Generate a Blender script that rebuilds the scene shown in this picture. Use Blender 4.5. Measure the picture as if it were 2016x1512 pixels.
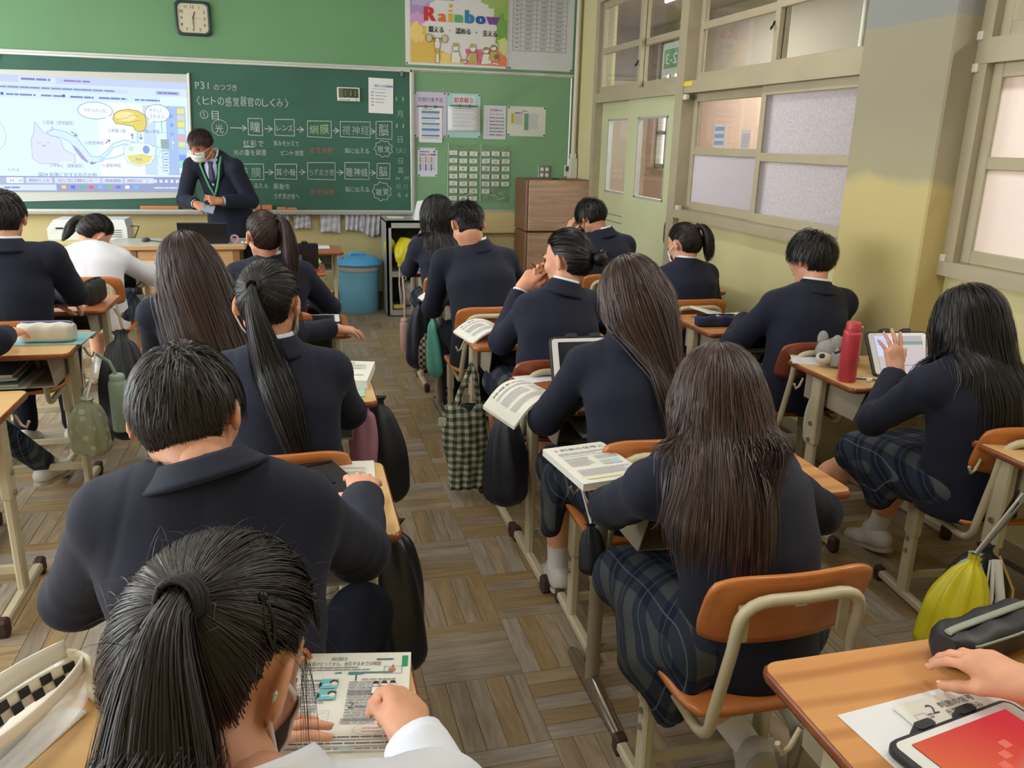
import bpy, bmesh, math, random
import numpy as np
from mathutils import Matrix, Vector

for _o in list(bpy.data.objects):
    bpy.data.objects.remove(_o, do_unlink=True)
SC = bpy.context.scene
COL = SC.collection
random.seed(7)
RNG = np.random.default_rng(7)
PI = math.pi

# ------------------------------------------------------------------ camera
F_PX = 1620.0
CAM_H = 1.5532
YAW, PITCH, ROLL = 0.25761, 0.28629, 0.02470
def _cam_axes():
    cy, sy = math.cos(YAW), math.sin(YAW)
    f = np.array([sy, cy, 0.]); r = np.array([cy, -sy, 0.]); u = np.array([0., 0., 1.])
    cp, sp = math.cos(PITCH), math.sin(PITCH)
    f2 = f * cp - u * sp; u2 = u * cp + f * sp
    cr, sr = math.cos(ROLL), math.sin(ROLL)
    return r * cr + u2 * sr, u2 * cr - r * sr, f2
_r, _u, _f = _cam_axes()
cam_d = bpy.data.cameras.new('camera')
cam_d.sensor_fit = 'HORIZONTAL'; cam_d.sensor_width = 36.0
cam_d.lens = F_PX / 2016.0 * 36.0
cam_d.clip_start = 0.05; cam_d.clip_end = 200
cam = bpy.data.objects.new('camera', cam_d)
COL.objects.link(cam)
cam.matrix_world = Matrix(((_r[0], _u[0], -_f[0], 0), (_r[1], _u[1], -_f[1], 0), (_r[2], _u[2], -_f[2], CAM_H), (0, 0, 0, 1)))
SC.camera = cam

# ------------------------------------------------------------------ light and exposure
SC.view_settings.view_transform = 'Standard'
SC.view_settings.look = 'None'
SC.view_settings.gamma = 1.0
SC.view_settings.use_curve_mapping = False
SC.view_settings.exposure = 0.30
SC.cycles.use_denoising = True
SC.cycles.max_bounces = 8
SC.cycles.diffuse_bounces = 4
SC.cycles.glossy_bounces = 4
SC.cycles.transmission_bounces = 6
SC.cycles.transparent_max_bounces = 12
SC.cycles.caustics_reflective = False
SC.cycles.caustics_refractive = False
SC.cycles.sample_clamp_indirect = 4.0

W = bpy.data.worlds.new('overcast_sky'); SC.world = W
W.use_nodes = True
_nt = W.node_tree; _nt.nodes.clear()
_o = _nt.nodes.new('ShaderNodeOutputWorld'); _b = _nt.nodes.new('ShaderNodeBackground')
_g = _nt.nodes.new('ShaderNodeTexCoord'); _s = _nt.nodes.new('ShaderNodeSeparateXYZ'); _rmp = _nt.nodes.new('ShaderNodeValToRGB')
_nt.links.new(_g.outputs['Generated'], _s.inputs[0]); _nt.links.new(_s.outputs['Z'], _rmp.inputs[0])
_rmp.color_ramp.elements[0].position = 0.0; _rmp.color_ramp.elements[0].color = (0.62, 0.66, 0.70, 1)
_rmp.color_ramp.elements[1].position = 0.6; _rmp.color_ramp.elements[1].color = (0.85, 0.92, 1.0, 1)
_nt.links.new(_rmp.outputs[0], _b.inputs[0]); _b.inputs[1].default_value = 3.2
_nt.links.new(_b.outputs[0], _o.inputs[0])

def area_light(name, loc, rot, sx, sy, power, color=(1, 1, 1)):
    d = bpy.data.lights.new(name, 'AREA'); d.shape = 'RECTANGLE'; d.size = sx; d.size_y = sy
    d.energy = power; d.color = color
    o = bpy.data.objects.new(name, d); o.location = loc; o.rotation_euler = rot
    COL.objects.link(o); return o
# daylight arriving through the window band of the left wall and through the corridor windows
area_light('window_daylight', (-4.55, 3.4, 1.75), (0, math.radians(-90), 0), 1.7, 8.4, 230, (0.93, 0.97, 1.0))
area_light('corridor_daylight', (5.2, 6.1, 2.1), (0, math.radians(90), 0), 1.6, 1.45, 90, (0.95, 0.98, 1.0))

# ------------------------------------------------------------------ small maths
def lin(c):
    c = c / 255.0
    return c / 12.92 if c <= 0.04045 else ((c + 0.055) / 1.055) ** 2.4
def S(r, g, b): return (lin(r), lin(g), lin(b), 1.0)
def V(*a): return np.array(a, float)
def nrm(v):
    v = np.asarray(v, float); n = np.linalg.norm(v); return v / n if n > 1e-12 else v
def rotz(a):
    c, s = math.cos(a), math.sin(a); return np.array([[c, -s, 0], [s, c, 0], [0, 0, 1.]])
def rotx(a):
    c, s = math.cos(a), math.sin(a); return np.array([[1., 0, 0], [0, c, -s], [0, s, c]])
def roty(a):
    c, s = math.cos(a), math.sin(a); return np.array([[c, 0, s], [0, 1., 0], [-s, 0, c]])
def euler(yaw=0, pitch=0, roll=0):
    """columns = right, forward, up. yaw>0 turns left, pitch>0 looks down, roll>0 tips to the right"""
    r = math.radians
    return rotz(r(yaw)) @ rotx(-r(pitch)) @ roty(r(roll))

# ------------------------------------------------------------------ materials
MATS = {}
def _new(name):
    m = bpy.data.materials.new(name); m.use_nodes = True
    nt = m.node_tree; b = nt.nodes['Principled BSDF']
    return m, nt, b
def N(nt, t, **k):
    n = nt.nodes.new(t)
    for a, v in k.items(): setattr(n, a, v)
    return n
def pmat(name, col, rough=0.5, metal=0.0, spec=0.5, var=0.06, scale=8.0, bump=0.0, bscale=200.0, coords='Object', stretch=(1, 1, 1), emit=0.0, sheen=0.0, coat=0.0, objvar=0.0):
    """principled surface with a faint noise variation of colour and roughness, optional fine bump"""
    if name in MATS: return MATS[name]
    m, nt, b = _new(name)
    tc = N(nt, 'ShaderNodeTexCoord'); mp = N(nt, 'ShaderNodeMapping'); mp.inputs['Scale'].default_value = stretch
    nt.links.new(tc.outputs[coords], mp.inputs[0])
    no = N(nt, 'ShaderNodeTexNoise'); no.inputs['Scale'].default_value = scale; no.inputs['Detail'].default_value = 4
    nt.links.new(mp.outputs[0], no.inputs['Vector'])
    mx = N(nt, 'ShaderNodeMix', data_type='RGBA')
    a = tuple(max(0, c * (1 - var * 2)) for c in col[:3]) + (1,); z = tuple(min(1, c * (1 + var * 2)) for c in col[:3]) + (1,)
    mx.inputs['A'].default_value = a; mx.inputs['B'].default_value = z
    nt.links.new(no.outputs['Fac'], mx.inputs['Factor'])
    out = mx.outputs['Result']
    if objvar:
        oi = N(nt, 'ShaderNodeObjectInfo'); hs = N(nt, 'ShaderNodeHueSaturation')
        mr = N(nt, 'ShaderNodeMapRange'); mr.inputs['To Min'].default_value = 1 - objvar; mr.inputs['To Max'].default_value = 1 + objvar
        nt.links.new(oi.outputs['Random'], mr.inputs['Value']); nt.links.new(mr.outputs[0], hs.inputs['Value'])
        nt.links.new(out, hs.inputs['Color']); out = hs.outputs['Color']
    nt.links.new(out, b.inputs['Base Color'])
    b.inputs['Roughness'].default_value = rough; b.inputs['Metallic'].default_value = metal
    b.inputs['Specular IOR Level'].default_value = spec
    if sheen:
        b.inputs['Sheen Weight'].default_value = sheen; b.inputs['Sheen Roughness'].default_value = 0.5
    if coat: b.inputs['Coat Weight'].default_value = coat; b.inputs['Coat Roughness'].default_value = 0.15
    if emit:
        nt.links.new(out, b.inputs['Emission Color']); b.inputs['Emission Strength'].default_value = emit
    if bump:
        n2 = N(nt, 'ShaderNodeTexNoise'); n2.inputs['Scale'].default_value = bscale; n2.inputs['Detail'].default_value = 3
        nt.links.new(mp.outputs[0], n2.inputs['Vector'])
        bp = N(nt, 'ShaderNodeBump'); bp.inputs['Strength'].default_value = bump; bp.inputs['Distance'].default_value = 0.002
        nt.links.new(n2.outputs['Fac'], bp.inputs['Height']); nt.links.new(bp.outputs[0], b.inputs['Normal'])
    MATS[name] = m
    return m
def wood(name, c1, c2, rough=0.35, grain=(1, 12, 12), scale=3.0, dist=2.0, bands=0.0, objvar=0.0, attr=None, bump=0.05):
    """wood: stretched noise grain (along X by default), optional broad bands"""
    if name in MATS: return MATS[name]
    m, nt, b = _new(name)
    tc = N(nt, 'ShaderNodeTexCoord'); mp = N(nt, 'ShaderNodeMapping'); mp.inputs['Scale'].default_value = grain
    nt.links.new(tc.outputs['Object'], mp.inputs[0])
    if objvar or attr:
        add = N(nt, 'ShaderNodeVectorMath', operation='ADD'); cb = N(nt, 'ShaderNodeCombineXYZ')
        if attr:
            src = N(nt, 'ShaderNodeAttribute', attribute_name=attr).outputs['Fac']
        else:
            src = N(nt, 'ShaderNodeObjectInfo').outputs['Random']
        ml = N(nt, 'ShaderNodeMath', operation='MULTIPLY'); ml.inputs[1].default_value = 37.0
        nt.links.new(src, ml.inputs[0]); nt.links.new(ml.outputs[0], cb.inputs[0]); nt.links.new(ml.outputs[0], cb.inputs[1])
        nt.links.new(mp.outputs[0], add.inputs[0]); nt.links.new(cb.outputs[0], add.inputs[1]); vec = add.outputs[0]
    else: vec = mp.outputs[0]
    no = N(nt, 'ShaderNodeTexNoise'); no.inputs['Scale'].default_value = scale; no.inputs['Detail'].default_value = 6
    no.inputs['Distortion'].default_value = dist; nt.links.new(vec, no.inputs['Vector'])
    rp = N(nt, 'ShaderNodeValToRGB'); e = rp.color_ramp.elements
    e[0].position = 0.30; e[0].color = c1; e[1].position = 0.70; e[1].color = c2
    nt.links.new(no.outputs['Fac'], rp.inputs[0]); out = rp.outputs[0]
    if bands:
        wv = N(nt, 'ShaderNodeTexWave', wave_type='BANDS', bands_direction='Y'); wv.inputs['Scale'].default_value = bands
        wv.inputs['Distortion'].default_value = 2.5; wv.inputs['Detail'].default_value = 2; wv.inputs['Detail Scale'].default_value = 1.2
        mp2 = N(nt, 'ShaderNodeMapping'); mp2.inputs['Scale'].default_value = (0.25, 1, 1)
        nt.links.new(tc.outputs['Object'], mp2.inputs[0]); nt.links.new(mp2.outputs[0], wv.inputs['Vector'])
        mx = N(nt, 'ShaderNodeMix', data_type='RGBA', blend_type='MULTIPLY'); mx.inputs['B'].default_value = (0.62, 0.5, 0.42, 1)
        mr = N(nt, 'ShaderNodeMapRange'); mr.inputs['From Min'].default_value = 0.55; mr.inputs['To Max'].default_value = 0.6
        nt.links.new(wv.outputs['Fac'], mr.inputs['Value']); nt.links.new(mr.outputs[0], mx.inputs['Factor'])
        nt.links.new(out, mx.inputs['A']); out = mx.outputs['Result']
    if objvar:
        s2 = src
        hs = N(nt, 'ShaderNodeHueSaturation'); mr = N(nt, 'ShaderNodeMapRange')
        mr.inputs['To Min'].default_value = 1 - objvar; mr.inputs['To Max'].default_value = 1 + objvar
        nt.links.new(s2, mr.inputs['Value']); nt.links.new(mr.outputs[0], hs.inputs['Value'])
        fr = N(nt, 'ShaderNodeMath', operation='MULTIPLY'); fr.inputs[1].default_value = 7.31
        f2 = N(nt, 'ShaderNodeMath', operation='FRACT'); nt.links.new(s2, fr.inputs[0]); nt.links.new(fr.outputs[0], f2.inputs[0])
        m3 = N(nt, 'ShaderNodeMapRange'); m3.inputs['To Min'].default_value = 0.55; m3.inputs['To Max'].default_value = 1.25
        nt.links.new(f2.outputs[0], m3.inputs['Value']); nt.links.new(m3.outputs[0], hs.inputs['Saturation'])
        nt.links.new(out, hs.inputs['Color']); out = hs.outputs['Color']
    nt.links.new(out, b.inputs['Base Color']); b.inputs['Roughness'].default_value = rough
    if bump:
        bp = N(nt, 'ShaderNodeBump'); bp.inputs['Strength'].default_value = bump; bp.inputs['Distance'].default_value = 0.002
        nt.links.new(no.outputs['Fac'], bp.inputs['Height']); nt.links.new(bp.outputs[0], b.inputs['Normal'])
    MATS[name] = m
    return m
def printed(name, emit=0.0, rough=0.7, noise=0.0):
    """flat print: colour comes from the 'col' attribute of the printed shapes"""
    if name in MATS: return MATS[name]
    m, nt, b = _new(name)
    at = N(nt, 'ShaderNodeAttribute', attribute_name='col')
    out = at.outputs['Color']
    if noise:
        tc = N(nt, 'ShaderNodeTexCoord'); no = N(nt, 'ShaderNodeTexNoise'); no.inputs['Scale'].default_value = 260.0; no.inputs['Detail'].default_value = 2
        nt.links.new(tc.outputs['Object'], no.inputs['Vector'])
        mr = N(nt, 'ShaderNodeMapRange'); mr.inputs['From Min'].default_value = 0.35; mr.inputs['From Max'].default_value = 0.6
        mr.inputs['To Min'].default_value = 1 - noise; mr.inputs['To Max'].default_value = 1.0
        nt.links.new(no.outputs['Fac'], mr.inputs['Value'])
        mx = N(nt, 'ShaderNodeMix', data_type='RGBA', blend_type='MULTIPLY'); mx.inputs['Factor'].default_value = 1
        cb = N(nt, 'ShaderNodeCombineXYZ')
        for i in range(3): nt.links.new(mr.outputs[0], cb.inputs[i])
        nt.links.new(out, mx.inputs['A']); nt.links.new(cb.outputs[0], mx.inputs['B']); out = mx.outputs['Result']
    nt.links.new(out, b.inputs['Base Color'])
    b.inputs['Roughness'].default_value = rough
    if emit:
        b.inputs['Base Color'].default_value = (0.02, 0.02, 0.02, 1)
        for l in list(b.inputs['Base Color'].links): nt.links.remove(l)
        nt.links.new(out, b.inputs['Emission Color']); b.inputs['Emission Strength'].default_value = emit
        b.inputs['Specular IOR Level'].default_value = 0.2
    MATS[name] = m
    return m
def clear_glass(name, tint=(0.95, 0.97, 0.96, 1), refl=0.05):
    m, nt, b = _new(name); nt.nodes.remove(b)
    o = nt.nodes['Material Output']; t = N(nt, 'ShaderNodeBsdfTransparent'); g = N(nt, 'ShaderNodeBsdfGlossy'); mx = N(nt, 'ShaderNodeMixShader')
    t.inputs[0].default_value = tint; g.inputs['Roughness'].default_value = 0.02
    fr = N(nt, 'ShaderNodeLayerWeight'); fr.inputs[0].default_value = .5
    pw = N(nt, 'ShaderNodeMath', operation='POWER'); pw.inputs[1].default_value = 4.0; nt.links.new(fr.outputs['Facing'], pw.inputs[0])
    ad = N(nt, 'ShaderNodeMath', operation='MULTIPLY_ADD'); ad.inputs[1].default_value = .5; ad.inputs[2].default_value = refl; nt.links.new(pw.outputs[0], ad.inputs[0])
    nt.links.new(ad.outputs[0], mx.inputs[0]); nt.links.new(t.outputs[0], mx.inputs[1]); nt.links.new(g.outputs[0], mx.inputs[2])
    nt.links.new(mx.outputs[0], o.inputs[0]); MATS[name] = m; return m
def frosted_glass(name, scale=220.0, strength=0.6, tint=(0.93, 0.92, 0.94, 1), clear=0.0):
    m, nt, b = _new(name)
    b.inputs['Base Color'].default_value = tint; b.inputs['Transmission Weight'].default_value = 0.0; b.inputs['Roughness'].default_value = 0.35
    o = nt.nodes['Material Output']; tr = N(nt, 'ShaderNodeBsdfTranslucent'); tr.inputs[0].default_value = tint
    mx = N(nt, 'ShaderNodeMixShader'); mx.inputs[0].default_value = 0.82
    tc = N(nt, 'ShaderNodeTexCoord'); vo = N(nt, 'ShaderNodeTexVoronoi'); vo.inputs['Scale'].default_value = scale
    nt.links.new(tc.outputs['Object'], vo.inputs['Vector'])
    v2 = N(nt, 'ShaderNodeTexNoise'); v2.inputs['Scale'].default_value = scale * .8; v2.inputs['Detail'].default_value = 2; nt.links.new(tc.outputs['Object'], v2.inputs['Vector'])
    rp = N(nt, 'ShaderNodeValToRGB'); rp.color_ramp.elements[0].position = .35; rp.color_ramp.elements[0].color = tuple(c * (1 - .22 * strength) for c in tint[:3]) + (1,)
    rp.color_ramp.elements[1].position = .65; rp.color_ramp.elements[1].color = tuple(min(1, c * (1 + .18 * strength)) for c in tint[:3]) + (1,); nt.links.new(v2.outputs['Fac'], rp.inputs[0]); nt.links.new(rp.outputs[0], tr.inputs[0])  # mottled tint paints the sparkle of the frosted pane into its colour
    bp = N(nt, 'ShaderNodeBump'); bp.inputs['Strength'].default_value = strength; bp.inputs['Distance'].default_value = 0.004
    nt.links.new(vo.outputs['Distance'], bp.inputs['Height'])
    nt.links.new(bp.outputs[0], b.inputs['Normal']); nt.links.new(bp.outputs[0], tr.inputs['Normal'])
    nt.links.new(b.outputs[0], mx.inputs[1]); nt.links.new(tr.outputs[0], mx.inputs[2]); out = mx.outputs[0]
    if clear:
        tp = N(nt, 'ShaderNodeBsdfTransparent'); m2 = N(nt, 'ShaderNodeMixShader'); m2.inputs[0].default_value = clear
        nt.links.new(out, m2.inputs[1]); nt.links.new(tp.outputs[0], m2.inputs[2]); out = m2.outputs[0]
    nt.links.new(out, o.inputs[0])
    MATS[name] = m; return m
def emitter(name, col, strength):
    m, nt, b = _new(name); b.inputs['Base Color'].default_value = col
    b.inputs['Emission Color'].default_value = col; b.inputs['Emission Strength'].default_value = strength
    MATS[name] = m; return m

# ------------------------------------------------------------------ mesh builder
class MB:
    def __init__(s): s.v = []; s.f = []; s.mi = []; s.c = []; s.m = 0; s.col = None; s.n = 0; s.sm = []; s.smooth = True
    def add(s, verts, faces, smooth=None):
        verts = np.asarray(verts, float).reshape(-1, 3); b = s.n
        s.v.append(verts); s.n += len(verts)
        for f in faces: s.f.append([b + i for i in f])
        s.mi += [s.m] * len(faces); s.sm += [s.smooth if smooth is None else smooth] * len(faces)
        s.c += [s.col if s.col is not None else (1, 1, 1, 1)] * len(verts)
        return s
    def box(s, c, d, R=None, bev=0.0):
        c = np.asarray(c, float); h = np.asarray(d, float) / 2; R = np.eye(3) if R is None else R
        if bev <= 0:
            P = np.array([(x, y, z) for x in (-1, 1) for y in (-1, 1) for z in (-1, 1)], float) * h
            F = [(0, 1, 3, 2), (4, 6, 7, 5), (0, 4, 5, 1), (2, 3, 7, 6), (0, 2, 6, 4), (1, 5, 7, 3)]
            return s.add(P @ R.T + c, F, False)
        bev = min(bev, h.min() * 0.98)
        P = []; idx = {}
        for x in (-1, 1):
            for y in (-1, 1):
                for z in (-1, 1):
                    sg = np.array((x, y, z), float)
                    for a in range(3):
                        q = sg * (h - bev); q[a] = sg[a] * h[a]; idx[(x, y, z, a)] = len(P); P.append(q)
        F = []
        for a in range(3):
            o = [i for i in range(3) if i != a]
            for sgn in (-1, 1):
                q = []
                for (p1, p2) in ((-1, -1), (1, -1), (1, 1), (-1, 1)):
                    k = [0, 0, 0]; k[a] = sgn; k[o[0]] = p1; k[o[1]] = p2; q.append(idx[(*k, a)])
                if (sgn > 0) == (a == 1): q = q[::-1]
                F.append(q)
            for p1 in (-1, 1):
                for p2 in (-1, 1):
                    e = []
                    for t in (-1, 1):
                        k = [0, 0, 0]; k[a] = t; k[o[0]] = p1; k[o[1]] = p2
                        e.append((idx[(*k, o[0])], idx[(*k, o[1])]))
                    q = [e[0][0], e[1][0], e[1][1], e[0][1]]
                    if (p1 * p2 < 0) == (a == 1): q = q[::-1]
                    F.append(q)
        for x in (-1, 1):
            for y in (-1, 1):
                for z in (-1, 1):
                    q = [idx[(x, y, z, a)] for a in range(3)]
                    if x * y * z < 0: q = q[::-1]
                    F.append(q)
        P = np.array(P)
        fl = []
        for q in F:
            a, b2, c2 = P[q[0]], P[q[1]], P[q[2]]
            nn = np.cross(b2 - a, c2 - a); ce = P[q].mean(0)
            fl.append(q if nn @ ce > 0 else q[::-1])
        return s.add(P @ R.T + c, fl, False)
    def loft(s, rings, closed=True, cap0=True, cap1=True, loop=False, smooth=True):
        rings = [np.asarray(r, float) for r in rings]; n = len(rings[0]); m = len(rings); F = []
        for i in range(m if loop else m - 1):
            j = (i + 1) % m
            for k in range(n if closed else n - 1):
                l = (k + 1) % n; F.append((i * n + k, i * n + l, j * n + l, j * n + k))
        s.add(np.concatenate(rings), F, smooth)
        if not loop and closed:
            if cap0: s.add(rings[0], [list(range(n))[::-1]], False)
            if cap1: s.add(rings[-1], [list(range(n))], False)
        return s
    def tube(s, pts, r, n=10, caps=True, loop=False, sx=1.0, up=None, square=False):
        P = [np.asarray(p, float) for p in pts]; m = len(P)
        rr = r if hasattr(r, '__len__') else [r] * m
        T = []
        for i in range(m):
            if loop: t = P[(i + 1) % m] - P[i - 1]
            else: t = P[min(i + 1, m - 1)] - P[max(i - 1, 0)]
            T.append(nrm(t))
        u = np.asarray(up if up is not None else ((0, 0, 1.) if abs(T[0][2]) < 0.9 else (0, 1., 0)), float)
        rings = []
        for i in range(m):
            u = u - T[i] * (u @ T[i]); u = nrm(u); w = np.cross(T[i], u)
            if square:
                a = [(-1, -1), (1, -1), (1, 1), (-1, 1)]
                rings.append([P[i] + rr[i] * (x * sx * w + y * u) for x, y in a])
            else:
                rings.append([P[i] + rr[i] * (math.cos(2 * PI * k / n) * sx * w + math.sin(2 * PI * k / n) * u) for k in range(n)])
        return s.loft(rings, True, caps, caps, loop, smooth=not square)
    def lathe(s, prof, n=24, c=(0, 0, 0), R=None, sx=1.0, sy=1.0, cap=True):
        R = np.eye(3) if R is None else R; c = np.asarray(c, float)
        rings = [np.array([(r * sx * math.cos(2 * PI * k / n), r * sy * math.sin(2 * PI * k / n), z) for k in range(n)]) @ R.T + c for r, z in prof]
        return s.loft(rings, True, cap, cap)
    def prism(s, poly, z0, z1, R=None, c=(0, 0, 0), smooth=False):
        R = np.eye(3) if R is None else R; c = np.asarray(c, float); n = len(poly)
        a = np.array([(x, y, z0) for x, y in poly]) @ R.T + c; b = np.array([(x, y, z1) for x, y in poly]) @ R.T + c
        F = [(k, (k + 1) % n, n + (k + 1) % n, n + k) for k in range(n)]
        s.add(np.concatenate([a, b]), F, smooth)
        s.add(a, [list(range(n))[::-1]], False); s.add(b, [list(range(n))], False)
        return s
    def grid(s, fn, nu, nv, smooth=True, flip=False):
        P = [fn(i / nu, j / nv) for j in range(nv + 1) for i in range(nu + 1)]
        F = []
        for j in range(nv):
            for i in range(nu):
                a = j * (nu + 1) + i; q = (a, a + 1, a + nu + 2, a + nu + 1); F.append(q[::-1] if flip else q)
        return s.add(P, F, smooth)
    def slab(s, fn, nu, nv, th, smooth=True):
        """sheet fn(u,v)->xyz given thickness th along its normals"""
        P = np.array([[fn(i / nu, j / nv) for i in range(nu + 1)] for j in range(nv + 1)], float)
        du = np.gradient(P, axis=1); dv = np.gradient(P, axis=0); nn = np.cross(du, dv)
        nn /= np.linalg.norm(nn, axis=2, keepdims=True) + 1e-12
        A = (P + nn * th / 2).reshape(-1, 3); B = (P - nn * th / 2).reshape(-1, 3); k = nu + 1; M = len(A); F = []
        for j in range(nv):
            for i in range(nu):
                a = j * k + i; F.append((a, a + 1, a + k + 1, a + k)); F.append((M + a, M + a + k, M + a + k + 1, M + a + 1))
        for i in range(nu):
            F.append((i + 1, i, M + i, M + i + 1)); a = nv * k + i; F.append((a, a + 1, M + a + 1, M + a))
        for j in range(nv):
            a = j * k; F.append((a, a + k, M + a + k, M + a)); a = j * k + nu; F.append((a + k, a, M + a, M + a + k))
        return s.add(np.concatenate([A, B]), F, smooth)
    def ball(s, c, r, n=16, m=10, R=None):
        r = np.array([r] * 3 if not hasattr(r, '__len__') else r, float); R = np.eye(3) if R is None else R
        rings = []
        for j in range(m + 1):
            t = PI * (0.02 + 0.96 * j / m) - PI / 2
            rings.append(np.array([(math.cos(t) * math.cos(2 * PI * k / n), math.cos(t) * math.sin(2 * PI * k / n), math.sin(t)) for k in range(n)]) * r @ R.T + np.asarray(c, float))
        return s.loft(rings)
    def mesh(s, name, mats):
        me = bpy.data.meshes.new(name)
        v = np.concatenate(s.v) if s.v else np.zeros((0, 3))
        me.from_pydata(v.tolist(), [], s.f)
        mats = mats if isinstance(mats, (list, tuple)) else [mats]
        for m in mats: me.materials.append(m)
        me.polygons.foreach_set('material_index', s.mi); me.polygons.foreach_set('use_smooth', s.sm)
        if s.col is not None:
            a = me.attributes.new('col', 'FLOAT_COLOR', 'POINT'); a.data.foreach_set('color', np.array(s.c, np.float32).ravel())
        me.update()
        return me

def link(name, me, parent=None, loc=None, rz=0.0):
    o = bpy.data.objects.new(name, me); COL.objects.link(o)
    if loc is not None: o.location = loc
    if rz: o.rotation_euler = (0, 0, rz)
    if parent is not None: o.parent = parent
    return o
def obj(name, mb, mats, parent=None, loc=None, rz=0.0, label=None):
    o = link(name, mb.mesh(name, mats), parent, loc, rz)
    if label: o['label'] = label
    return o
def tag(o, label, cat, group=None, kind=None):
    o['label'] = label; o['category'] = cat
    if group: o['group'] = group
    if kind: o['kind'] = kind
    return o
def thing(name, label, cat, loc=(0, 0, 0), rz=0.0, group=None):
    o = bpy.data.objects.new(name, None); COL.objects.link(o); o.empty_display_size = 0.05
    o.location = loc; o.rotation_euler = (0, 0, rz)
    return tag(o, label, cat, group)
def struct(name, mb, mats, parent=None):
    o = obj(name, mb, mats, parent)
    if parent is None: o['kind'] = 'structure'
    return o
def sgroup(name):
    o = bpy.data.objects.new(name, None); COL.objects.link(o); o['kind'] = 'structure'; return o
def dup(root, loc, rz=0.0, label=None, group=None):
    r = root.copy(); COL.objects.link(r); r.location = loc; r.rotation_euler = (0, 0, rz)
    if label: r['label'] = label
    if group: r['group'] = group
    for ch in list(root.children):
        c = ch.copy(); COL.objects.link(c); c.parent = r
        for g in list(ch.children):
            d = g.copy(); COL.objects.link(d); d.parent = c
    return r

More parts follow.
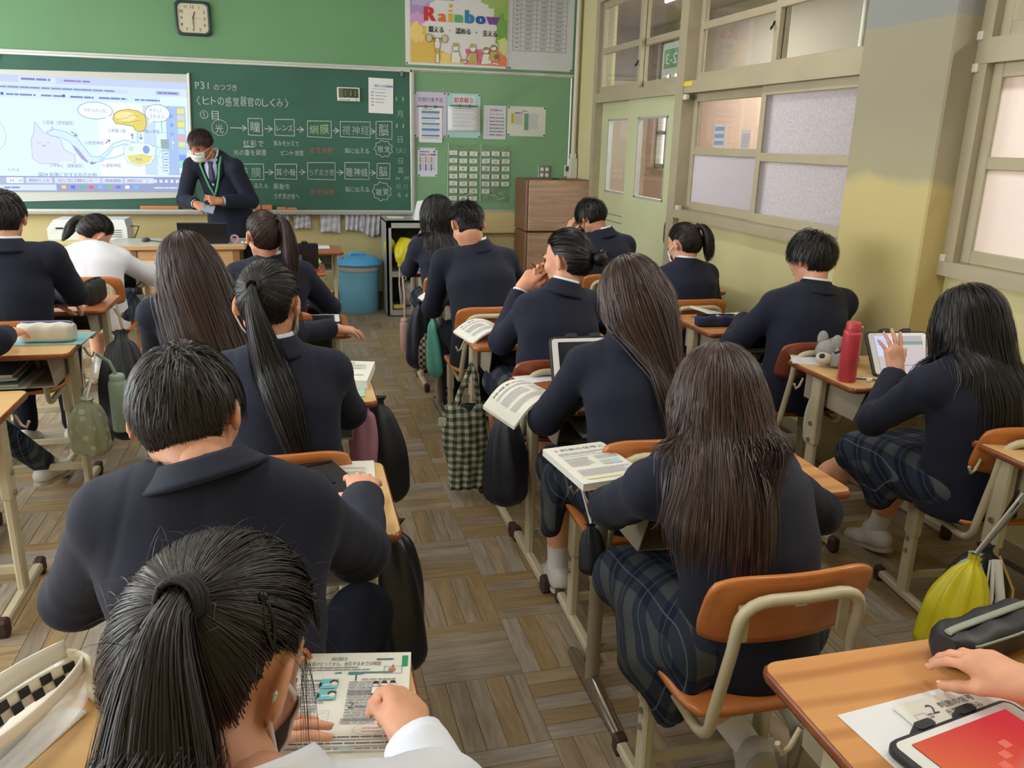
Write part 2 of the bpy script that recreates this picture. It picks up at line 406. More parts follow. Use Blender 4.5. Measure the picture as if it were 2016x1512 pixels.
# ------------------------------------------------------------------ flat print on a surface
_GLY = {}
def glyphs(txt):
    if txt in _GLY: return _GLY[txt]
    cu = bpy.data.curves.new('lettering', 'FONT'); cu.body = txt; cu.resolution_u = 3
    o = bpy.data.objects.new('lettering', cu); COL.objects.link(o)
    me = bpy.data.meshes.new_from_object(o.evaluated_get(bpy.context.evaluated_depsgraph_get()))
    n = len(me.vertices); v = np.zeros(n * 3); me.vertices.foreach_get('co', v); v = v.reshape(-1, 3)[:, :2]
    f = [tuple(p.vertices) for p in me.polygons]
    bpy.data.objects.remove(o); bpy.data.curves.remove(cu); bpy.data.meshes.remove(me)
    _GLY[txt] = (v, f); return _GLY[txt]
class Canvas:
    """flat print: shapes in (u, v) metres laid on a surface map(u, v, h) -> xyz with h the height of the ink above it"""
    def __init__(s, mapfn, step=0.00025):
        s.map = mapfn; s.mb = MB(); s.mb.col = (1, 1, 1, 1); s.h = step; s.step = step / 12
    def _put(s, uv, faces, col):
        s.mb.col = col; s.h += s.step
        s.mb.add([s.map(u, v, s.h) for u, v in uv], faces, False)
    def poly(s, pts, col):
        pts = [tuple(p) for p in pts]; a = sum(p[0] * q[1] - q[0] * p[1] for p, q in zip(pts, pts[1:] + pts[:1]))
        if a < 0: pts = pts[::-1]
        s._put(pts, [list(range(len(pts)))], col)
    def rect(s, u, v, w, h, col, nu=1, nv=1):
        if nu == nv == 1: return s._put([(u, v), (u + w, v), (u + w, v + h), (u, v + h)], [(0, 1, 2, 3)], col)
        P = [(u + w * i / nu, v + h * j / nv) for j in range(nv + 1) for i in range(nu + 1)]
        F = [(j * (nu + 1) + i, j * (nu + 1) + i + 1, (j + 1) * (nu + 1) + i + 1, (j + 1) * (nu + 1) + i) for j in range(nv) for i in range(nu)]
        s._put(P, F, col)
    def ell(s, u, v, a, b, col, n=20): s.poly([(u + a * math.cos(2 * PI * k / n), v + b * math.sin(2 * PI * k / n)) for k in range(n)], col)
    def line(s, pts, w, col, loop=False):
        P = [np.asarray(p, float) for p in pts]
        if loop: P.append(P[0])
        vs = []; F = []
        for p, q in zip(P[:-1], P[1:]):
            t = nrm(q - p); nn = np.array((-t[1], t[0])) * w / 2; e = t * w * 0.4; b = len(vs)
            vs += [p - e - nn, q + e - nn, q + e + nn, p - e + nn]; F.append((b, b + 1, b + 2, b + 3))
        s._put(vs, F, col)
    def ring(s, u, v, a, b, w, col, n=24): s.line([(u + a * math.cos(2 * PI * k / n), v + b * math.sin(2 * PI * k / n)) for k in range(n)], w, col, True)
    def box(s, u, v, w, h, t, col): s.line([(u, v), (u + w, v), (u + w, v + h), (u, v + h)], t, col, True)
    def text(s, txt, u, v, size, col, align='l', width=None, rot=0.0, jit=0.0, mirror=False, bold=0.0):
        vv, f = glyphs(txt)
        if not len(vv): return
        x0, x1 = vv[:, 0].min(), vv[:, 0].max(); q = vv.copy(); q[:, 0] -= x0; w = (x1 - x0) * size; q = q * size
        if width: q[:, 0] *= width / max(w, 1e-6); w = width
        if mirror: q[:, 0] = w - q[:, 0]; f = [t[::-1] for t in f]
        q[:, 0] -= {'l': 0, 'c': w / 2, 'r': w}[align]
        if rot: c, sn = math.cos(rot), math.sin(rot); q = q @ np.array([[c, sn], [-sn, c]])
        if jit: q += np.sin(q[:, ::-1] * 90 + u * 50) * jit
        for dx in ([0] if not bold else [-bold, 0, bold]): s._put(q + (u + dx, v), f, col)
        return w
    def greek(s, u, v, w, n, lead, th, col, seed=0, ragged=0.3):
        """n lines of small print too small to read"""
        r = random.Random(seed); vs = []; F = []
        for i in range(n):
            x = u; end = u + w * (1 - (r.random() * ragged if r.random() < 0.5 else 0))
            while x < end:
                l = min(th * r.uniform(2, 7), end - x); b = len(vs); y = v - i * lead
                vs += [(x, y), (x + l, y), (x + l, y + th), (x, y + th)]; F.append((b, b + 1, b + 2, b + 3)); x += l + th * r.uniform(.25, .8)
        s._put(vs, F, col)
    def field(s, u, v, w, h, nu, nv, fn):
        """smooth colour field: fn(s, t) in 0..1 gives the colour at each grid point"""
        s.h += s.step; n0 = s.mb.n
        P = [(u + w * i / nu, v + h * j / nv) for j in range(nv + 1) for i in range(nu + 1)]
        F = [(j * (nu + 1) + i, j * (nu + 1) + i + 1, (j + 1) * (nu + 1) + i + 1, (j + 1) * (nu + 1) + i) for j in range(nv) for i in range(nu)]
        s.mb.add([s.map(a, b, s.h) for a, b in P], F, False)
        for k in range(len(P)): s.mb.c[n0 + k] = fn((k % (nu + 1)) / nu, (k // (nu + 1)) / nv)
    def done(s, name, mat, parent=None): return obj(name, s.mb, mat, parent)
def plane_map(o, u, v):
    o, u, v = (np.asarray(a, float) for a in (o, u, v)); n = np.cross(u, v)
    return lambda a, b, h: o + u * a + v * b + n * h
# ================================================================== the room
XR, YF, XL, YB, ZC = 2.70, 8.00, -4.62, -1.80, 3.10
TW = 0.15
M_yellow = pmat('wall_yellow_paint', S(208, 192, 140), 0.75, var=0.05, scale=1.6, bump=0.12, bscale=60)
M_cream = pmat('wall_cream_paint', S(208, 206, 190), 0.8, var=0.04, scale=1.5, bump=0.1, bscale=60)
M_ceil = pmat('ceiling_white', S(225, 224, 216), 0.9, var=0.03, scale=3)
M_frame = pmat('beige_painted_frame', S(171, 160, 134), 0.5, var=0.06, scale=5)
M_alu = pmat('aluminium_trim', S(205, 208, 205), 0.38, metal=0.55, var=0.05, scale=20)
M_green_hi = pmat('green_panel_bright', S(106, 152, 110), 0.6, var=0.07, scale=1.3, bump=0.05)
M_green_bb = pmat('green_bulletin_felt', S(124, 166, 128), 0.8, var=0.06, scale=2.0, bump=0.15, bscale=300)
M_board = pmat('chalkboard_dark_green', S(52, 98, 82), 0.62, var=0.13, scale=2.2, bump=0.03, bscale=90, stretch=(1, 1, 1.6))
M_door = pmat('door_pale_green_paint', S(193, 196, 156), 0.55, var=0.05, scale=2.5)
M_pink = pmat('corridor_pink_paint', S(216, 190, 176), 0.8, var=0.03, scale=1.5)
M_beige = pmat('corridor_beige_paint', S(232, 218, 204), 0.8, var=0.03, scale=1.5)
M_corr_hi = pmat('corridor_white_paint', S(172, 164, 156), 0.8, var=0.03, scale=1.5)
M_joint = pmat('floor_joint_dark', S(70, 55, 40), 0.8)
M_glass = clear_glass('clear_window_glass')
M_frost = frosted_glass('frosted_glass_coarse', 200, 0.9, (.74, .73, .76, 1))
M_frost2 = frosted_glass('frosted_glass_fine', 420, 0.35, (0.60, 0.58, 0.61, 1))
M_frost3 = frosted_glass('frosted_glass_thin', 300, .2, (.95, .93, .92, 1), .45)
M_white = pmat('white_plastic', S(228, 228, 224), 0.45, var=0.03)
M_black = pmat('black_plastic', S(22, 22, 24), 0.45, var=0.1)
M_grey = pmat('grey_plastic', S(120, 122, 122), 0.5)
M_rubber = pmat('brown_rubber', S(62, 40, 36), 0.6, var=0.12, scale=30)
M_steel = pmat('grey_painted_steel', S(176, 178, 174), 0.42, metal=0.25, var=0.05)

# ---- floor: parquet of square blocks, five planks a block, alternating direction
M_plank = wood('parquet_oak', S(134, 114, 88), S(168, 148, 118), 0.42, (4, 40, 40), 1.0, 1.4, objvar=0.09, attr='tone', bump=0.06)
M_plank_y = wood('parquet_oak_turned', S(134, 114, 88), S(168, 148, 118), 0.42, (40, 4, 40), 1.0, 1.4, objvar=0.09, attr='tone', bump=0.06)
BLK, PX0, PY0 = 0.30, 0.604, 3.274
fb = MB(); fb.box(((XL + XR) / 2, (YB + YF) / 2, -0.055), (XR - XL, YF - YB, 0.1))
FLOOR = struct('floor', fb, M_joint)
def plank_geo(turn, c=(0, 0)):
    L, Wd, g, e, d = BLK - 0.0008, BLK / 5 - 0.0012, 0.0, 0.0009, 0.006
    hx, hy = (Wd / 2, L / 2) if turn else (L / 2, Wd / 2)
    v = [(c[0] + sx * (hx - t), c[1] + sy * (hy - t), z) for (t, z) in ((0, -d), (0, -e), (e, 0)) for sx, sy in ((-1, -1), (1, -1), (1, 1), (-1, 1))]
    f = [(8, 9, 10, 11)] + [(r + k, r + (k + 1) % 4, r + 4 + (k + 1) % 4, r + 4 + k) for r in (0, 4) for k in range(4)]
    return v, f
def tone_attr(me, vals):
    a = me.attributes.new('tone', 'FLOAT', 'POINT'); a.data.foreach_set('value', np.asarray(vals, np.float32))
plank_me = {}
for turn in (0, 1):
    for k in range(14):
        b = MB(); b.add(*plank_geo(turn), smooth=False); me = b.mesh('plank', M_plank_y if turn else M_plank)
        tone_attr(me, [(k + 0.5) / 14] * len(me.vertices)); plank_me[(turn, k)] = me
cand = []
for bi in range(-18, 7):
    for bj in range(-3, 17):
        bx, by = PX0 + bi * BLK + BLK / 2, PY0 - bj * BLK - BLK / 2
        turn = (bi + bj) % 2 != 0
        for k in range(5):
            o = (k - 2) * BLK / 5
            cand.append((bx + (o if turn else 0), by + (0 if turn else o), turn))
for bj in range(-16, -3):
    for bi in range(-18, 7):
        bx, by = PX0 + bi * BLK + BLK / 2, PY0 - bj * BLK - BLK / 2
        turn = (bi + bj) % 2 != 0
        for k in range(5):
            o = (k - 2) * BLK / 5; cand.append((bx + (o if turn else 0), by + (0 if turn else o), turn))
cand = [c for c in cand if XL < c[0] - .03 and c[0] + .03 < XR and YB < c[1] < YF]
def plank_rank(c):
    p = np.array([c[0], c[1], 0.]) - np.array([0, 0, CAM_H])
    x, y, z = p @ _r, p @ _u, p @ _f
    if z < .2: return 99
    u, v = 1008 + F_PX * x / z, 756 - F_PX * y / z
    if not (-10 < u < 2030 and 300 < v < 1530): return 99
    open_ = (.17 < c[0] < .82 and c[1] > .95) or (1.2 < c[0] < 2.3 and 1.5 < c[1] < 3) or (-1.15 < c[0] < -.35 and 1.4 < c[1] < 4.4)
    return z + (0 if open_ else 6)
cand.sort(key=plank_rank)
for i, (x, y, turn) in enumerate(cand[:300]):
    link('plank', plank_me[(int(turn), RNG.integers(14))], FLOOR, (x, y, 0))
for turn, m in ((False, M_plank), (True, M_plank_y)):
    b = MB(); tn = []
    for x, y, t in cand[300:]:
        if t == turn:
            b.add(*plank_geo(t, (x, y)), smooth=False); tn += [RNG.random()] * 12
    me = b.mesh('distant_planks', m); tone_attr(me, tn)
    o = link('distant_planks', me, FLOOR); o['kind'] = 'stuff'

# ---- ceiling with tube lamps, back wall, left wall with its window band
b = MB(); b.box(((XL + XR) / 2, (YB + YF) / 2, ZC + .05), (XR - XL + .3, YF - YB + .3, .1)); struct('ceiling', b, M_ceil)
b = MB(); b.box(((XL + XR) / 2, YB - .06, ZC / 2), (XR - XL + .3, .12, ZC)); struct('wall_back', b, M_yellow)
b = MB()
b.box((XL - .08, (YB + YF) / 2, .45), (.16, YF - YB, .9)); b.box((XL - .08, (YB + YF) / 2, 2.86), (.16, YF - YB, .48))
for y in (-1.45, 1.65, 4.75, 7.7): b.box((XL - .08, y, 1.76), (.2, .6, 1.72))
struct('wall_left', b, M_yellow)
for i, yc in enumerate((0.1, 3.2, 6.225)):
    b = MB(); w = 2.5 if i < 2 else 2.35
    for z in (.93, 1.72, 2.59): b.box((XL - .08, yc, z), (.07, w, .06))
    for s in (-.5, 0, .5): b.box((XL - .08, yc + s * (w - .06), 1.76), (.07, .06, 1.7))
    wo = struct('window_%d' % (i + 6), b, M_frame)
    b = MB(); b.box((XL - .08, yc, 1.76), (.006, w - .05, 1.66)); obj('window_pane', b, M_glass, wo)
for i, (x, y) in enumerate(((-3.2, 1.5), (-3.2, 4.5), (-.6, 1.6), (-.6, 4.6), (1.6, 1.4), (1.6, 4.4))):
    t = thing('ceiling_lamp', ('rear left', 'front left', 'rear middle', 'front middle', 'rear right', 'front right')[i] + ' white twin tube lamp under the classroom ceiling', 'lamp', (x, y, ZC), 0, 'tube lamps on the classroom ceiling')
    b = MB(); b.box((0, 0, -.03), (.22, 1.26, .06), bev=.01); obj('housing', b, M_white, t)
    for s in (-.06, .06):
        b = MB(); b.tube([(s, -.6, -.085), (s, .6, -.085)], .016, 10); obj('tube', b, emitter('lit_tube', (1, .97, .92, 1), 3.0) if 'lit_tube' not in MATS else MATS['lit_tube'], t)
    area_light('lamp_light', (x, y, ZC - .12), (0, 0, 0), .2, 1.2, 11, (1, .98, .95))

# ---- front wall
b = MB(); b.box(((XL + XR) / 2, YF + .06, ZC / 2), (XR - XL + .4, .12, ZC)); WF = struct('wall_front', b, M_yellow)
b = MB(); b.box(((XL + 2.64) / 2, YF - .008, 2.64), (2.64 - XL, .016, .92)); struct('trim_1', b, M_green_hi)
b = MB(); b.box(((XL + 2.64) / 2, YF - .016, 2.168), (2.64 - XL, .032, .026), bev=.006); struct('trim_2', b, M_alu)
b = MB(); b.box(((XL + 2.64) / 2, YF - .012, .066), (2.64 - XL, .024, .132), bev=.004); struct('baseboard_front', b, pmat('baseboard_brown', S(112, 92, 70), .6))
b = MB(); b.box(((1.05 + 2.1) / 2, YF - .02, .795), (1.6, .04, .19), bev=.004); b.box(((1.05 + 2.1) / 2, YF - .035, .70), (1.6, .07, .02), bev=.004); struct('trim_3', b, M_yellow)

# chalkboard, with frame, tray and the chalk writing
CB = thing('chalkboard', 'long dark green chalkboard with white chalk diagrams on the front wall', 'chalkboard', (0, YF, 0))
BX0, BX1, BZ0, BZ1 = -2.98, 1.062, .905, 2.135
YS = -.045
b = MB(); b.box(((BX0 + BX1) / 2, YS / 2 - .001, (BZ0 + BZ1) / 2), (BX1 - BX0, -YS - .004, BZ1 - BZ0)); obj('board_face', b, M_board, CB)
b = MB()
b.box(((BX0 + BX1) / 2, YS / 2 - .006, BZ1 + .012), (BX1 - BX0 + .05, .057, .024), bev=.004)
b.box((BX1 + .014, YS / 2 - .006, (BZ0 + BZ1) / 2), (.028, .057, BZ1 - BZ0 + .05), bev=.004); b.box((BX0 - .014, YS / 2 - .006, (BZ0 + BZ1) / 2), (.028, .057, BZ1 - BZ0 + .05), bev=.004)
obj('board_frame', b, M_alu, CB)
b = MB(); b.box(((BX0 + BX1) / 2, -.012, BZ1 + .0275), (BX1 - BX0 + .05, .022, .008)); obj('rail_gap_shade', b, M_grey, CB)  # grey strip painted as the shadow line in the gap between the rails
b = MB(); b.prism([(-.105, .012), (-.105, .03), (-.099, .03), (-.095, .018), (-.004, .018), (-.004, -.012), (-.1, -.012)], BX0, BX1 + .02, np.array([[0, 0, 1.], [1, 0, 0], [0, 1, 0]]), (0, 0, .88)); obj('chalk_tray', b, M_alu, CB)
CHW, CHY, CHR, CHG = (.62, .70, .64, 1), (.50, .66, .36, 1), (.42, .20, .15, 1), (.42, .55, .48, 1)
M_chalk = printed('chalk_marks', 0, .95, noise=.55)
bmap = plane_map((0, YS - .001, 0), (1, 0, 0), (0, 0, 1))
class Chalk:
    """every word, box and arrow becomes a part of its own"""
    def __init__(s): s.c = Canvas(bmap, .0012)
    def __getattr__(s, k): return getattr(s.c, k)
    def flush(s, name):
        if s.c.mb.n: s.c.done(name, M_chalk, CB)
        s.c = Canvas(bmap, .0012)
ck = Chalk()
def hand(txt, u, v, sz, col=CHW, width=None, seed=0):
    """hand-written: characters one by one with a little wobble; u = left, v = base line"""
    r = random.Random(hash(txt) % 99991 if not seed else seed); n = len(txt); adv = (width / n) if width else sz * .95
    for i, ch in enumerate(txt):
        gv, _ = glyphs(ch)
        if not len(gv): continue
        z = sz * r.uniform(.90, 1.02); w0 = (gv[:, 0].max() - gv[:, 0].min()) * z
        ck.text(ch, u + adv * (i + .5), v + r.uniform(-.05, .05) * sz, z, col, 'c', min(w0, adv * .84), r.uniform(-.07, .07))
    ck.flush('chalk_word')
def pen(pts, col=CHW, w=.0075): ck.line(pts, w, col)
def chalkbox(u, v, w, h, col=CHW): pen([(u + .004, v + h), (u, v), (u + w, v - .004), (u + w + .004, v + h + .003), (u + .01, v + h)], col, .006); ck.flush('chalk_box')
def arrow(u0, v, u1):
    pen([(u0, v), (u1, v)]); pen([(u1 - .035, v + .022), (u1, v), (u1 - .035, v - .022)]); ck.flush('chalk_arrow')
def burst(u, v, a, bb):
    P = []
    for k in range(18):
        t = 2 * PI * k / 18; r = 1.0 if k % 2 else .82; P.append((u + a * r * math.cos(t), v + bb * r * math.sin(t)))
    ck.line(P, .006, CHW, True); ck.flush('chalk_burst')
hand('P31', -.79, 1.925, .085, width=.13); hand('のつづき', -.64, 1.925, .062, width=.20)
hand('〈ヒトの感覚器官のしくみ〉', -.80, 1.80, .088, width=.80)
hand('①目', -.775, 1.685, .085, width=.18)
ck.ring(-.61, 1.61, .066, .066, .006, CHW); ck.flush('chalk_circle'); hand('光', -.655, 1.575, .085)
arrow(-.52, 1.612, -.385); chalkbox(-.373, 1.556, .121, .138); hand('瞳', -.36, 1.585, .1)
arrow(-.23, 1.612, -.165); chalkbox(-.147, 1.560, .168, .134); hand('レンズ', -.135, 1.60, .062, width=.15)
arrow(.045, 1.612, .105); chalkbox(.136, 1.553, .208, .136); hand('網膜', .145, 1.585, .094, CHY, width=.19)
arrow(.36, 1.612, .415); chalkbox(.425, 1.560, .268, .132); hand('視神経', .435, 1.588, .088, CHG, width=.255)
arrow(.70, 1.612, .74); chalkbox(.746, 1.552, .145, .15); hand('脳', .765, 1.585, .11)
hand('虹彩で', -.425, 1.462, .062, width=.18); pen([(-.42, 1.452), (-.33, 1.455)]); ck.flush('chalk_line'); hand('光の量を調整', -.512, 1.385, .056, width=.285)
hand('厚みをかえて', -.165, 1.470, .052, width=.225); hand('ピント調整', -.105, 1.392, .052, width=.20)
hand('感覚細胞', .142, 1.415, .06, CHR, width=.215); hand('脳に伝える', .458, 1.42, .055, width=.228)
burst(.812, 1.462, .088, .078); hand('視覚', .752, 1.435, .066, width=.125)
chalkbox(-.50, 1.175, .235, .13); hand('鼓膜', -.49, 1.20, .095, CHG, width=.215)
arrow(-.25, 1.237, -.18); chalkbox(-.164, 1.183, .188, .126); hand('耳小骨', -.158, 1.212, .072, width=.178)
arrow(.045, 1.243, .10); chalkbox(.12, 1.182, .245, .146); hand('うずまき管', .128, 1.218, .066, CHG, width=.232)
arrow(.38, 1.245, .44); chalkbox(.454, 1.188, .22, .146); hand('聴神経', .46, 1.215, .085, width=.21)
arrow(.69, 1.245, .735); chalkbox(.747, 1.196, .118, .134); hand('脳', .758, 1.222, .096)
hand('ふるえる', -.40, 1.10, .05, width=.17)
hand('振動を', -.19, 1.092, .058, width=.155); hand('うずまき管へ', -.19, 1.008, .054, width=.23)
hand('感覚細胞', .13, 1.045, .062, CHR, width=.225); hand('脳に伝える', .45, 1.075, .055, width=.228)
burst(.79, 1.078, .092, .09); hand('聴覚', .728, 1.048, .07, width=.13)
for i, (ch, v, s) in enumerate((('11', 1.885, .052), ('月', 1.75, .066), ('11', 1.65, .056), ('日', 1.525, .066), ('（火）', 1.43, .05), ('日', 1.335, .062), ('直', 1.25, .062))):
    ck.text(ch, .968 if i != 4 else .972, v, s, CHG, 'c', .07 if len(ch) == 2 else (.085 if len(ch) > 2 else None), PI / 2 * 0); ck.flush('chalk_word')
hand('M M', .915, 1.18, .055, CHG, width=.13); hand('絵日', .915, 1.105, .055, (.26, .4, .32, 1), width=.13); hand('B4', .92, 1.025, .058, CHG, width=.13)
for u, v in ((-2.285, 2.10), (.99, 2.10)):
    b = MB(); b.box((u, YS - .012, v + .02), (.022, .02, .05), bev=.004); obj('paper_clip', b, M_grey, CB)

# ---- right wall (towards the corridor): openings for the door, a far and a near window, a pillar between
def wbox(b, y0, y1, z0, z1, x0=XR, x1=XR + TW): b.box(((x0 + x1) / 2, (y0 + y1) / 2, (z0 + z1) / 2), (x1 - x0, y1 - y0, z1 - z0))
M_wall_r = pmat('wall_pale_yellow_paint', S(206, 197, 148), .75, var=.05, scale=1.4, bump=.12, bscale=60)
b = MB()
wbox(b, 7.45, YF, 0, ZC); wbox(b, 5.66, 7.45, 2.78, ZC); wbox(b, 3.0, 5.66, 2.78, ZC); wbox(b, 3.0, 5.64, 0, 1.06)
wbox(b, .35, 3.0, 0, 1.05); wbox(b, .35, 3.0, 2.78, ZC); wbox(b, YB, .35, 0, ZC)
WR = struct('wall_right', b, M_wall_r)
# two-tone pillar with repainted patches
def pillar_mat():
    m, nt, bs = _new('pillar_two_tone_paint')
    tc = N(nt, 'ShaderNodeTexCoord'); sp = N(nt, 'ShaderNodeSeparateXYZ'); nt.links.new(tc.outputs['Object'], sp.inputs[0])
    no = N(nt, 'ShaderNodeTexNoise'); no.inputs['Scale'].default_value = 2.2; no.inputs['Detail'].default_value = 3; nt.links.new(tc.outputs['Object'], no.inputs['Vector'])
    md = N(nt, 'ShaderNodeMath', operation='MULTIPLY_ADD'); md.inputs[1].default_value = .22; nt.links.new(no.outputs['Fac'], md.inputs[0]); nt.links.new(sp.outputs['Z'], md.inputs[2])
    rp = N(nt, 'ShaderNodeValToRGB'); rp.color_ramp.interpolation = 'LINEAR'; e = rp.color_ramp.elements
    mr = N(nt, 'ShaderNodeMapRange'); mr.inputs['From Max'].default_value = 3.1; nt.links.new(md.outputs[0], mr.inputs[0]); nt.links.new(mr.outputs[0], rp.inputs[0])
    e[0].position = .485; e[0].color = S(190, 174, 118); e[1].position = .50; e[1].color = S(158, 152, 122)
    x = rp.color_ramp.elements.new(.60); x.color = S(148, 141, 118)
    st = N(nt, 'ShaderNodeMath', operation='GREATER_THAN'); st.inputs[1].default_value = 2.075; nt.links.new(sp.outputs['Z'], st.inputs[0])
    mx = N(nt, 'ShaderNodeMix', data_type='RGBA'); mx.inputs['B'].default_value = S(134, 136, 130); nt.links.new(st.outputs[0], mx.inputs['Factor']); nt.links.new(rp.outputs[0], mx.inputs['A'])
    nt.links.new(mx.outputs['Result'], bs.inputs['Base Color']); bs.inputs['Roughness'].default_value = .7
    return m
b = MB(); b.box(((2.55 + XR + TW) / 2, 3.245, ZC / 2), (XR + TW - 2.55, .57, ZC), bev=.008); struct('wall_pillar', b, pillar_mat())
b = MB(); wbox(b, .35, 2.96, 0, .075, XR - .014, XR); struct('baseboard_right', b, M_frame)
b = MB(); wbox(b, 3.53, 5.62, 0, .075, XR - .014, XR); struct('baseboard_right', b, M_frame)
# timber posts and rails of the window and door frames
b = MB()
wbox(b, 5.60, 5.72, 0, 2.80, XR - .045, XR + .11); wbox(b, 7.42, 7.50, 0, 2.80, XR - .03, XR + .11)
wbox(b, 3.53, 7.42, 1.905, 1.985, XR - .035, XR + .12); wbox(b, 3.53, 7.42, 2.74, 2.80, XR - .03, XR + .12)
wbox(b, 3.53, 5.60, 1.055, 1.115, XR - .05, XR + .13)
wbox(b, .35, 2.985, 1.895, 1.99, XR - .035, XR + .12); wbox(b, .35, 2.985, 1.05, 1.11, XR - .05, XR + .13); wbox(b, 2.90, 2.985, 1.05, 2.80, XR - .03, XR + .11); wbox(b, .35, .43, 1.05, 2.8, XR - .03, XR + .11); wbox(b, .35, 2.985, 2.74, 2.8, XR - .03, XR + .12)
struct('trim_4', b, M_frame)
def sash(parent, x, y0, y1, z0, z1, rails, panes, st=.05, rb=.055):
    """sliding sash: stiles at both ends, rails, one pane between each pair of rails"""
    b = MB()
    for y in (y0 + st / 2, y1 - st / 2): b.box((x, y, (z0 + z1) / 2), (.032, st, z1 - z0), bev=.003)
    zs = [z0] + rails + [z1]
    for i, z in enumerate(zs):
        h = rb if i in (0, len(zs) - 1) else .05
        zc = z + h / 2 if i == 0 else (z - h / 2 if i == len(zs) - 1 else z)
        b.box((x, (y0 + y1) / 2, zc), (.030, y1 - y0 - 2 * st, h), bev=.003)
    obj('sash', b, M_frame, parent)
    for i, m in enumerate(panes):
        b = MB(); b.box((x, (y0 + y1) / 2, (zs[i] + zs[i + 1]) / 2), (.006, y1 - y0 - .05, zs[i + 1] - zs[i] - .02)); obj('pane', b, m, parent)
XS, XS2 = XR + .02, XR + .062
w1 = sgroup('window_1')
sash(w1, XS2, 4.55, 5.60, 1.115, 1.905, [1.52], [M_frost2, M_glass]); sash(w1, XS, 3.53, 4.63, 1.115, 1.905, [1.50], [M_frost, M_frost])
w2 = sgroup('window_2')
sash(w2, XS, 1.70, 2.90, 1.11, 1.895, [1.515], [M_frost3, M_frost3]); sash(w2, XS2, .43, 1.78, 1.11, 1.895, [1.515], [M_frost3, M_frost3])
w3 = sgroup('window_3')
sash(w3, XS2, 4.52, 5.60, 1.985, 2.74, [2.34], [M_glass, M_glass]); sash(w3, XS, 3.53, 4.57, 1.985, 2.74, [2.34], [M_glass, M_glass])
w4 = sgroup('window_4')
sash(w4, XS, 6.52, 7.42, 1.985, 2.74, [2.335], [M_glass, M_glass]); sash(w4, XS2, 5.72, 6.58, 1.985, 2.74, [2.335], [M_glass, M_glass])
w5 = sgroup('window_5')
sash(w5, XS, 1.70, 2.90, 1.99, 2.74, [2.42], [M_glass, M_glass]); sash(w5, XS2, .43, 1.78, 1.99, 2.74, [2.42], [M_glass, M_glass])
# latch hooks, catches, yellow sticker, faint screw marks
for y, z in ((4.545, 2.22), (6.535, 2.17)):
    b = MB(); b.tube([(XS - .018, y + .02, z + .03), (XS - .03, y + .02, z + .0), (XS - .045, y + .01, z - .015), (XS - .05, y - .005, z - .005)], .006, 8); obj('latch_hook', b, M_black, w3 if y < 5 else w4)
for y, z in ((5.56, 1.125), (2.96, 1.12), (2.96, 1.88), (2.96, 2.0), (5.57, 1.88)):
    b = MB(); b.box((XR - .03, y, z), (.03, .05, .035), bev=.004); obj('corner_block', b, M_cream, w1)
b = MB(); b.box((XR - .0375, 5.54, 1.965), (.004, .13, .028)); obj('sticker', b, pmat('yellow_sticker', S(225, 205, 50), .6), w1, label='yellow sticker')
# two papers stuck on the clear pane, seen from behind
px = XS2 - .006
for y0, z0, w, h, kind in ((5.13, 1.545, .145, .155, 0), (4.80, 1.545, .115, .115, 1)):
    b = MB(); b.box((px, y0 + w / 2, z0 + h / 2), (.0012, w, h))
    t = tag(obj('notice_paper', b, pmat('paper_back', S(196, 186, 186), .8)), ('blue lettered paper' if kind == 0 else 'plain listed paper') + ' stuck on the clear corridor window pane', 'paper')
    c = Canvas(plane_map((px - .0009, y0 + w, z0), (0, -1, 0), (0, 0, 1)), .0012)
    if kind == 0:
        for r_ in range(3): c.greek(.01, h - .045 - r_ * .045, w - .02, 1, .02, .026, S(120, 150, 178), r_, 0)
    else: c.greek(.012, h - .03, w - .024, 8, .011, .004, S(150, 140, 150), 5)
    c.done('print', printed('paper_print'), t)

# sliding doors
def sliding_door(name, x, y0, y1, gy0, gy1):
    d = sgroup(name); z0, z1, g0, g1 = .02, 1.905, 1.14, 1.765
    b = MB(); wbox(b, y0, y1, z0, g0, x - .016, x + .016); wbox(b, y0, y1, g1, z1, x - .016, x + .016); wbox(b, y0, gy0, g0, g1, x - .016, x + .016); wbox(b, gy1, y1, g0, g1, x - .016, x + .016)
    obj('door_leaf', b, M_door, d)
    b = MB()
    for (a, c_, e, f) in ((gy0, gy1, g0 - .002, g0 + .014), (gy0, gy1, g1 - .012, g1 + .002), (gy0, gy0 + .012, g0, g1), (gy1 - .02, gy1, g0, g1)): wbox(b, a, c_, e, f, x - .02, x + .02)
    obj('glazing_bead', b, M_alu, d)
    b = MB(); wbox(b, gy0 + .005, gy1 - .005, g0, g1, x - .003, x + .003); obj('pane', b, M_glass, d)
    return d
d1 = sliding_door('door_1', XR + .018, 5.72, 6.70, 5.91, 6.475)
d2 = sliding_door('door_2', XR + .060, 6.56, 7.43, 6.70, 7.255)
b = MB(); b.box((XR - .002, 5.80, .92), (.012, .035, .16), bev=.003); b.box((XR - .01, 5.80, .92), (.012, .016, .12), bev=.003); obj('door_pull', b, pmat('dark_bronze', S(70, 64, 54), .4, metal=.5), d1)
b = MB(); b.box((XR + .035, 6.735, .86), (.014, .035, .2), bev=.003); obj('door_pull', b, M_grey, d2)
b = MB()
for z in (.95, .89, .80, .74): b.box((XR + .041, 6.98, z), (.004, .42, .006))
obj('vent_slot', b, M_grey, d2)
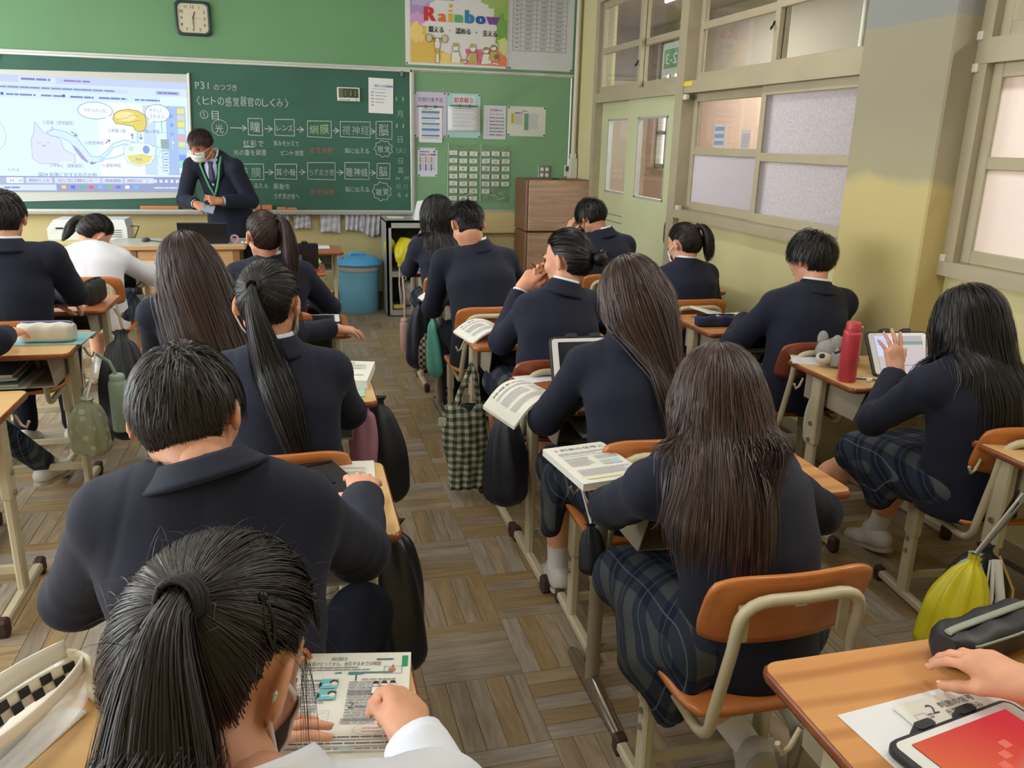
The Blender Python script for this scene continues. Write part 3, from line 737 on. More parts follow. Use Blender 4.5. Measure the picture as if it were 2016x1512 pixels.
# class sign on the transom glass, read from the corridor
t = thing('class_sign', 'green class sign 2-3 taped on the glass above the door', 'sign')
sy0, sy1, sz0, sz1 = 5.93, 6.21, 2.065, 2.29
b = MB(); b.box((XS2 + .006, (sy0 + sy1) / 2, (sz0 + sz1) / 2), (.002, sy1 - sy0, sz1 - sz0)); obj('clear_sleeve', b, pmat('plastic_sleeve', S(205, 212, 205), .4), t)
c = Canvas(plane_map((XS2 + .0045, sy1, sz0), (0, -1, 0), (0, 0, 1)), .001)
c.rect(.012, .045, sy1 - sy0 - .024, .135, S(112, 158, 128)); c.text('2-3', .14, .075, .105, S(225, 235, 225), 'c', .2, mirror=True); c.done('print', printed('paper_print'), t)

# ---- the corridor behind
XC = 4.9
b = MB()
b.box(((XR + TW + XC) / 2, 4.8, -.05), (XC - XR - TW, 13.4, .1)); struct('floor', b, pmat('corridor_floor', S(150, 120, 100), .4))
b = MB(); b.box(((XR + TW + XC) / 2, 4.8, ZC + .05), (XC - XR - TW, 13.4, .1)); struct('ceiling', b, pmat('corridor_ceiling_grey', S(160, 156, 150), .9))
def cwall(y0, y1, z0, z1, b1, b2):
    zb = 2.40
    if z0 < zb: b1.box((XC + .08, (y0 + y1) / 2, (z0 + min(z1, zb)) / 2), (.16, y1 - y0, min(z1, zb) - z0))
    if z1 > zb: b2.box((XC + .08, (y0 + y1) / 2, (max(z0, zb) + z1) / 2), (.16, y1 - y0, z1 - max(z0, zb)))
b1, b2 = MB(), MB(); oy = ((5.35, 6.85), (10.55, 11.2)); oz0, oz1 = 1.25, 2.92
ys = [YB] + [v for p in oy for v in p] + [11.4]
for i in range(0, len(ys), 2): cwall(ys[i], ys[i + 1], 0, ZC, b1, b2)
for y0, y1 in oy: cwall(y0, y1, 0, oz0, b1, b2); cwall(y0, y1, oz1, ZC, b1, b2)
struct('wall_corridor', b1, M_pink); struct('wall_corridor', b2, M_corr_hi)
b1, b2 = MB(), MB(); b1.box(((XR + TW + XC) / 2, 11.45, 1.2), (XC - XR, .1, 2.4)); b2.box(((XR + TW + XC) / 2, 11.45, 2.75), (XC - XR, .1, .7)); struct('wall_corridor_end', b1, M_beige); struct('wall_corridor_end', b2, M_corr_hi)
b1 = MB(); b1.box(((XR + TW + XC) / 2, YB - .05, ZC / 2), (XC - XR, .1, ZC)); struct('wall_corridor_end', b1, M_beige)
b1 = MB(); b1.box((XR + TW / 2, 9.75, ZC / 2), (TW, 3.4, ZC)); struct('wall_corridor_inner', b1, M_beige)
for i, (y0, y1) in enumerate(oy):
    w = sgroup('window_%d' % (9 + i)); b = MB()
    for z in (oz0 + .03, 1.72, 2.3, oz1 - .03): b.box((XC + .08, (y0 + y1) / 2, z), (.06, y1 - y0, .05))
    for y in (y0 + .025, (y0 + y1) / 2, y1 - .025): b.box((XC + .08, y, (oz0 + oz1) / 2), (.06, .05, oz1 - oz0))
    b.box((XC - .01, (y0 + y1) / 2, oz0 - .02), (.06, y1 - y0 + .1, .04)); obj('frame', b, M_frame, w)
    b = MB(); b.box((XC + .09, (y0 + y1) / 2, (oz0 + oz1) / 2), (.006, y1 - y0, oz1 - oz0)); obj('pane', b, M_glass, w)
for i, y in enumerate((1.5, 5.2, 8.2)):
    t = thing('corridor_lamp', ('near', 'middle', 'far')[i] + ' white tube lamp under the corridor ceiling', 'lamp', (3.9, y, ZC), 0, 'tube lamps on the corridor ceiling')
    b = MB(); b.box((0, 0, -.03), (.12, 1.26, .06), bev=.01); obj('housing', b, M_white, t)
    b = MB(); b.tube([(0, -.6, -.085), (0, .6, -.085)], .018, 10); obj('tube', b, MATS['lit_tube'], t)
    area_light('lamp_light', (3.9, y, ZC - .12), (0, 0, 0), .2, 1.2, (60, 24, 44)[i], (1, .96, .9))
# greenery outside the corridor windows
M_leaf = pmat('tree_leaves', S(110, 160, 80), .7, var=.3, scale=3)
for i, (x, y, z, r_) in enumerate(((8.0, 11.6, 1.4, 1.3), (10.8, 15.6, 2.0, 1.7), (8.4, 15.8, .8, 1.0))):
    t = thing('tree', ('middle', 'far tall', 'far low')[i] + ' green leafy tree outside the far corridor window', 'tree', (x, y, -1.2), 0, 'trees outside the corridor window')
    b = MB(); b.tube([(0, 0, 0), (.05, .02, 1.2 + z - r_ * .3)], [.12, .06], 8); obj('trunk', b, pmat('bark', S(90, 70, 55), .9), t)
    b = MB(); rr = np.random.default_rng(i); P = rr.normal(size=(700, 3)); P /= np.linalg.norm(P, axis=1)[:, None]; P *= (rr.random(700) ** .33 * r_)[:, None]; P[:, 2] = P[:, 2] * .8 + 1.2 + z
    for p in P:
        a = nrm(rr.normal(size=3)); c_ = nrm(np.cross(a, rr.normal(size=3))); s_ = .13
        b.add([p - a * s_, p - c_ * s_ * .6, p + a * s_, p + c_ * s_ * .6], [(0, 1, 2, 3)], False)
    o = obj('leaves', b, M_leaf, t); o['kind'] = 'stuff'
# ================================================================== desks and chairs
M_tube = pmat('cream_painted_tube', S(196, 186, 158), .38, var=.05, scale=12)
M_tube_g = pmat('grey_brown_painted_tube', S(148, 138, 120), .4, var=.06, scale=12)
M_bolt = pmat('bolt_steel', S(170, 170, 168), .3, metal=.9)
M_hole = pmat('dark_hole', S(40, 34, 28), .8)
M_traymetal = pmat('desk_tray_sheet', S(168, 160, 140), .45, var=.05)
TOPS = {
 'orange': wood('desktop_orange', S(204, 142, 84), S(224, 166, 106), .3, (.6, 9, 9), 1.0, .6, bands=4.2, bump=.03),
 'maple': wood('desktop_maple', S(214, 172, 112), S(228, 190, 134), .32, (1, 9, 9), 1.2, .8, bump=.03),
 'brown': wood('desktop_brown', S(164, 100, 62), S(188, 122, 78), .3, (1, 9, 9), 1.0, .8, bump=.03),
 'red': wood('desktop_red', S(150, 74, 44), S(172, 92, 56), .22, (1, 9, 9), 1.0, .8, bump=.03),
 'tan': wood('desktop_tan', S(176, 132, 90), S(196, 152, 108), .3, (1, 9, 9), 1.0, .8, bump=.03)}
M_edge = wood('desk_edge_brown', S(116, 62, 36), S(150, 84, 48), .2, (1, 14, 14), 1.0, .6, bump=.02)
M_edge2 = wood('desk_edge_orange', S(168, 98, 52), S(190, 118, 68), .22, (1, 14, 14), 1.0, .6, bump=.02)
PLY = {'orange': wood('ply_orange', S(184, 108, 54), S(204, 128, 70), .3, (1.2, 14, 14), 1.0, .8, bump=.03), 'red': wood('ply_red', S(124, 62, 40), S(150, 80, 52), .28, (1.2, 14, 14), 1.0, .8, bump=.03)}
M_plyedge = pmat('ply_edge', S(190, 130, 80), .4)
DESK_H = .70
def rrect(w, d, r, n=5):
    P = []
    for cx, cy, a in ((w / 2 - r, d / 2 - r, 0), (-w / 2 + r, d / 2 - r, 90), (-w / 2 + r, -d / 2 + r, 180), (w / 2 - r, -d / 2 + r, 270)):
        for k in range(n + 1): t = math.radians(a + 90 * k / n); P.append((cx + r * math.cos(t), cy + r * math.sin(t)))
    return P
_deskparts = {}
def desk(x, y, label, top='maple', edge='brown', style='square', w=.65, d=.45, rz=0.0, tray_books=True):
    """x, y = centre of the tabletop; the sitter's side is -y"""
    t = thing('school_desk', label, 'desk', (x, y, 0), rz, 'school desks')
    me_ = M_edge if edge == 'brown' else M_edge2
    b = MB(); P = rrect(w, d, .028); b.loft([[(px * .985, py * .98, DESK_H - .0022) for px, py in P], [(px * .985, py * .98, DESK_H) for px, py in P]], smooth=False); obj('tabletop', b, TOPS[top], t)
    b = MB(); prof = [(.965, -.024), (.992, -.021), (1.0, -.012), (.998, -.005), (.985, -.0012)]
    b.loft([[(px * s_, py * (1 - (1 - s_) * w / d), DESK_H + z) for px, py in P] for s_, z in prof]); obj('edge_band', b, me_, t)
    m = M_tube if style == 'square' else M_tube_g
    hx = w / 2 - .055; py = .05
    for s in (-1, 1):
        b = MB()
        if style == 'square':
            b.box((s * hx, py, .235), (.026, .052, .43), bev=.006); b.box((s * hx, py, .53), (.034, .062, .30), bev=.006)
            for k in range(5): b.box((s * (hx + .0172), py - .0, .44 + .045 * k), (.0012, .012, .012), bev=.0005)
        else:
            b.tube([(s * hx, py, .03), (s * hx, py, .66)], .021, 14)
            b.tube([(s * hx, py, .36), (s * hx, py, .40)], .0245, 14)
        l = obj('leg', b, m, t)
        if style == 'square':
            for z in (.40, .47): b = MB(); b.tube([(s * (hx + .014), py, z), (s * (hx + .024), py, z)], .009, 8); obj('bolt', b, M_bolt, l)
        b = MB()
        if style == 'square': b.box((s * hx, .03, .035), (.030, .40, .034), bev=.006)
        else: b.loft([[(s * hx + .024 * k_ * math.cos(a), yy, .004 + .05 * k_ * max(0, math.sin(a)) * hh) for a in [PI * i / 8 for i in range(9)]] for yy, k_, hh in ((-.19, .55, .5), (-.17, .8, .55), (-.02, 1.0, .8), (.05, 1.05, 1.0), (.12, 1.0, .8), (.22, .7, .55), (.235, .5, .5))])
        f = obj('foot', b, m if style == 'square' else pmat('worn_chrome', S(150, 140, 124), .25, metal=.8, var=.1), t)
        if style == 'square':
            for yy in (-.175, .235):
                b = MB(); b.box((s * hx, yy, .034), (.036, .045, .056), bev=.008); b.box((s * hx, yy, .01), (.03, .036, .02), bev=.004); obj('foot_cap', b, M_rubber, f)
    b = MB()
    if style == 'square': b.box((0, py + .01, .115), (2 * hx - .02, .016, .034), bev=.004)
    else: b.tube([(-hx, py, .13), (hx, py, .13)], .014, 10)
    obj('crossbar', b, m, t)
    # book tray: bottom, back and two slanted side plates
    b = MB(); tw = w - .17
    b.box((0, .02, .545), (tw, .33, .006)); b.box((0, .185, .61), (tw, .006, .135))
    for s in (-1, 1): b.prism([(-.145, .545), (.185, .545), (.185, .676), (-.20, .676), (-.19, .655)], -.002, .002, np.array([[0, 0, 1.], [1, 0, 0], [0, 1, 0]]), (s * tw / 2, 0, 0))
    obj('book_tray', b, M_traymetal, t)
    b = MB(); b.tube([(-hx - .03, .12, .645), (-hx - .045, .12, .61), (-hx - .06, .12, .60), (-hx - .07, .12, .622)], .005, 7); obj('bag_hook', b, m, t)
    b = MB(); b.tube([(hx + .03, .12, .645), (hx + .045, .12, .61), (hx + .06, .12, .60), (hx + .07, .12, .622)], .005, 7); obj('bag_hook', b, m, t)
    return t
def chair(x, y, label, ply='orange', rz=0.0, sticker=False):
    """x, y = centre of the seat; the sitter looks to +y"""
    t = thing('school_chair', label, 'chair', (x, y, 0), rz, 'school chairs')
    m = PLY[ply]
    def back(u, v):
        X = (u - .5) * .37; k = X / .185; Z = .585 + v * .175; dz = 0
        ex = abs(k) ** 4
        Y = -.205 - (v - .5) * .05 + .030 * k * k
        return (X * (1 - .06 * (2 * v - 1) ** 4 * abs(k)), Y, .672 + (Z - .672) * (1 - .22 * abs(k) ** 5))
    b = MB(); b.slab(back, 22, 8, .011); o = obj('backrest', b, m, t)
    def seat(u, v):
        X = (u - .5) * .38; Y = -.19 + v * .385; k = X / .19
        return (X * (1 - .12 * abs(2 * v - 1) ** 6), Y * (1 - .07 * abs(k) ** 6), .425 - .012 * math.exp(-((v - .4) / .3) ** 2) * (1 - k * k) - (.014 * max(0, (v - .75) / .25) ** 2))
    b = MB(); b.slab(seat, 14, 12, .012); obj('seat', b, m, t)
    # one bent tube: up both sides, arching across the back of the backrest
    def arc(p0, p1, p2, n=5): return [tuple((1 - s) ** 2 * np.array(p0) + 2 * s * (1 - s) * np.array(p1) + s * s * np.array(p2)) for s in [i / n for i in range(n + 1)]]
    xs, zt = .135, .715
    left = [(-xs - .02, .15, .385), (-xs - .02, -.10, .375)] + arc((-xs - .02, -.13, .372), (-xs - .02, -.205, .365), (-xs - .02, -.208, .44)) + [(-xs, -.222, .60)] + arc((-xs, -.232, .66), (-xs, -.240, zt), (-xs + .06, -.243, zt + .004))
    right = [(-p[0], p[1], p[2]) for p in left[::-1]]
    b = MB(); b.tube(left + [(0, -.247, zt + .004)] + right, .0125, 10, up=(0, 0, 1)); fr = obj('back_frame', b, M_tube, t)
    for s in (-1, 1):
        b = MB(); b.box((s * (xs - .022), -.214, .655), (.026, .008, .085), bev=.003); obj('bracket', b, M_tube, fr)
        b = MB(); b.box((s * (xs + .025), .075, .215), (.026, .048, .36), bev=.005); b.box((s * (xs + .025), .075, .33), (.033, .058, .14), bev=.005)
        for k in range(4): b.box((s * (xs + .025 + .0168), .075, .28 + .032 * k), (.0012, .009, .009))
        l = obj('leg', b, M_tube, t)
        for z in (.20, .245): b = MB(); b.tube([(s * (xs + .038), .075, z), (s * (xs + .046), .075, z)], .008, 8); obj('bolt', b, M_bolt, l)
        b = MB(); b.box((s * (xs + .025), .035, .032), (.028, .36, .030), bev=.006); f = obj('foot', b, M_tube, t)
        for yy in (-.15, .22):
            b = MB(); b.box((s * (xs + .025), yy, .03), (.033, .04, .05), bev=.007); b.box((s * (xs + .025), yy, .008), (.027, .03, .016)); obj('foot_cap', b, M_rubber, f)
    b = MB(); b.box((0, .075, .10), (2 * xs + .03, .014, .03), bev=.003); obj('crossbar', b, M_tube, t); b = MB(); b.box((0, .075, .395), (2 * xs + .06, .03, .022), bev=.003); obj('seat_rail', b, M_tube, t)
    if sticker:
        b = MB(); b.box((.01, -.2185, .69), (.026, .0012, .016)); obj('number_sticker', b, M_white, t, label='white number sticker')
    return t
# right of the aisle (nearest first), left of the aisle, far left, along the corridor wall
XC3, XC2, XC1, XC4 = 1.055, -.125, -1.245, 2.30
DK = {}
for key, x, y, lab, top, edge, st in (
 ('R1', 1.06, .855, 'orange wood-grain desk at the lower right corner with a tablet on it', 'orange', 'brown', 'square'),
 ('R2', XC3, 1.915, 'brown desk on a grey round post in front of the brown-haired leaning girl', 'orange', 'brown', 'round'),
 ('R3', XC3 + .02, 2.69, 'red-brown desk with a book curling over its edge and a standing tablet', 'red', 'red', 'square'),
 ('R4', XC3 - .015, 3.59, 'brown desk with the checked tote bag hanging at its side', 'brown', 'orange', 'square'),
 ('R5', XC3, 4.64, 'desk with a teal bag and a dark bag hanging at its aisle side', 'brown', 'brown', 'round'),
 ('R6', XC3 - .015, 5.63, 'tan desk beside the grey shelf, with a pink flask hanging from it', 'tan', 'brown', 'round'),
 ('L1', -.17, 1.015, 'maple desk under the open textbook of the girl in the white shirt', 'maple', 'brown', 'square'),
 ('L2', XC2, 1.91, 'maple desk under the black tablet case, in front of the nearest boy', 'maple', 'brown', 'square'),
 ('L3', -.085, 2.90, 'maple desk with a thick open book at the aisle corner', 'maple', 'brown', 'square'),
 ('L4', -.105, 3.93, 'red-brown desk with a flat dark tablet, in front of the long-haired girl', 'red', 'red', 'square'),
 ('L5', -.14, 4.64, 'maple desk beside the blue bin, with a pale paper at its corner', 'maple', 'brown', 'square'),
 ('L6', -.15, 5.72, 'empty red-brown desk with a black tablet on its stand', 'red', 'red', 'square'),
 ('L7', .02, 6.75, 'brown desk farthest forward by the yellow wall, with papers at its corner', 'brown', 'brown', 'square'),
 ('C', -1.235, 2.79, 'pale maple desk at the left edge of the photo', 'maple', 'brown', 'square'),
 ('B', -1.23, 3.74, 'maple desk with a white pencil case on a blue folder', 'maple', 'brown', 'square'),
 ('A', -1.27, 4.62, 'brown glossy desk with a black pencil case', 'brown', 'brown', 'square'),
 ('Z', -1.27, 5.95, 'desk under the girl in white writing, before the teacher desk', 'maple', 'brown', 'square'),
 ('H', 2.32, 1.82, 'maple desk by the right wall with drawstring bags hanging in front of it', 'maple', 'brown', 'square'),
 ('G', 2.30, 2.745, 'maple desk with a red bottle and a plush toy by the right wall', 'maple', 'brown', 'square'),
 ('W', 2.20, 3.68, 'brown desk with a navy pencil case by the right wall', 'orange', 'brown', 'square'),
 ('W2', 2.24, 4.75, 'desk of the girl with a ponytail near the far corridor window', 'brown', 'brown', 'square'),
 ('W3', 1.98, 5.66, 'desk in front of the boy with a black mask by the wood cabinet', 'brown', 'brown', 'square')):
    DK[key] = desk(x, y, lab, top, edge if edge in ('brown',) else 'orange', st, w=.62 if key in ('W2', 'W3') else .65)
for x, y, lab, ply, rz in (
 (.925, 1.47, 'orange plywood chair with a cream tube frame, nearest on the right', 'orange', 0.0),
 (.99, 2.22, 'orange plywood chair behind the open book on the second right desk', 'orange', -.03),
 (.96, 3.12, 'brown plywood chair of the girl with the low bun', 'red', 0.0),
 (.93, 4.16, 'orange plywood chair of the short-haired boy by the aisle', 'orange', 0.0),
 (.92, 5.17, 'orange plywood chair with a black bag strap, beside the grey shelf', 'orange', 0.0),
 (-.12, .50, 'chair of the girl in the white shirt nearest the camera', 'orange', 0.0),
 (-.19, 1.42, 'chair of the nearest boy, under his jacket', 'orange', 0.0),
 (-.07, 2.30, 'orange plywood chair with a cream arch behind the ponytail girl', 'orange', 0.0),
 (-.30, 3.36, 'chair of the girl with straight brown hair', 'orange', 0.0),
 (-.13, 4.17, 'orange chair of the girl with the high ponytail', 'orange', 0.0),
 (-1.27, 4.12, 'chair of the boy at the left edge in a navy jacket', 'orange', 0.0),
 (-1.40, 3.26, 'chair of the seated person cut off at the left edge', 'orange', 0.0),
 (-1.17, 5.32, 'chair with a curved orange back behind the girl in white', 'orange', 0.0),
 (2.20, 2.10, 'orange plywood chair of the girl with the tablet by the wall', 'orange', -.12),
 (2.17, 3.22, 'red-brown plywood chair of the boy by the pillar', 'red', 0.0),
 (2.08, 4.22, 'orange chair of the masked girl with a ponytail by the wall', 'orange', 0.0),
 (1.93, 5.12, 'chair of the boy with the black mask', 'orange', 0.0)):
    chair(x, y, lab, ply, rz, sticker=(y == 1.47))
# ================================================================== people: implicit surfaces turned into one smooth mesh each
def smin(a, b, k):
    if k <= 0: return np.minimum(a, b)
    h = np.maximum(k - np.abs(a - b), 0) / k
    return np.minimum(a, b) - h * h * k * .25
def s_cap(P, a, b, r1, r2):
    a = np.asarray(a, float); ab = np.asarray(b, float) - a
    t = np.clip((P - a) @ ab / max(ab @ ab, 1e-9), 0, 1)
    return np.linalg.norm(P - a - t[:, None] * ab, axis=1) - (r1 + (r2 - r1) * t)
def s_ell(P, c, R, r):
    q = (P - c) @ R; r = np.asarray(r, float)
    k0 = np.linalg.norm(q / r, axis=1); k1 = np.linalg.norm(q / (r * r), axis=1) + 1e-9
    return k0 * (k0 - 1) / k1
def s_ecap(P, a, b, lat, r1, r2):
    """capsule with an elliptic section: lat = direction of the first radius"""
    a = np.asarray(a, float); ab = np.asarray(b, float) - a; L = np.linalg.norm(ab); ax = ab / L
    lat = nrm(lat - ax * (lat @ ax)); fw = np.cross(ax, lat); D = P - a
    s = D @ ax; t = np.clip(s / L, 0, 1); e = s - t * L
    rx = r1[0] + (r2[0] - r1[0]) * t; ry = r1[1] + (r2[1] - r1[1]) * t; rz = np.minimum(rx, ry)
    u, w = D @ lat, D @ fw
    k0 = np.sqrt((u / rx) ** 2 + (w / ry) ** 2 + (e / rz) ** 2); k1 = np.sqrt((u / rx ** 2) ** 2 + (w / ry ** 2) ** 2 + (e / rz ** 2) ** 2) + 1e-9
    return np.where(k0 < .2, (k0 - 1) * rz, k0 * (k0 - 1) / k1)
def snoise(P, f, seed):
    r = np.random.default_rng(seed); o = 0
    for _ in range(5):
        d = r.normal(size=3); d /= np.linalg.norm(d); o = o + np.sin(P @ d * f * r.uniform(.7, 1.4) + r.uniform(0, 6.3))
    return o / 5
def surface(fn, lo, hi, h, relax=1):
    """surface nets on the zero level of fn inside the box lo..hi"""
    lo = np.asarray(lo, float); q = 4
    nb = np.maximum(1, np.ceil((np.asarray(hi, float) - lo) / (h * q)).astype(int)); n = nb * q + 1
    cx = [lo[i] + (np.arange(nb[i]) + .5) * h * q for i in range(3)]
    G = np.stack(np.meshgrid(*cx, indexing='ij'), -1).reshape(-1, 3)
    dc = fn(G).reshape(nb); near = np.abs(dc) < h * q * 1.9
    gi = [np.minimum(np.arange(n[i]) // q, nb[i] - 1) for i in range(3)]
    Vv = dc[np.ix_(*gi)].astype(float); m = near[np.ix_(*gi)]
    for ax in range(3):
        sl = [slice(None)] * 3; idx = np.arange(q, n[ax] - 1, q); sl[ax] = idx; s2 = list(sl); s2[ax] = idx - 1
        m[tuple(sl)] |= m[tuple(s2)]
    I = np.argwhere(m); Vv[m] = fn(lo + I * h)
    ins = Vv < 0; s = np.zeros(n - 1, int)
    for c in range(8):
        a, b, d = c & 1, (c >> 1) & 1, c >> 2
        s += ins[a:n[0] - 1 + a, b:n[1] - 1 + b, d:n[2] - 1 + d]
    act = (s > 0) & (s < 8); C = np.argwhere(act); ids = -np.ones(act.shape, int); ids[act] = np.arange(len(C))
    pos = np.zeros((len(C), 3)); cnt = np.zeros(len(C))
    cor = [np.array((c & 1, (c >> 1) & 1, c >> 2)) for c in range(8)]; cv = [Vv[tuple((C + c).T)] for c in cor]
    for i in range(8):
        for j in range(i + 1, 8):
            if np.abs(cor[i] - cor[j]).sum() != 1: continue
            a, b = cv[i], cv[j]; x = (a < 0) != (b < 0); t = np.where(x, a / np.where(x, a - b, 1), 0)
            pos += np.where(x[:, None], cor[i] + t[:, None] * (cor[j] - cor[i]), 0); cnt += x
    pos = lo + (C + pos / cnt[:, None]) * h
    F = []
    for ax in range(3):
        sl = [slice(1, n[0] - 1), slice(1, n[1] - 1), slice(1, n[2] - 1)]; sa = list(sl); sa[ax] = slice(0, n[ax] - 1); sb = list(sl); sb[ax] = slice(1, n[ax])
        A, B = ins[tuple(sa)], ins[tuple(sb)]; E = np.argwhere(A != B); off = np.ones(3, int); off[ax] = 0; E = E + off
        u, w = (ax + 1) % 3, (ax + 2) % 3; du = np.zeros(3, int); du[u] = 1; dw = np.zeros(3, int); dw[w] = 1
        q4 = [ids[tuple(k.T)] for k in (E - du - dw, E - dw, E, E - du)]
        Q = np.stack(q4, 1); sgn = ins[tuple(E.T)]; Q[~sgn] = Q[~sgn][:, ::-1]; F.append(Q)
    F = np.concatenate(F); F = F[(F >= 0).all(1)]
    for _ in range(relax):
        acc = np.zeros_like(pos); k = np.zeros(len(pos))
        for a in range(4):
            np.add.at(acc, F[:, a], pos[F[:, (a + 1) % 4]]); np.add.at(acc, F[:, a], pos[F[:, a - 1]]); np.add.at(k, F[:, a], 2)
        k[k == 0] = 1; pos = pos * .5 + acc / k[:, None] * .5
    return pos, F
def qmesh(name, parts, mats):
    """parts: (verts, faces, material index); one mesh, smooth"""
    vs = []; fs = []; mi = []; b = 0
    for v, f, m in parts:
        vs.append(v); fs += (np.asarray(f) + b).tolist() if isinstance(f, np.ndarray) else [[i + b for i in q] for q in f]; mi += [m] * len(f); b += len(v)
    me = bpy.data.meshes.new(name); me.from_pydata(np.concatenate(vs).tolist(), [], fs)
    for m in mats: me.materials.append(m)
    me.polygons.foreach_set('material_index', mi); me.polygons.foreach_set('use_smooth', [True] * len(fs)); me.update(); return me

# ---- materials of skin, cloth and hair
def skin_mat(name, col):
    m, nt, b = _new(name); tc = N(nt, 'ShaderNodeTexCoord'); no = N(nt, 'ShaderNodeTexNoise'); no.inputs['Scale'].default_value = 22; no.inputs['Detail'].default_value = 4
    nt.links.new(tc.outputs['Object'], no.inputs['Vector']); rp = N(nt, 'ShaderNodeValToRGB'); e = rp.color_ramp.elements
    e[0].position = .3; e[0].color = tuple(c * .88 for c in col[:3]) + (1,); e[1].position = .7; e[1].color = tuple(min(1, c * 1.08) for c in col[:3]) + (1,)
    nt.links.new(no.outputs['Fac'], rp.inputs[0]); nt.links.new(rp.outputs[0], b.inputs['Base Color'])
    b.inputs['Roughness'].default_value = .5; b.inputs['Subsurface Weight'].default_value = .12; b.inputs['Subsurface Radius'].default_value = (.012, .005, .003)
    b.inputs['Specular IOR Level'].default_value = .35; return m
M_skin = skin_mat('skin', S(222, 164, 134)); M_skin_d = skin_mat('skin_tanned', S(190, 128, 98))
M_eye = pmat('eye_dark', S(30, 22, 20), .2); M_lip = pmat('lip', S(180, 110, 100), .5); M_nail = pmat('nail', S(232, 180, 160), .3)
M_navy = pmat('navy_wool_blazer', S(23, 28, 47), .78, spec=.3, var=.10, scale=30, bump=.35, bscale=900, sheen=.05)
M_navy2 = pmat('navy_wool_trousers', S(21, 24, 36), .88, spec=.2, var=.10, scale=25, bump=.3, bscale=900)
M_shirt = pmat('white_shirt_cotton', S(226, 230, 240), .8, spec=.2, var=.03, scale=12, bump=.12, bscale=500)
M_mask_w = pmat('white_mask_fabric', S(232, 232, 232), .8, var=.02); M_mask_b = pmat('black_mask_fabric', S(30, 30, 34), .8)
M_sock = pmat('white_sock', S(214, 212, 210), .9); M_sock_d = pmat('dark_sock', S(30, 30, 36), .9)
M_shoe = pmat('white_indoor_shoe', S(196, 192, 184), .7, var=.07, scale=18); M_sole = pmat('rubber_sole', S(176, 168, 152), .6, var=.1, scale=40)
M_band = pmat('black_hair_band', S(22, 22, 26), .7, bump=.4, bscale=300)
def plaid_mat():
    m, nt, b = _new('plaid_skirt_wool'); tc = N(nt, 'ShaderNodeAttribute', attribute_name='weave'); sp = N(nt, 'ShaderNodeSeparateXYZ'); nt.links.new(tc.outputs['Vector'], sp.inputs[0])
    def band(axis, period, width, ph=0.0):
        a = N(nt, 'ShaderNodeMath', operation='MULTIPLY_ADD'); a.inputs[1].default_value = 1 / period; a.inputs[2].default_value = ph; nt.links.new(sp.outputs[axis], a.inputs[0])
        f = N(nt, 'ShaderNodeMath', operation='FRACT'); nt.links.new(a.outputs[0], f.inputs[0])
        l = N(nt, 'ShaderNodeMath', operation='LESS_THAN'); l.inputs[1].default_value = width; nt.links.new(f.outputs[0], l.inputs[0]); return l.outputs[0]
    u, v = band('X', .085, .5), band('Y', .085, .5)
    ad = N(nt, 'ShaderNodeMath', operation='ADD'); nt.links.new(u, ad.inputs[0]); nt.links.new(v, ad.inputs[1])
    dv = N(nt, 'ShaderNodeMath', operation='MULTIPLY'); dv.inputs[1].default_value = .5; nt.links.new(ad.outputs[0], dv.inputs[0])
    rp = N(nt, 'ShaderNodeValToRGB'); e = rp.color_ramp.elements; e[0].color = S(28, 34, 54); e[1].color = S(76, 80, 84); e[1].position = 1; x = e.new(.5); x.color = S(46, 53, 68)
    nt.links.new(dv.outputs[0], rp.inputs[0])
    l1, l2 = band('X', .085, .03, .25), band('Y', .085, .03, .25); mxx = N(nt, 'ShaderNodeMath', operation='MAXIMUM'); nt.links.new(l1, mxx.inputs[0]); nt.links.new(l2, mxx.inputs[1])
    mx = N(nt, 'ShaderNodeMix', data_type='RGBA'); mx.inputs['B'].default_value = S(112, 120, 124); sc = N(nt, 'ShaderNodeMath', operation='MULTIPLY'); sc.inputs[1].default_value = .55
    nt.links.new(mxx.outputs[0], sc.inputs[0]); nt.links.new(sc.outputs[0], mx.inputs['Factor']); nt.links.new(rp.outputs[0], mx.inputs['A'])
    nt.links.new(mx.outputs['Result'], b.inputs['Base Color']); b.inputs['Roughness'].default_value = .85; b.inputs['Specular IOR Level'].default_value = .2; return m
M_plaid = plaid_mat()
def hair_mat(name, dark, light, rough=.34):
    m, nt, b = _new(name); at = N(nt, 'ShaderNodeAttribute', attribute_name='tone'); rp = N(nt, 'ShaderNodeValToRGB'); e = rp.color_ramp.elements
    e[0].color = dark; e[1].color = light; nt.links.new(at.outputs['Fac'], rp.inputs[0]); nt.links.new(rp.outputs[0], b.inputs['Base Color'])
    b.inputs['Roughness'].default_value = rough; b.inputs['Specular IOR Level'].default_value = .42
    return m
HAIR = {'black': hair_mat('hair_black', S(12, 11, 13), S(36, 32, 34), .40), 'soft': hair_mat('hair_soft_black', S(18, 14, 14), S(58, 46, 42), .42), 'brown': hair_mat('hair_dark_brown', S(34, 22, 20), S(78, 54, 48), .40), 'umber': hair_mat('hair_brown_grey', S(30, 22, 20), S(104, 80, 72), .38)}

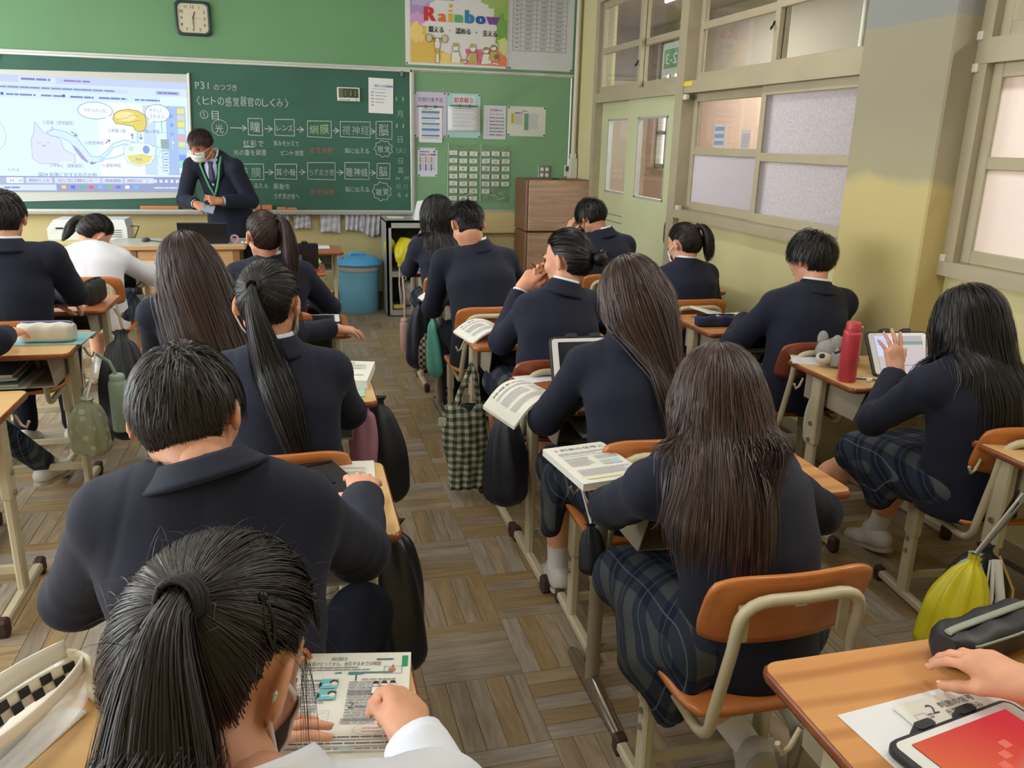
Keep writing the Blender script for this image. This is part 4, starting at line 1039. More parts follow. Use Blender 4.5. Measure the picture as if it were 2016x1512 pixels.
# ---- hair as ribbons over a scalp
HC, HR = V(0, -.010, .004), V(.0775, .097, .103)          # scalp ellipsoid in head space
def fib(n):
    i = np.arange(n) + .5; z = 1 - 2 * i / n; a = i * 2.399963; r = np.sqrt(1 - z * z); return np.stack([r * np.cos(a), r * np.sin(a), z], 1)
def hair_zone(d, low=-.62, front=.50, ears=True):
    t = np.clip((d[:, 1] + .42) / 1.15, 0, 1); t = t * t * (3 - 2 * t); ok = d[:, 2] > low + .30 * np.abs(d[:, 0]) ** 2 + (front - low) * t
    if ears:
        e = ((d[:, 1] + .08) / .27) ** 2 + ((d[:, 2] + .24) / .38) ** 2 < 1
        ok &= ~((np.abs(d[:, 0]) > .45) & (e | ((d[:, 1] > -.02) & (d[:, 2] < .05))))
    return ok
def ribbons(P, Nrm, w, tones, twist=.22, rng=RNG):
    """P (n,k,3) strand points, Nrm (n,k,3) outward directions, w (k,) or (n,k) widths"""
    n, k, _ = P.shape; T = np.gradient(P, axis=1); T /= np.linalg.norm(T, axis=2, keepdims=True) + 1e-9
    sd = np.cross(T, Nrm); sd /= np.linalg.norm(sd, axis=2, keepdims=True) + 1e-9; up = np.cross(sd, T)
    a = rng.normal(0, twist, (n, 1, 1)); sd = sd * np.cos(a) + up * np.sin(a)
    w = np.broadcast_to(w, (n, k))[:, :, None]
    Vv = np.stack([P - sd * w / 2, P + sd * w / 2], 2).reshape(-1, 3)
    b = (np.arange(n)[:, None] * k + np.arange(k - 1)) * 2
    F = np.stack([b, b + 1, b + 3, b + 2], -1).reshape(-1, 4)
    return Vv, F, np.repeat(tones, k * 2)
def head_push(P, Hc, HRm, th):
    q = (P - Hc) @ HRm - HC; r = HR + th[:, None] if hasattr(th, '__len__') else HR + th
    k = np.linalg.norm(q / r, axis=1); out = k < 1
    q[out] /= k[out][:, None]; return (q + HC) @ HRm.T + Hc, out
def sdf_push(P, fn, th):
    e = .004; d = fn(P); m = d < th
    if not m.any(): return P, m
    Q = P[m]; g = np.stack([fn(Q + np.eye(3)[i] * e) - d[m] for i in range(3)], 1); g /= np.linalg.norm(g, axis=1, keepdims=True) + 1e-9
    tt = th[m] if hasattr(th, '__len__') else th
    P = P.copy(); P[m] = Q + g * np.clip(tt - d[m], 0, .04)[:, None]; return P, m
def drape(P0, D0, L, K, Hc, HRm, body, th, sweep=V(0, 0, 0), stiff=.6, head=True):
    """let strands fall: P0 start, D0 start direction, L length per strand"""
    n = len(P0); out = [P0]; P = P0.copy(); D = D0.copy(); ds = (L / (K - 1))[:, None]; g = nrm(V(0, 0, -1) + sweep)
    for i in range(K - 1):
        D = D * stiff + g * (1 - stiff); D /= np.linalg.norm(D, axis=1, keepdims=True) + 1e-9
        Q = P + D * ds
        if head: Q, _ = head_push(Q, Hc, HRm, th)
        if body is not None: Q, _ = sdf_push(Q, body, th * .8 + .002)
        D = Q - P; l = np.linalg.norm(D, axis=1, keepdims=True) + 1e-9; D = D / l; P = P + D * np.minimum(l, ds * 1.15); out.append(P)
    return np.stack(out, 1)
def make_hair(t, sp, Hc, HRm, body, name='hair'):
    """styles: short, pony, long, bun. sp: dict with n, len, tie, tail ..."""
    rng = np.random.default_rng(sp.get('seed', 1)); st = sp['style']; parts = []; n = int(sp.get('n', 1700) * 1.5); wd = sp.get('w', .0026) * .72
    sc = sp.get('vol', 1.0)
    d = fib(int(n * 2.0)); d = d + rng.normal(0, .010, d.shape); d /= np.linalg.norm(d, axis=1)[:, None]
    low, front, ears = sp.get('low', -.86 if st == 'short' else -.80), sp.get('front', .52), st != 'long'
    d = d[hair_zone(d, low, front, ears)]
    n = len(d); tone = rng.beta(1.6, 3.0, n)
    toW = lambda q: (q + HC) @ HRm.T + Hc
    # scalp cap
    m = 88; cap = MB(); ph = fib(2600)
    uu, vv = np.meshgrid(np.linspace(0, 2 * PI, m + 1), np.linspace(-1.35, PI / 2, 52)); cd = np.stack([np.cos(vv) * np.cos(uu), np.cos(vv) * np.sin(uu), np.sin(vv)], -1).reshape(-1, 3)
    okv = hair_zone(cd, low - .02, front, ears); F = []
    for j in range(51):
        for i in range(m):
            q = [j * (m + 1) + i, j * (m + 1) + i + 1, (j + 1) * (m + 1) + i + 1, (j + 1) * (m + 1) + i]
            if okv[q].all(): F.append(q)
    cv = toW(cd * (HR + .0015)); parts.append((cv, np.array(F), np.full(len(cv), .12)))
    if st == 'short':
        K = 7; w0 = nrm(V(*sp.get('whorl', (.12, -.62, .78)))); fl = d - w0 * (d @ w0)[:, None]; fl = fl + rng.normal(0, .14, fl.shape) + V(0, 0, -.25) + V(*sp.get('comb', (0, 0, 0)))
        fl -= d * (fl * d).sum(1)[:, None]; fl /= np.linalg.norm(fl, axis=1)[:, None] + 1e-9
        top = np.clip((d[:, 2] + .75) / 1.1, 0, 1); L = sp.get('len', .06) * (.16 + .84 * top) * rng.uniform(.75, 1.15, n); L = L * (1 - .62 * np.clip((np.abs(d[:, 0]) - .55) / .25, 0, 1) * np.clip((.45 - d[:, 2]) / .3, 0, 1)); th = sp.get('thick', .014) * (.06 + .94 * top) * rng.random(n); lift = sp.get('lift', .05)
        pts = []
        for s in np.linspace(0, 1, K):
            q = d + fl * (s * L / .09)[:, None]; q /= np.linalg.norm(q, axis=1)[:, None]
            pts.append(q * (HR + (th * min(1, s * 2.5 + .15) + lift * L * s)[:, None]))
        P = np.stack(pts, 1); Nn = P / np.linalg.norm(P, axis=2, keepdims=True); P = toW(P.reshape(-1, 3)).reshape(n, K, 3); Nn = Nn @ HRm.T
        parts.append(ribbons(P, Nn, wd * np.array([.9, 1, 1, 1, .9, .7, .3]), tone, rng=rng))
    elif st in ('pony', 'bun'):
        T = nrm(V(*sp['tie'])); K1 = 10; th = (.004 + .009 * rng.random(n)) * sc; pts = []
        tiep = T * (HR + sp.get('tie_out', .018))
        disc = rng.normal(0, .0065, (n, 3))
        for s in np.linspace(0, 1, K1):
            q = d * (1 - s) + T * s; q /= np.linalg.norm(q, axis=1)[:, None] + 1e-9
            p = q * (HR + (th * min(1, s * 3 + .3))[:, None]); e = np.clip((s - .75) / .25, 0, 1); pts.append(p * (1 - e) + (tiep + disc) * e)
        P1 = np.stack(pts, 1); N1 = P1 / np.linalg.norm(P1, axis=2, keepdims=True); P1 = toW(P1.reshape(-1, 3)).reshape(n, K1, 3); N1 = N1 @ HRm.T
        parts.append(ribbons(P1, N1, np.linspace(wd, wd * .8, K1), tone, rng=rng))
        tw = toW(tiep); out = nrm(HRm @ V(*sp.get('tail_dir', tuple(T))))
        if st == 'pony':
            L = sp.get('tail', .32); K2 = 18; G = drape(tw[None], out[None], np.array([L]), K2, Hc, HRm, body, np.array([sp.get('tail_r', .026) * .55]), V(*sp.get('sweep', (0, 0, 0))), sp.get('stiff', .72))[0]
            n2 = int(sp.get('nt', 1000) * 1.5); D = rng.normal(size=(n2, 3)); D /= np.linalg.norm(D, axis=1)[:, None]; D *= (rng.random(n2) ** .5)[:, None]; s = np.linspace(0, 1, K2); R0 = sp.get('tail_r', .026)
            r_t = sp.get('tie_r', .0135); prof = (r_t + (R0 - r_t) * np.sin(np.clip(s * sp.get('flare', 1.9) - .10, 0, PI / 2))) * (1 - .45 * np.clip((s - .65) / .35, 0, 1)); ln = rng.uniform(.72, 1.0, n2)
            P2 = []
            for i in range(K2):
                f = ln * i; a = np.minimum(f.astype(int), K2 - 2); fr = (f - a)[:, None]; c = G[a] * (1 - fr) + G[a + 1] * fr
                P2.append(c + D * prof[i] + D[:, ::-1] * s[i] ** 2 * .010)
            P2 = np.stack(P2, 1); C2 = G[None]; N2 = P2 - C2 + 1e-4; N2 /= np.linalg.norm(N2, axis=2, keepdims=True) + 1e-9
            sh = P2.shape; q, _ = sdf_push(P2.reshape(-1, 3), body, .004); P2 = q.reshape(sh)
            parts.append(ribbons(P2, N2, wd * np.concatenate([np.ones(K2 - 3), [.85, .6, .25]]), rng.beta(1.6, 3, n2), rng=rng))
        else:
            bc = toW(T * (HR + .040)); br = sp.get('bun_r', .032); n2 = 500; K2 = 12; P2 = []; ax = HRm @ T; e1 = nrm(np.cross(ax, V(0, 0, 1))); e2 = np.cross(ax, e1)
            a0 = rng.uniform(0, 6.3, n2); rr = br * rng.uniform(.55, 1.0, n2); off = rng.uniform(-.8, .8, n2)
            for i in range(K2):
                a = a0 + i * .24; P2.append(bc + (np.cos(a) * rr * np.sqrt(1 - off ** 2 * .7))[:, None] * e1 + (np.sin(a) * rr * np.sqrt(1 - off ** 2 * .7))[:, None] * e2 + (off * br * .8)[:, None] * ax)
            P2 = np.stack(P2, 1); N2 = P2 - bc; N2 /= np.linalg.norm(N2, axis=2, keepdims=True); parts.append(ribbons(P2, N2, wd, rng.beta(1.6, 3, n2), rng=rng))
            bb = MB(); bb.ball(bc, br * .8); v = np.concatenate(bb.v); parts.append((v, bb.f, np.full(len(v), .15)))
            n3 = 160; D = rng.normal(size=(n3, 3)); P3 = drape(bc + D * .008, np.tile(nrm(ax + HRm @ V(.5, 0, -.8)), (n3, 1)) + D * .25, rng.uniform(.05, .10, n3), 8, Hc, HRm, None, np.full(n3, .005), stiff=.8, head=False)
            N3 = P3 - bc; N3 /= np.linalg.norm(N3, axis=2, keepdims=True) + 1e-9; parts.append(ribbons(P3, N3, wd * np.linspace(1, .3, 8), rng.beta(1.6, 3, n3), rng=rng))
    if st == 'long':
        th = (.003 + .015 * rng.random(n)) * sc; px = sp.get('part', 0.0); sgn = np.tanh((d[:, 0] - px) * np.where(d[:, 1] > -.15, 6., 1.6))
        side = np.stack([sgn * .75, np.full(n, sp.get('back', -.35)), np.full(n, -.55)], 1); side -= d * (side * d).sum(1)[:, None]; side /= np.linalg.norm(side, axis=1)[:, None] + 1e-9
        P0 = toW(d * (HR + (th * .5)[:, None])); D0 = side @ HRm.T; L = sp['len'] * rng.uniform(sp.get('ragged', .80), 1.04, n) * (1 - .12 * (d[:, 2] < -.1)); K = sp.get('K', 26)
        P = drape(P0, D0, L, K, Hc, HRm, body, th, V(*sp.get('sweep', (0, 0, 0))), .62)
        for _ in range(sp.get('smooth', 14)):
            P[:, 1:-1] = P[:, 1:-1] * .4 + (P[:, :-2] + P[:, 2:]) * .3
        q_, _ = head_push(P.reshape(-1, 3), Hc, HRm, np.repeat(th, K) * .9); q_, _ = sdf_push(q_, body, np.repeat(th * .8 + .002, K)); P = q_.reshape(P.shape)
        ax = sp.get('axis', tuple(Hc + V(0, .03, 0))); A = np.array(ax); Nn = P - A; Nn[:, :, 2] *= np.clip((P[:, :, 2] - A[2]) / .1 + .6, 0.1, 1); Nn /= np.linalg.norm(Nn, axis=2, keepdims=True) + 1e-9
        gt = sp.get('gather', .35); s_ = np.linspace(0, 1, K)[None, :, None]; la = HRm[:, 0].copy(); la[2] = 0; la = nrm(la); c0 = Hc @ la + sp.get('gx', 0.0) * s_[..., 0]
        o_ = P @ la - c0; P = P - (o_ * gt * np.clip((s_[..., 0] - .25) / .4, 0, 1))[..., None] * la; q_, _ = sdf_push(P.reshape(-1, 3), body, np.repeat(th * .8 + .002, K)); P = q_.reshape(P.shape)
        P = P + rng.normal(0, .0016, (n, 1, 3)) + rng.normal(0, .004, (n, 1, 3)) * np.linspace(0, 1, K)[None, :, None] ** 2
        parts.append(ribbons(P, Nn, wd * np.concatenate([np.ones(K - 4), [.9, .75, .5, .2]]), tone, rng=rng))
    if sp.get('wisps'):
        # loose locks in front of the ears, and stray hairs
        for sx, ln in sp['wisps']:
            n4 = 46; dd = np.tile(nrm(V(sx * .92, .36, .12)), (n4, 1)) + rng.normal(0, .085, (n4, 3)); dd /= np.linalg.norm(dd, axis=1)[:, None]
            P0 = toW(dd * (HR + .004)); P = drape(P0, np.tile(HRm @ V(sx * .2, .1, -1), (n4, 1)) + rng.normal(0, .12, (n4, 3)), rng.uniform(.7, 1.05, n4) * ln, 10, Hc, HRm, None, rng.uniform(.003, .010, n4), V(0, 0, 0), .7)
            Nn = P - Hc; Nn /= np.linalg.norm(Nn, axis=2, keepdims=True); parts.append(ribbons(P, Nn, wd * .8 * np.linspace(1, .3, 10), rng.beta(1.6, 3, n4), rng=rng))
    if sp.get('stray'):
        n5 = sp['stray']; dd = fib(n5 * 2); dd = dd[hair_zone(dd, -.2, .45)]; n5 = len(dd); P0 = toW(dd * (HR + .008)); fl = rng.normal(size=(n5, 3)) + dd * .9
        P = drape(P0, (fl / np.linalg.norm(fl, axis=1)[:, None]) @ HRm.T, rng.uniform(.02, .06, n5), 8, Hc, HRm, None, np.full(n5, .012), stiff=.85)
        Nn = P - Hc; Nn /= np.linalg.norm(Nn, axis=2, keepdims=True); parts.append(ribbons(P, Nn, .0007 * np.linspace(1, .4, 8), rng.beta(2, 2, n5), rng=rng))
    vs = []; fs = []; tn = []; b = 0
    for v, f, tt in parts:
        vs.append(v); fs += [[i + b for i in q] for q in f] if isinstance(f, list) else (np.asarray(f) + b).tolist(); tn.append(tt); b += len(v)
    me = bpy.data.meshes.new(name); me.from_pydata(np.concatenate(vs).tolist(), [], fs); me.materials.append(HAIR[sp.get('col', 'black')])
    a = me.attributes.new('tone', 'FLOAT', 'POINT'); a.data.foreach_set('value', np.concatenate(tn).astype(np.float32))
    me.polygons.foreach_set('use_smooth', [True] * len(me.polygons)); me.update()
    o = link(name, me, t)
    if st == 'pony' and sp.get('band', True):
        bm = MB(); tw = toW(nrm(V(*sp['tie'])) * (HR + sp.get('tie_out', .018))); ax = nrm(HRm @ V(*sp.get('tail_dir', sp['tie']))); e1 = nrm(np.cross(ax, V(.3, .2, 1))); e2 = np.cross(ax, e1)
        for q in (-.004, .003, .009): bm.tube([tw + ax * q + .00 * e1 + (sp.get('tie_r', .0135) + .003) * (math.cos(a) * e1 + math.sin(a) * e2) for a in np.linspace(0, 2 * PI, 18)[:-1]], .0042, 7, loop=True)
        obj('hair_band', bm, M_band, t)
    return o

# ---- head and hands
def head_sdf(Hc, Rm, NB, fem=False, ear=True):
    w = lambda *q: Hc + Rm @ V(*q)
    def fn(P):
        d = s_ell(P, w(0, -.010, .016), Rm, (.0745, .094, .086))
        d = smin(d, s_ell(P, w(0, .030, -.040), Rm, (.056, .064, .068)), .03)
        d = smin(d, s_ell(P, w(0, .058, -.092), Rm, (.026, .026, .022)), .03)
        for s in (-1, 1):
            d = smin(d, s_cap(P, w(s * .050, -.005, -.062), w(s * .018, .060, -.098), .016, .014), .025)
            d = smin(d, s_ell(P, w(s * .036, .066, -.028), Rm, (.022, .020, .018)), .02)
        d = smin(d, s_cap(P, w(0, .086, .004), w(0, .101, -.032), .008, .0115), .012)
        for s in (-1, 1):
            d = -smin(-d, s_ell(P, w(s * .031, .100, .000), Rm, (.017, .015, .011)), .012)
            d = smin(d, s_cap(P, w(s * .014, .091, .017), w(s * .045, .080, .016), .006, .005), .012)
        d = smin(d, s_ell(P, w(0, .090, -.062), Rm, (.022, .010, .008)), .008)
        nr = .045 if fem else .051
        d = smin(d, s_cap(P, w(0, -.030, -.055), NB - V(0, 0, .02), nr, nr - .002), .028)
        if ear:
            for s in (-1, 1):
                Re = Rm @ rotz(s * .55) @ rotx(-.18); e = s_ell(P, w(s * .0815, -.016, -.014), Re, (.0085, .0205, .034))
                e = -smin(-e, s_ell(P, w(s * .0900, -.009, -.010), Re, (.0070, .012, .021)), .006); d = smin(d, e, .006)
        return d
    return fn
def hand_sdf(Wp, R, side, curl=(.35, .4, .45, .5), spread=.10, thumb=(.6, .35), k=1.0, fist=0.0):
    """Wp wrist; R columns: across (towards the thumb for side=+1), along the fingers, back of the hand"""
    w = lambda x, y, z: Wp + R @ (V(x * side, y, z) * k)
    seg = []; pal = []
    kn = [(.030, .088, .002), (.010, .092, .004), (-.010, .088, .002), (-.028, .078, -.003)]; fl = [.066, .075, .070, .055]; fr = [.0082, .0085, .0080, .0070]
    for i in range(4):
        b = kn[i]; pal.append((w(b[0] * .62, .010, 0), w(*b), .0135 * k, .0112 * k))
        if i < 3: pal.append((w(b[0] * .62 - .006, .016, -.003), w((b[0] + kn[i + 1][0]) / 2, .078, -.002), .0125 * k, .0105 * k))
        a = math.radians(0); sp = (1.2 - i * .8) * spread; p = np.array(b); ang = 0; ch = []
        for j, (fr_, cm) in enumerate(((.44, 1.0), (.31, 1.15), (.25, .75))):
            ang += curl[i] * cm; dr = V(math.sin(sp) * math.cos(ang), math.cos(sp) * math.cos(ang), -math.sin(ang)); q = p + dr * fl[i] * fr_
            ch.append((w(*p), w(*q), fr[i] * (1 - .08 * j) * k, fr[i] * (1 - .08 * (j + 1)) * k)); p = q
        seg.append(ch)
    ta, tb = thumb; p = V(.020, .022, -.006); ch = []
    d0 = V(math.sin(ta), math.cos(ta), -.35); q = p + nrm(d0) * .042; ch.append((w(*p), w(*q), .0145 * k, .0115 * k)); p = q
    for L, c, r in ((.032, tb, .0102), (.026, tb * 1.8, .0090)):
        d1 = V(math.sin(ta - c), math.cos(ta - c), -.35 - c * .3); q = p + nrm(d1) * L; ch.append((w(*p), w(*q), r * 1.06 * k, r * .92 * k)); p = q
    def fn(P):
        d = None
        for a, b, r1, r2 in pal: e = s_cap(P, a, b, r1, r2); d = e if d is None else smin(d, e, .012)
        d = smin(d, s_cap(P, w(0, -.02, 0), w(0, .02, 0), .020 * k, .022 * k), .02)
        for c in seg:
            e = None
            for a, b, r1, r2 in c: x = s_cap(P, a, b, r1, r2); e = x if e is None else smin(e, x, .004)
            d = smin(d, e, .0055)
        e = None
        for a, b, r1, r2 in ch: x = s_cap(P, a, b, r1, r2); e = x if e is None else smin(e, x, .006)
        return smin(d, e, .012)
    tips = [c[-1] for c in seg] + [ch[-1]]
    return fn, tips, [w(0, .05, 0)]

# ---- one seated (or standing) person
def bez(a, c, b, t): return (1 - t) ** 2 * a + 2 * t * (1 - t) * c + t * t * b
def ik(s, w, hint, l1, l2):
    v = w - s; D = np.linalg.norm(v); D2 = min(D, (l1 + l2) * .995); w = s + v / D * D2; x = nrm(v); a = (l1 * l1 - l2 * l2 + D2 * D2) / (2 * D2); h = math.sqrt(max(l1 * l1 - a * a, 1e-6))
    p = hint - s; p = p - x * (p @ x); return s + x * a + nrm(p) * h, w
def person(name, label, sp):
    t = thing('person', label, 'person', (0, 0, 0), 0, sp.get('group', 'students in the classroom'))
    fem = sp['sex'] == 'f'; g = sp.get('size', 1.0) * (.93 if fem else 1.0); res = sp.get('res', .010)
    PV, NB = V(*sp['pelvis']), V(*sp['neck']) + V(0, sp.get('ny', .025), sp.get('nz', .0)); Hc = V(*sp['head']); Rh = euler(*sp['look'])
    hw = sp.get('hw', .150 if fem else .170); ya = sp.get('yaw', 0.0); tilt = math.radians(sp.get('tilt', 0))
    lat = euler(ya)[:, 0]; lat = nrm(lat * math.cos(tilt) - V(0, 0, 1) * math.sin(tilt)); lat0 = euler(sp.get('hipyaw', 0.0))[:, 0]
    fwd = nrm(np.cross(V(0, 0, 1), lat)); fwd0 = nrm(np.cross(V(0, 0, 1), lat0))
    up = nrm(NB - PV)
    CP = PV + V(0, 0, .26) - fwd0 * sp.get('slump', .04) + (NB - PV) * V(.2, .2, 0)
    T = [0, .22, .45, .68, .88]; pts = [bez(PV, CP, NB, x) for x in T]
    rad = [(.170, .130), (.158, .120), (.164, .122), (.172, .114), (.130, .084)]; rad = [(a * g, b * g) for a, b in rad]
    lats = [nrm(lat0 * (1 - x) + lat * x) for x in T]
    sdn = sp.get('drop', (.078, .078)); sf = sp.get('sfwd', (.02, .02))
    SJ = [NB + lat * (s * hw) - V(0, 0, sdn[i]) + fwd * sf[i] for i, s in enumerate((-1, 1))]
    l1, l2 = sp.get('arm', (.262 * g + .01, .235 * g + .01)); EL = []; WR = []
    for i in (0, 1):
        e, w = ik(SJ[i], V(*sp['wrist'][i]), V(*sp['elbow'][i]), l1, l2); EL.append(e); WR.append(w)
    sr = (.066 * g, .057 * g, .047 * g); seed = sp.get('seed', 1)
    hem = sp.get('hem', PV[2] - .09); nkd = nrm((Hc + Rh @ V(0, -.03, -.055)) - NB)
    def jacket(P, detail=True):
        d = None
        for i in range(4):
            e = s_ecap(P, pts[i], pts[i + 1], lats[i], rad[i], rad[i + 1]); d = e if d is None else smin(d, e, .05)
        if not sp.get('stand'):
            d = smin(d, s_ecap(P, PV - V(0, 0, .06), PV + V(0, 0, .03), lat0, (.182 * g, .150 * g), (.166 * g, .128 * g)), .05)
        else: d = smin(d, s_ecap(P, PV - V(0, 0, .13), PV + V(0, 0, .03), lat0, (.185 * g, .135 * g), (.168 * g, .125 * g)), .05)
        nk = NB - nkd * .015
        for i in (0, 1):
            d = smin(d, s_cap(P, pts[4] + (SJ[i] - pts[4]) * .35, SJ[i], .070 * g, sr[0]), .05)
            d = smin(d, s_cap(P, nk - V(0, 0, .005), SJ[i] + V(0, 0, .022), .036 * g, .046 * g), .045)
        for i in (0, 1):
            arm = smin(s_cap(P, SJ[i], EL[i], sr[0] * .98, sr[1]), s_cap(P, EL[i], WR[i], sr[1], sr[2]), .02)
            fa = nrm(WR[i] - EL[i]); arm = np.maximum(arm, (P - WR[i]) @ fa)
            if detail:
                le = np.linalg.norm(P - EL[i], axis=1); s_ = (P - EL[i]) @ nrm(WR[i] - SJ[i]); fold = np.sin(s_ / .055 * 2 * PI + snoise(P, 32, seed + i) * 4.2)
                arm = arm + .0022 * fold * np.exp(-(le / .085) ** 2) + .0040 * snoise(P, 46, seed + 5 + i)
            d = smin(d, arm, .012)
            if detail:
                sx = -1 if i == 0 else 1; pl = (P - SJ[i]) @ nrm(lat * sx + V(0, 0, .25)) + .022; ls = np.linalg.norm(P - SJ[i], axis=1)
                d = d + .0042 * np.exp(-(pl / (res * .9)) ** 2) * np.exp(-(ls / .11) ** 4)
        if detail:
            q = P - pts[2]; d = d + .0052 * snoise(np.stack([P @ lat * 1.8, P @ fwd * 1.8, P[:, 2] * .7], 1), 24, seed + 3) * np.clip((NB[2] - P[:, 2]) / .15, 0, 1)
            d = d + .0018 * np.exp(-((q @ lat) / res) ** 2) * ((q @ fwd) < 0)
        d = np.maximum(d, hem - P[:, 2])
        d = np.maximum(d, -np.maximum(s_cap(P, NB - nkd * .02, NB + nkd * .12, .056 * g, .064 * g), .010 - (P - NB) @ nrm(nkd * .5 + V(0, 0, .6))))
        return d
    body_soft = lambda P: jacket(P, False)
    allp = np.array(pts + SJ + EL + WR + [NB, PV - V(0, 0, .1)]); lo = allp.min(0) - .22; hi = allp.max(0) + .10
    lo[2] = min(lo[2], hem - .03); v, f = surface(jacket, lo, hi, res, 1)
    cloth = sp.get('cloth', 'navy'); cm = {'navy': M_navy, 'white': M_shirt}[cloth]
    link('blazer' if cloth == 'navy' else 'shirt', qmesh('blazer', [(v, f, 0)], [cm]), t)
    # collars: a folded band round the neck, open at the front
    zn = nrm(nkd * .35 + up * .65); xn = nrm(lat - zn * (lat @ zn)); yn = np.cross(zn, xn); spread_ = 2.45
    def collar(r0, r1, h0, h1, drop):
        def fn(u, v):
            a = -PI / 2 + (u - .5) * 2 * spread_; fr = max(0, math.sin(a)); r = r0 + (r1 - r0) * v; q = 1.0 + .10 * fr
            return NB + (xn * math.cos(a) * r * 1.04 + yn * math.sin(a) * r * q) * g + zn * (h0 + (h1 - h0) * v - drop * fr ** 1.3) + yn * .012 * fr
        return fn
    ck_ = sp.get('collar', 1.0)
    if cloth == 'navy':
        b = MB(); b.slab(collar(.062, .096, .042 * ck_, -.014 * (1.6 - .6 * ck_), .080), 30, 6, .007); obj('blazer_collar', b, cm, t)
        b = MB(); b.slab(collar(.0555, .060, sp.get('shirt_h', .053), .0, .060), 30, 3, .003); obj('shirt_collar', b, M_shirt, t)
    else:
        b = MB(); b.slab(collar(.056, .082, .034, -.010, .045), 30, 5, .003); obj('shirt_collar', b, M_shirt, t)
    # body: head, neck, hands (and bare lower legs) in one mesh
    hr = .0055 if sp.get('near') else .0075; rad3 = V(.13, .15, .17); parts = []
    hs = head_sdf(Hc, Rh, NB - nkd * .01, fem); lo = np.minimum(Hc - .135, NB - V(.11, .08, .09)); hi = np.maximum(Hc + .135, NB + V(.11, .08, .05))
    v, f = surface(hs, lo, hi, hr, 1); parts.append((v, f, 0))
    for s in (-1, 1):
        b = MB(); b.ball(Hc + Rh @ V(s * .031, .0815, -.001), (.0125, .008, .0068), 10, 6, Rh); parts.append((np.concatenate(b.v), b.f, 1))
        b = MB(); b.tube([Hc + Rh @ V(s * x, y, z) for x, y, z in ((.014, .0985, .020), (.030, .0955, .0245), (.046, .0835, .020))], [.002, .0028, .0015], 6); parts.append((np.concatenate(b.v), b.f, 1))
    b = MB(); b.ball(Hc + Rh @ V(0, .0985, -.062), (.019, .0035, .0042), 10, 6, Rh); parts.append((np.concatenate(b.v), b.f, 2))
    for i in (0, 1):
        hd = sp.get('hands', (None, None))[i]
        if hd is None: continue
        fa = nrm(WR[i] - EL[i]); al = nrm(V(*hd['dir'])) if 'dir' in hd else fa; bk = V(*hd.get('back', (0, 0, 1))); bk = nrm(bk - al * (bk @ al)); ac = np.cross(al, bk)
        side = -1 if i == 1 else 1                       # thumb: left hand +across, right hand -across (palm down)
        hf, tips, _ = hand_sdf(WR[i] + fa * .012, np.stack([ac, al, bk], 1), side, hd.get('curl', (.25, .3, .34, .38)), hd.get('spread', .12), hd.get('thumb', (.65, .15)), hd.get('k', .95 if fem else 1.0))
        fore = lambda P, i=i, fa=fa, hf=hf: smin(hf(P), s_cap(P, WR[i] - fa * .10, WR[i] + fa * .012, .031 * g, .0225 * g), .015)
        c = WR[i] + al * .07; v, f = surface(fore, np.minimum(c - .125, WR[i] - .06), np.maximum(c + .125, WR[i] + .06), hd.get('res', .0045), 1); parts.append((v, f, 0))
        for a, b_, r1, r2 in tips:
            dr = nrm(b_ - a); b = MB(); up_ = nrm(bk - dr * (bk @ dr)); b.ball(b_ + dr * r2 * .25 + up_ * r2 * .72, (r2 * .62, r2 * .8, r2 * .30), 8, 5, np.stack([np.cross(dr, up_), dr, up_], 1)); parts.append((np.concatenate(b.v), b.f, 3))
        if cloth == 'navy' and hd.get('cuff', True):
            b = MB(); b.tube([WR[i] - fa * .02, WR[i] + fa * .008], [.036 * g, .036 * g], 18, caps=False); b.tube([WR[i] + fa * .008, WR[i] - fa * .02], [.0335 * g, .0335 * g], 18, caps=False); obj('shirt_cuff', b, M_shirt, t)
        elif cloth == 'white':
            b = MB(); b.tube([WR[i] - fa * .055, WR[i] - fa * .05, WR[i] + fa * .010, WR[i] + fa * .012], [.043 * g, .0465 * g, .0465 * g, .043 * g], 22, caps=False); obj('shirt_cuff', b, M_shirt, t)
    # legs
    lg = sp.get('legs')
    if lg is None:
        k0 = PV + fwd0 * .40; lg = dict(knee=[tuple(PV + fwd0 * .39 - lat0 * .11 + V(0, 0, .01)), tuple(PV + fwd0 * .39 + lat0 * .11 + V(0, 0, .01))], ankle=[tuple(PV + fwd0 * .36 - lat0 * .11 - V(0, 0, PV[2] - .09)), tuple(PV + fwd0 * .36 + lat0 * .11 - V(0, 0, PV[2] - .09))])
    HP = [PV + lat0 * s * .085 * g - V(0, 0, .005) for s in (-1, 1)]; KN = [V(*q) for q in lg['knee']]; AN = [V(*q) for q in lg['ankle']]
    if not fem or sp.get('trousers'):  # slacks
        def tro(P):
            d = None
            for i in (0, 1):
                e = smin(s_cap(P, HP[i], KN[i], .088 * g, .068 * g), s_cap(P, KN[i], AN[i] + (KN[i] - AN[i]) * .06, .066 * g, .054 * g), .03); d = e if d is None else smin(d, e, .03)
            return d + .003 * snoise(P, 45, seed)
        A = np.array(HP + KN + AN); v, f = surface(tro, A.min(0) - .11, A.max(0) + .11, .012, 1); me = qmesh('trousers', [(v, f, 0)], [M_plaid if sp.get('trousers') else M_navy2]); a = me.attributes.new('weave', 'FLOAT_VECTOR', 'POINT'); q = v - PV; a.data.foreach_set('vector', np.stack([q @ lat0, q @ fwd0 - q[:, 2], 0 * v[:, 0]], 1).astype(np.float32).ravel()); link('trousers', me, t)
    else:
        hemz = lg.get('hem', .10)
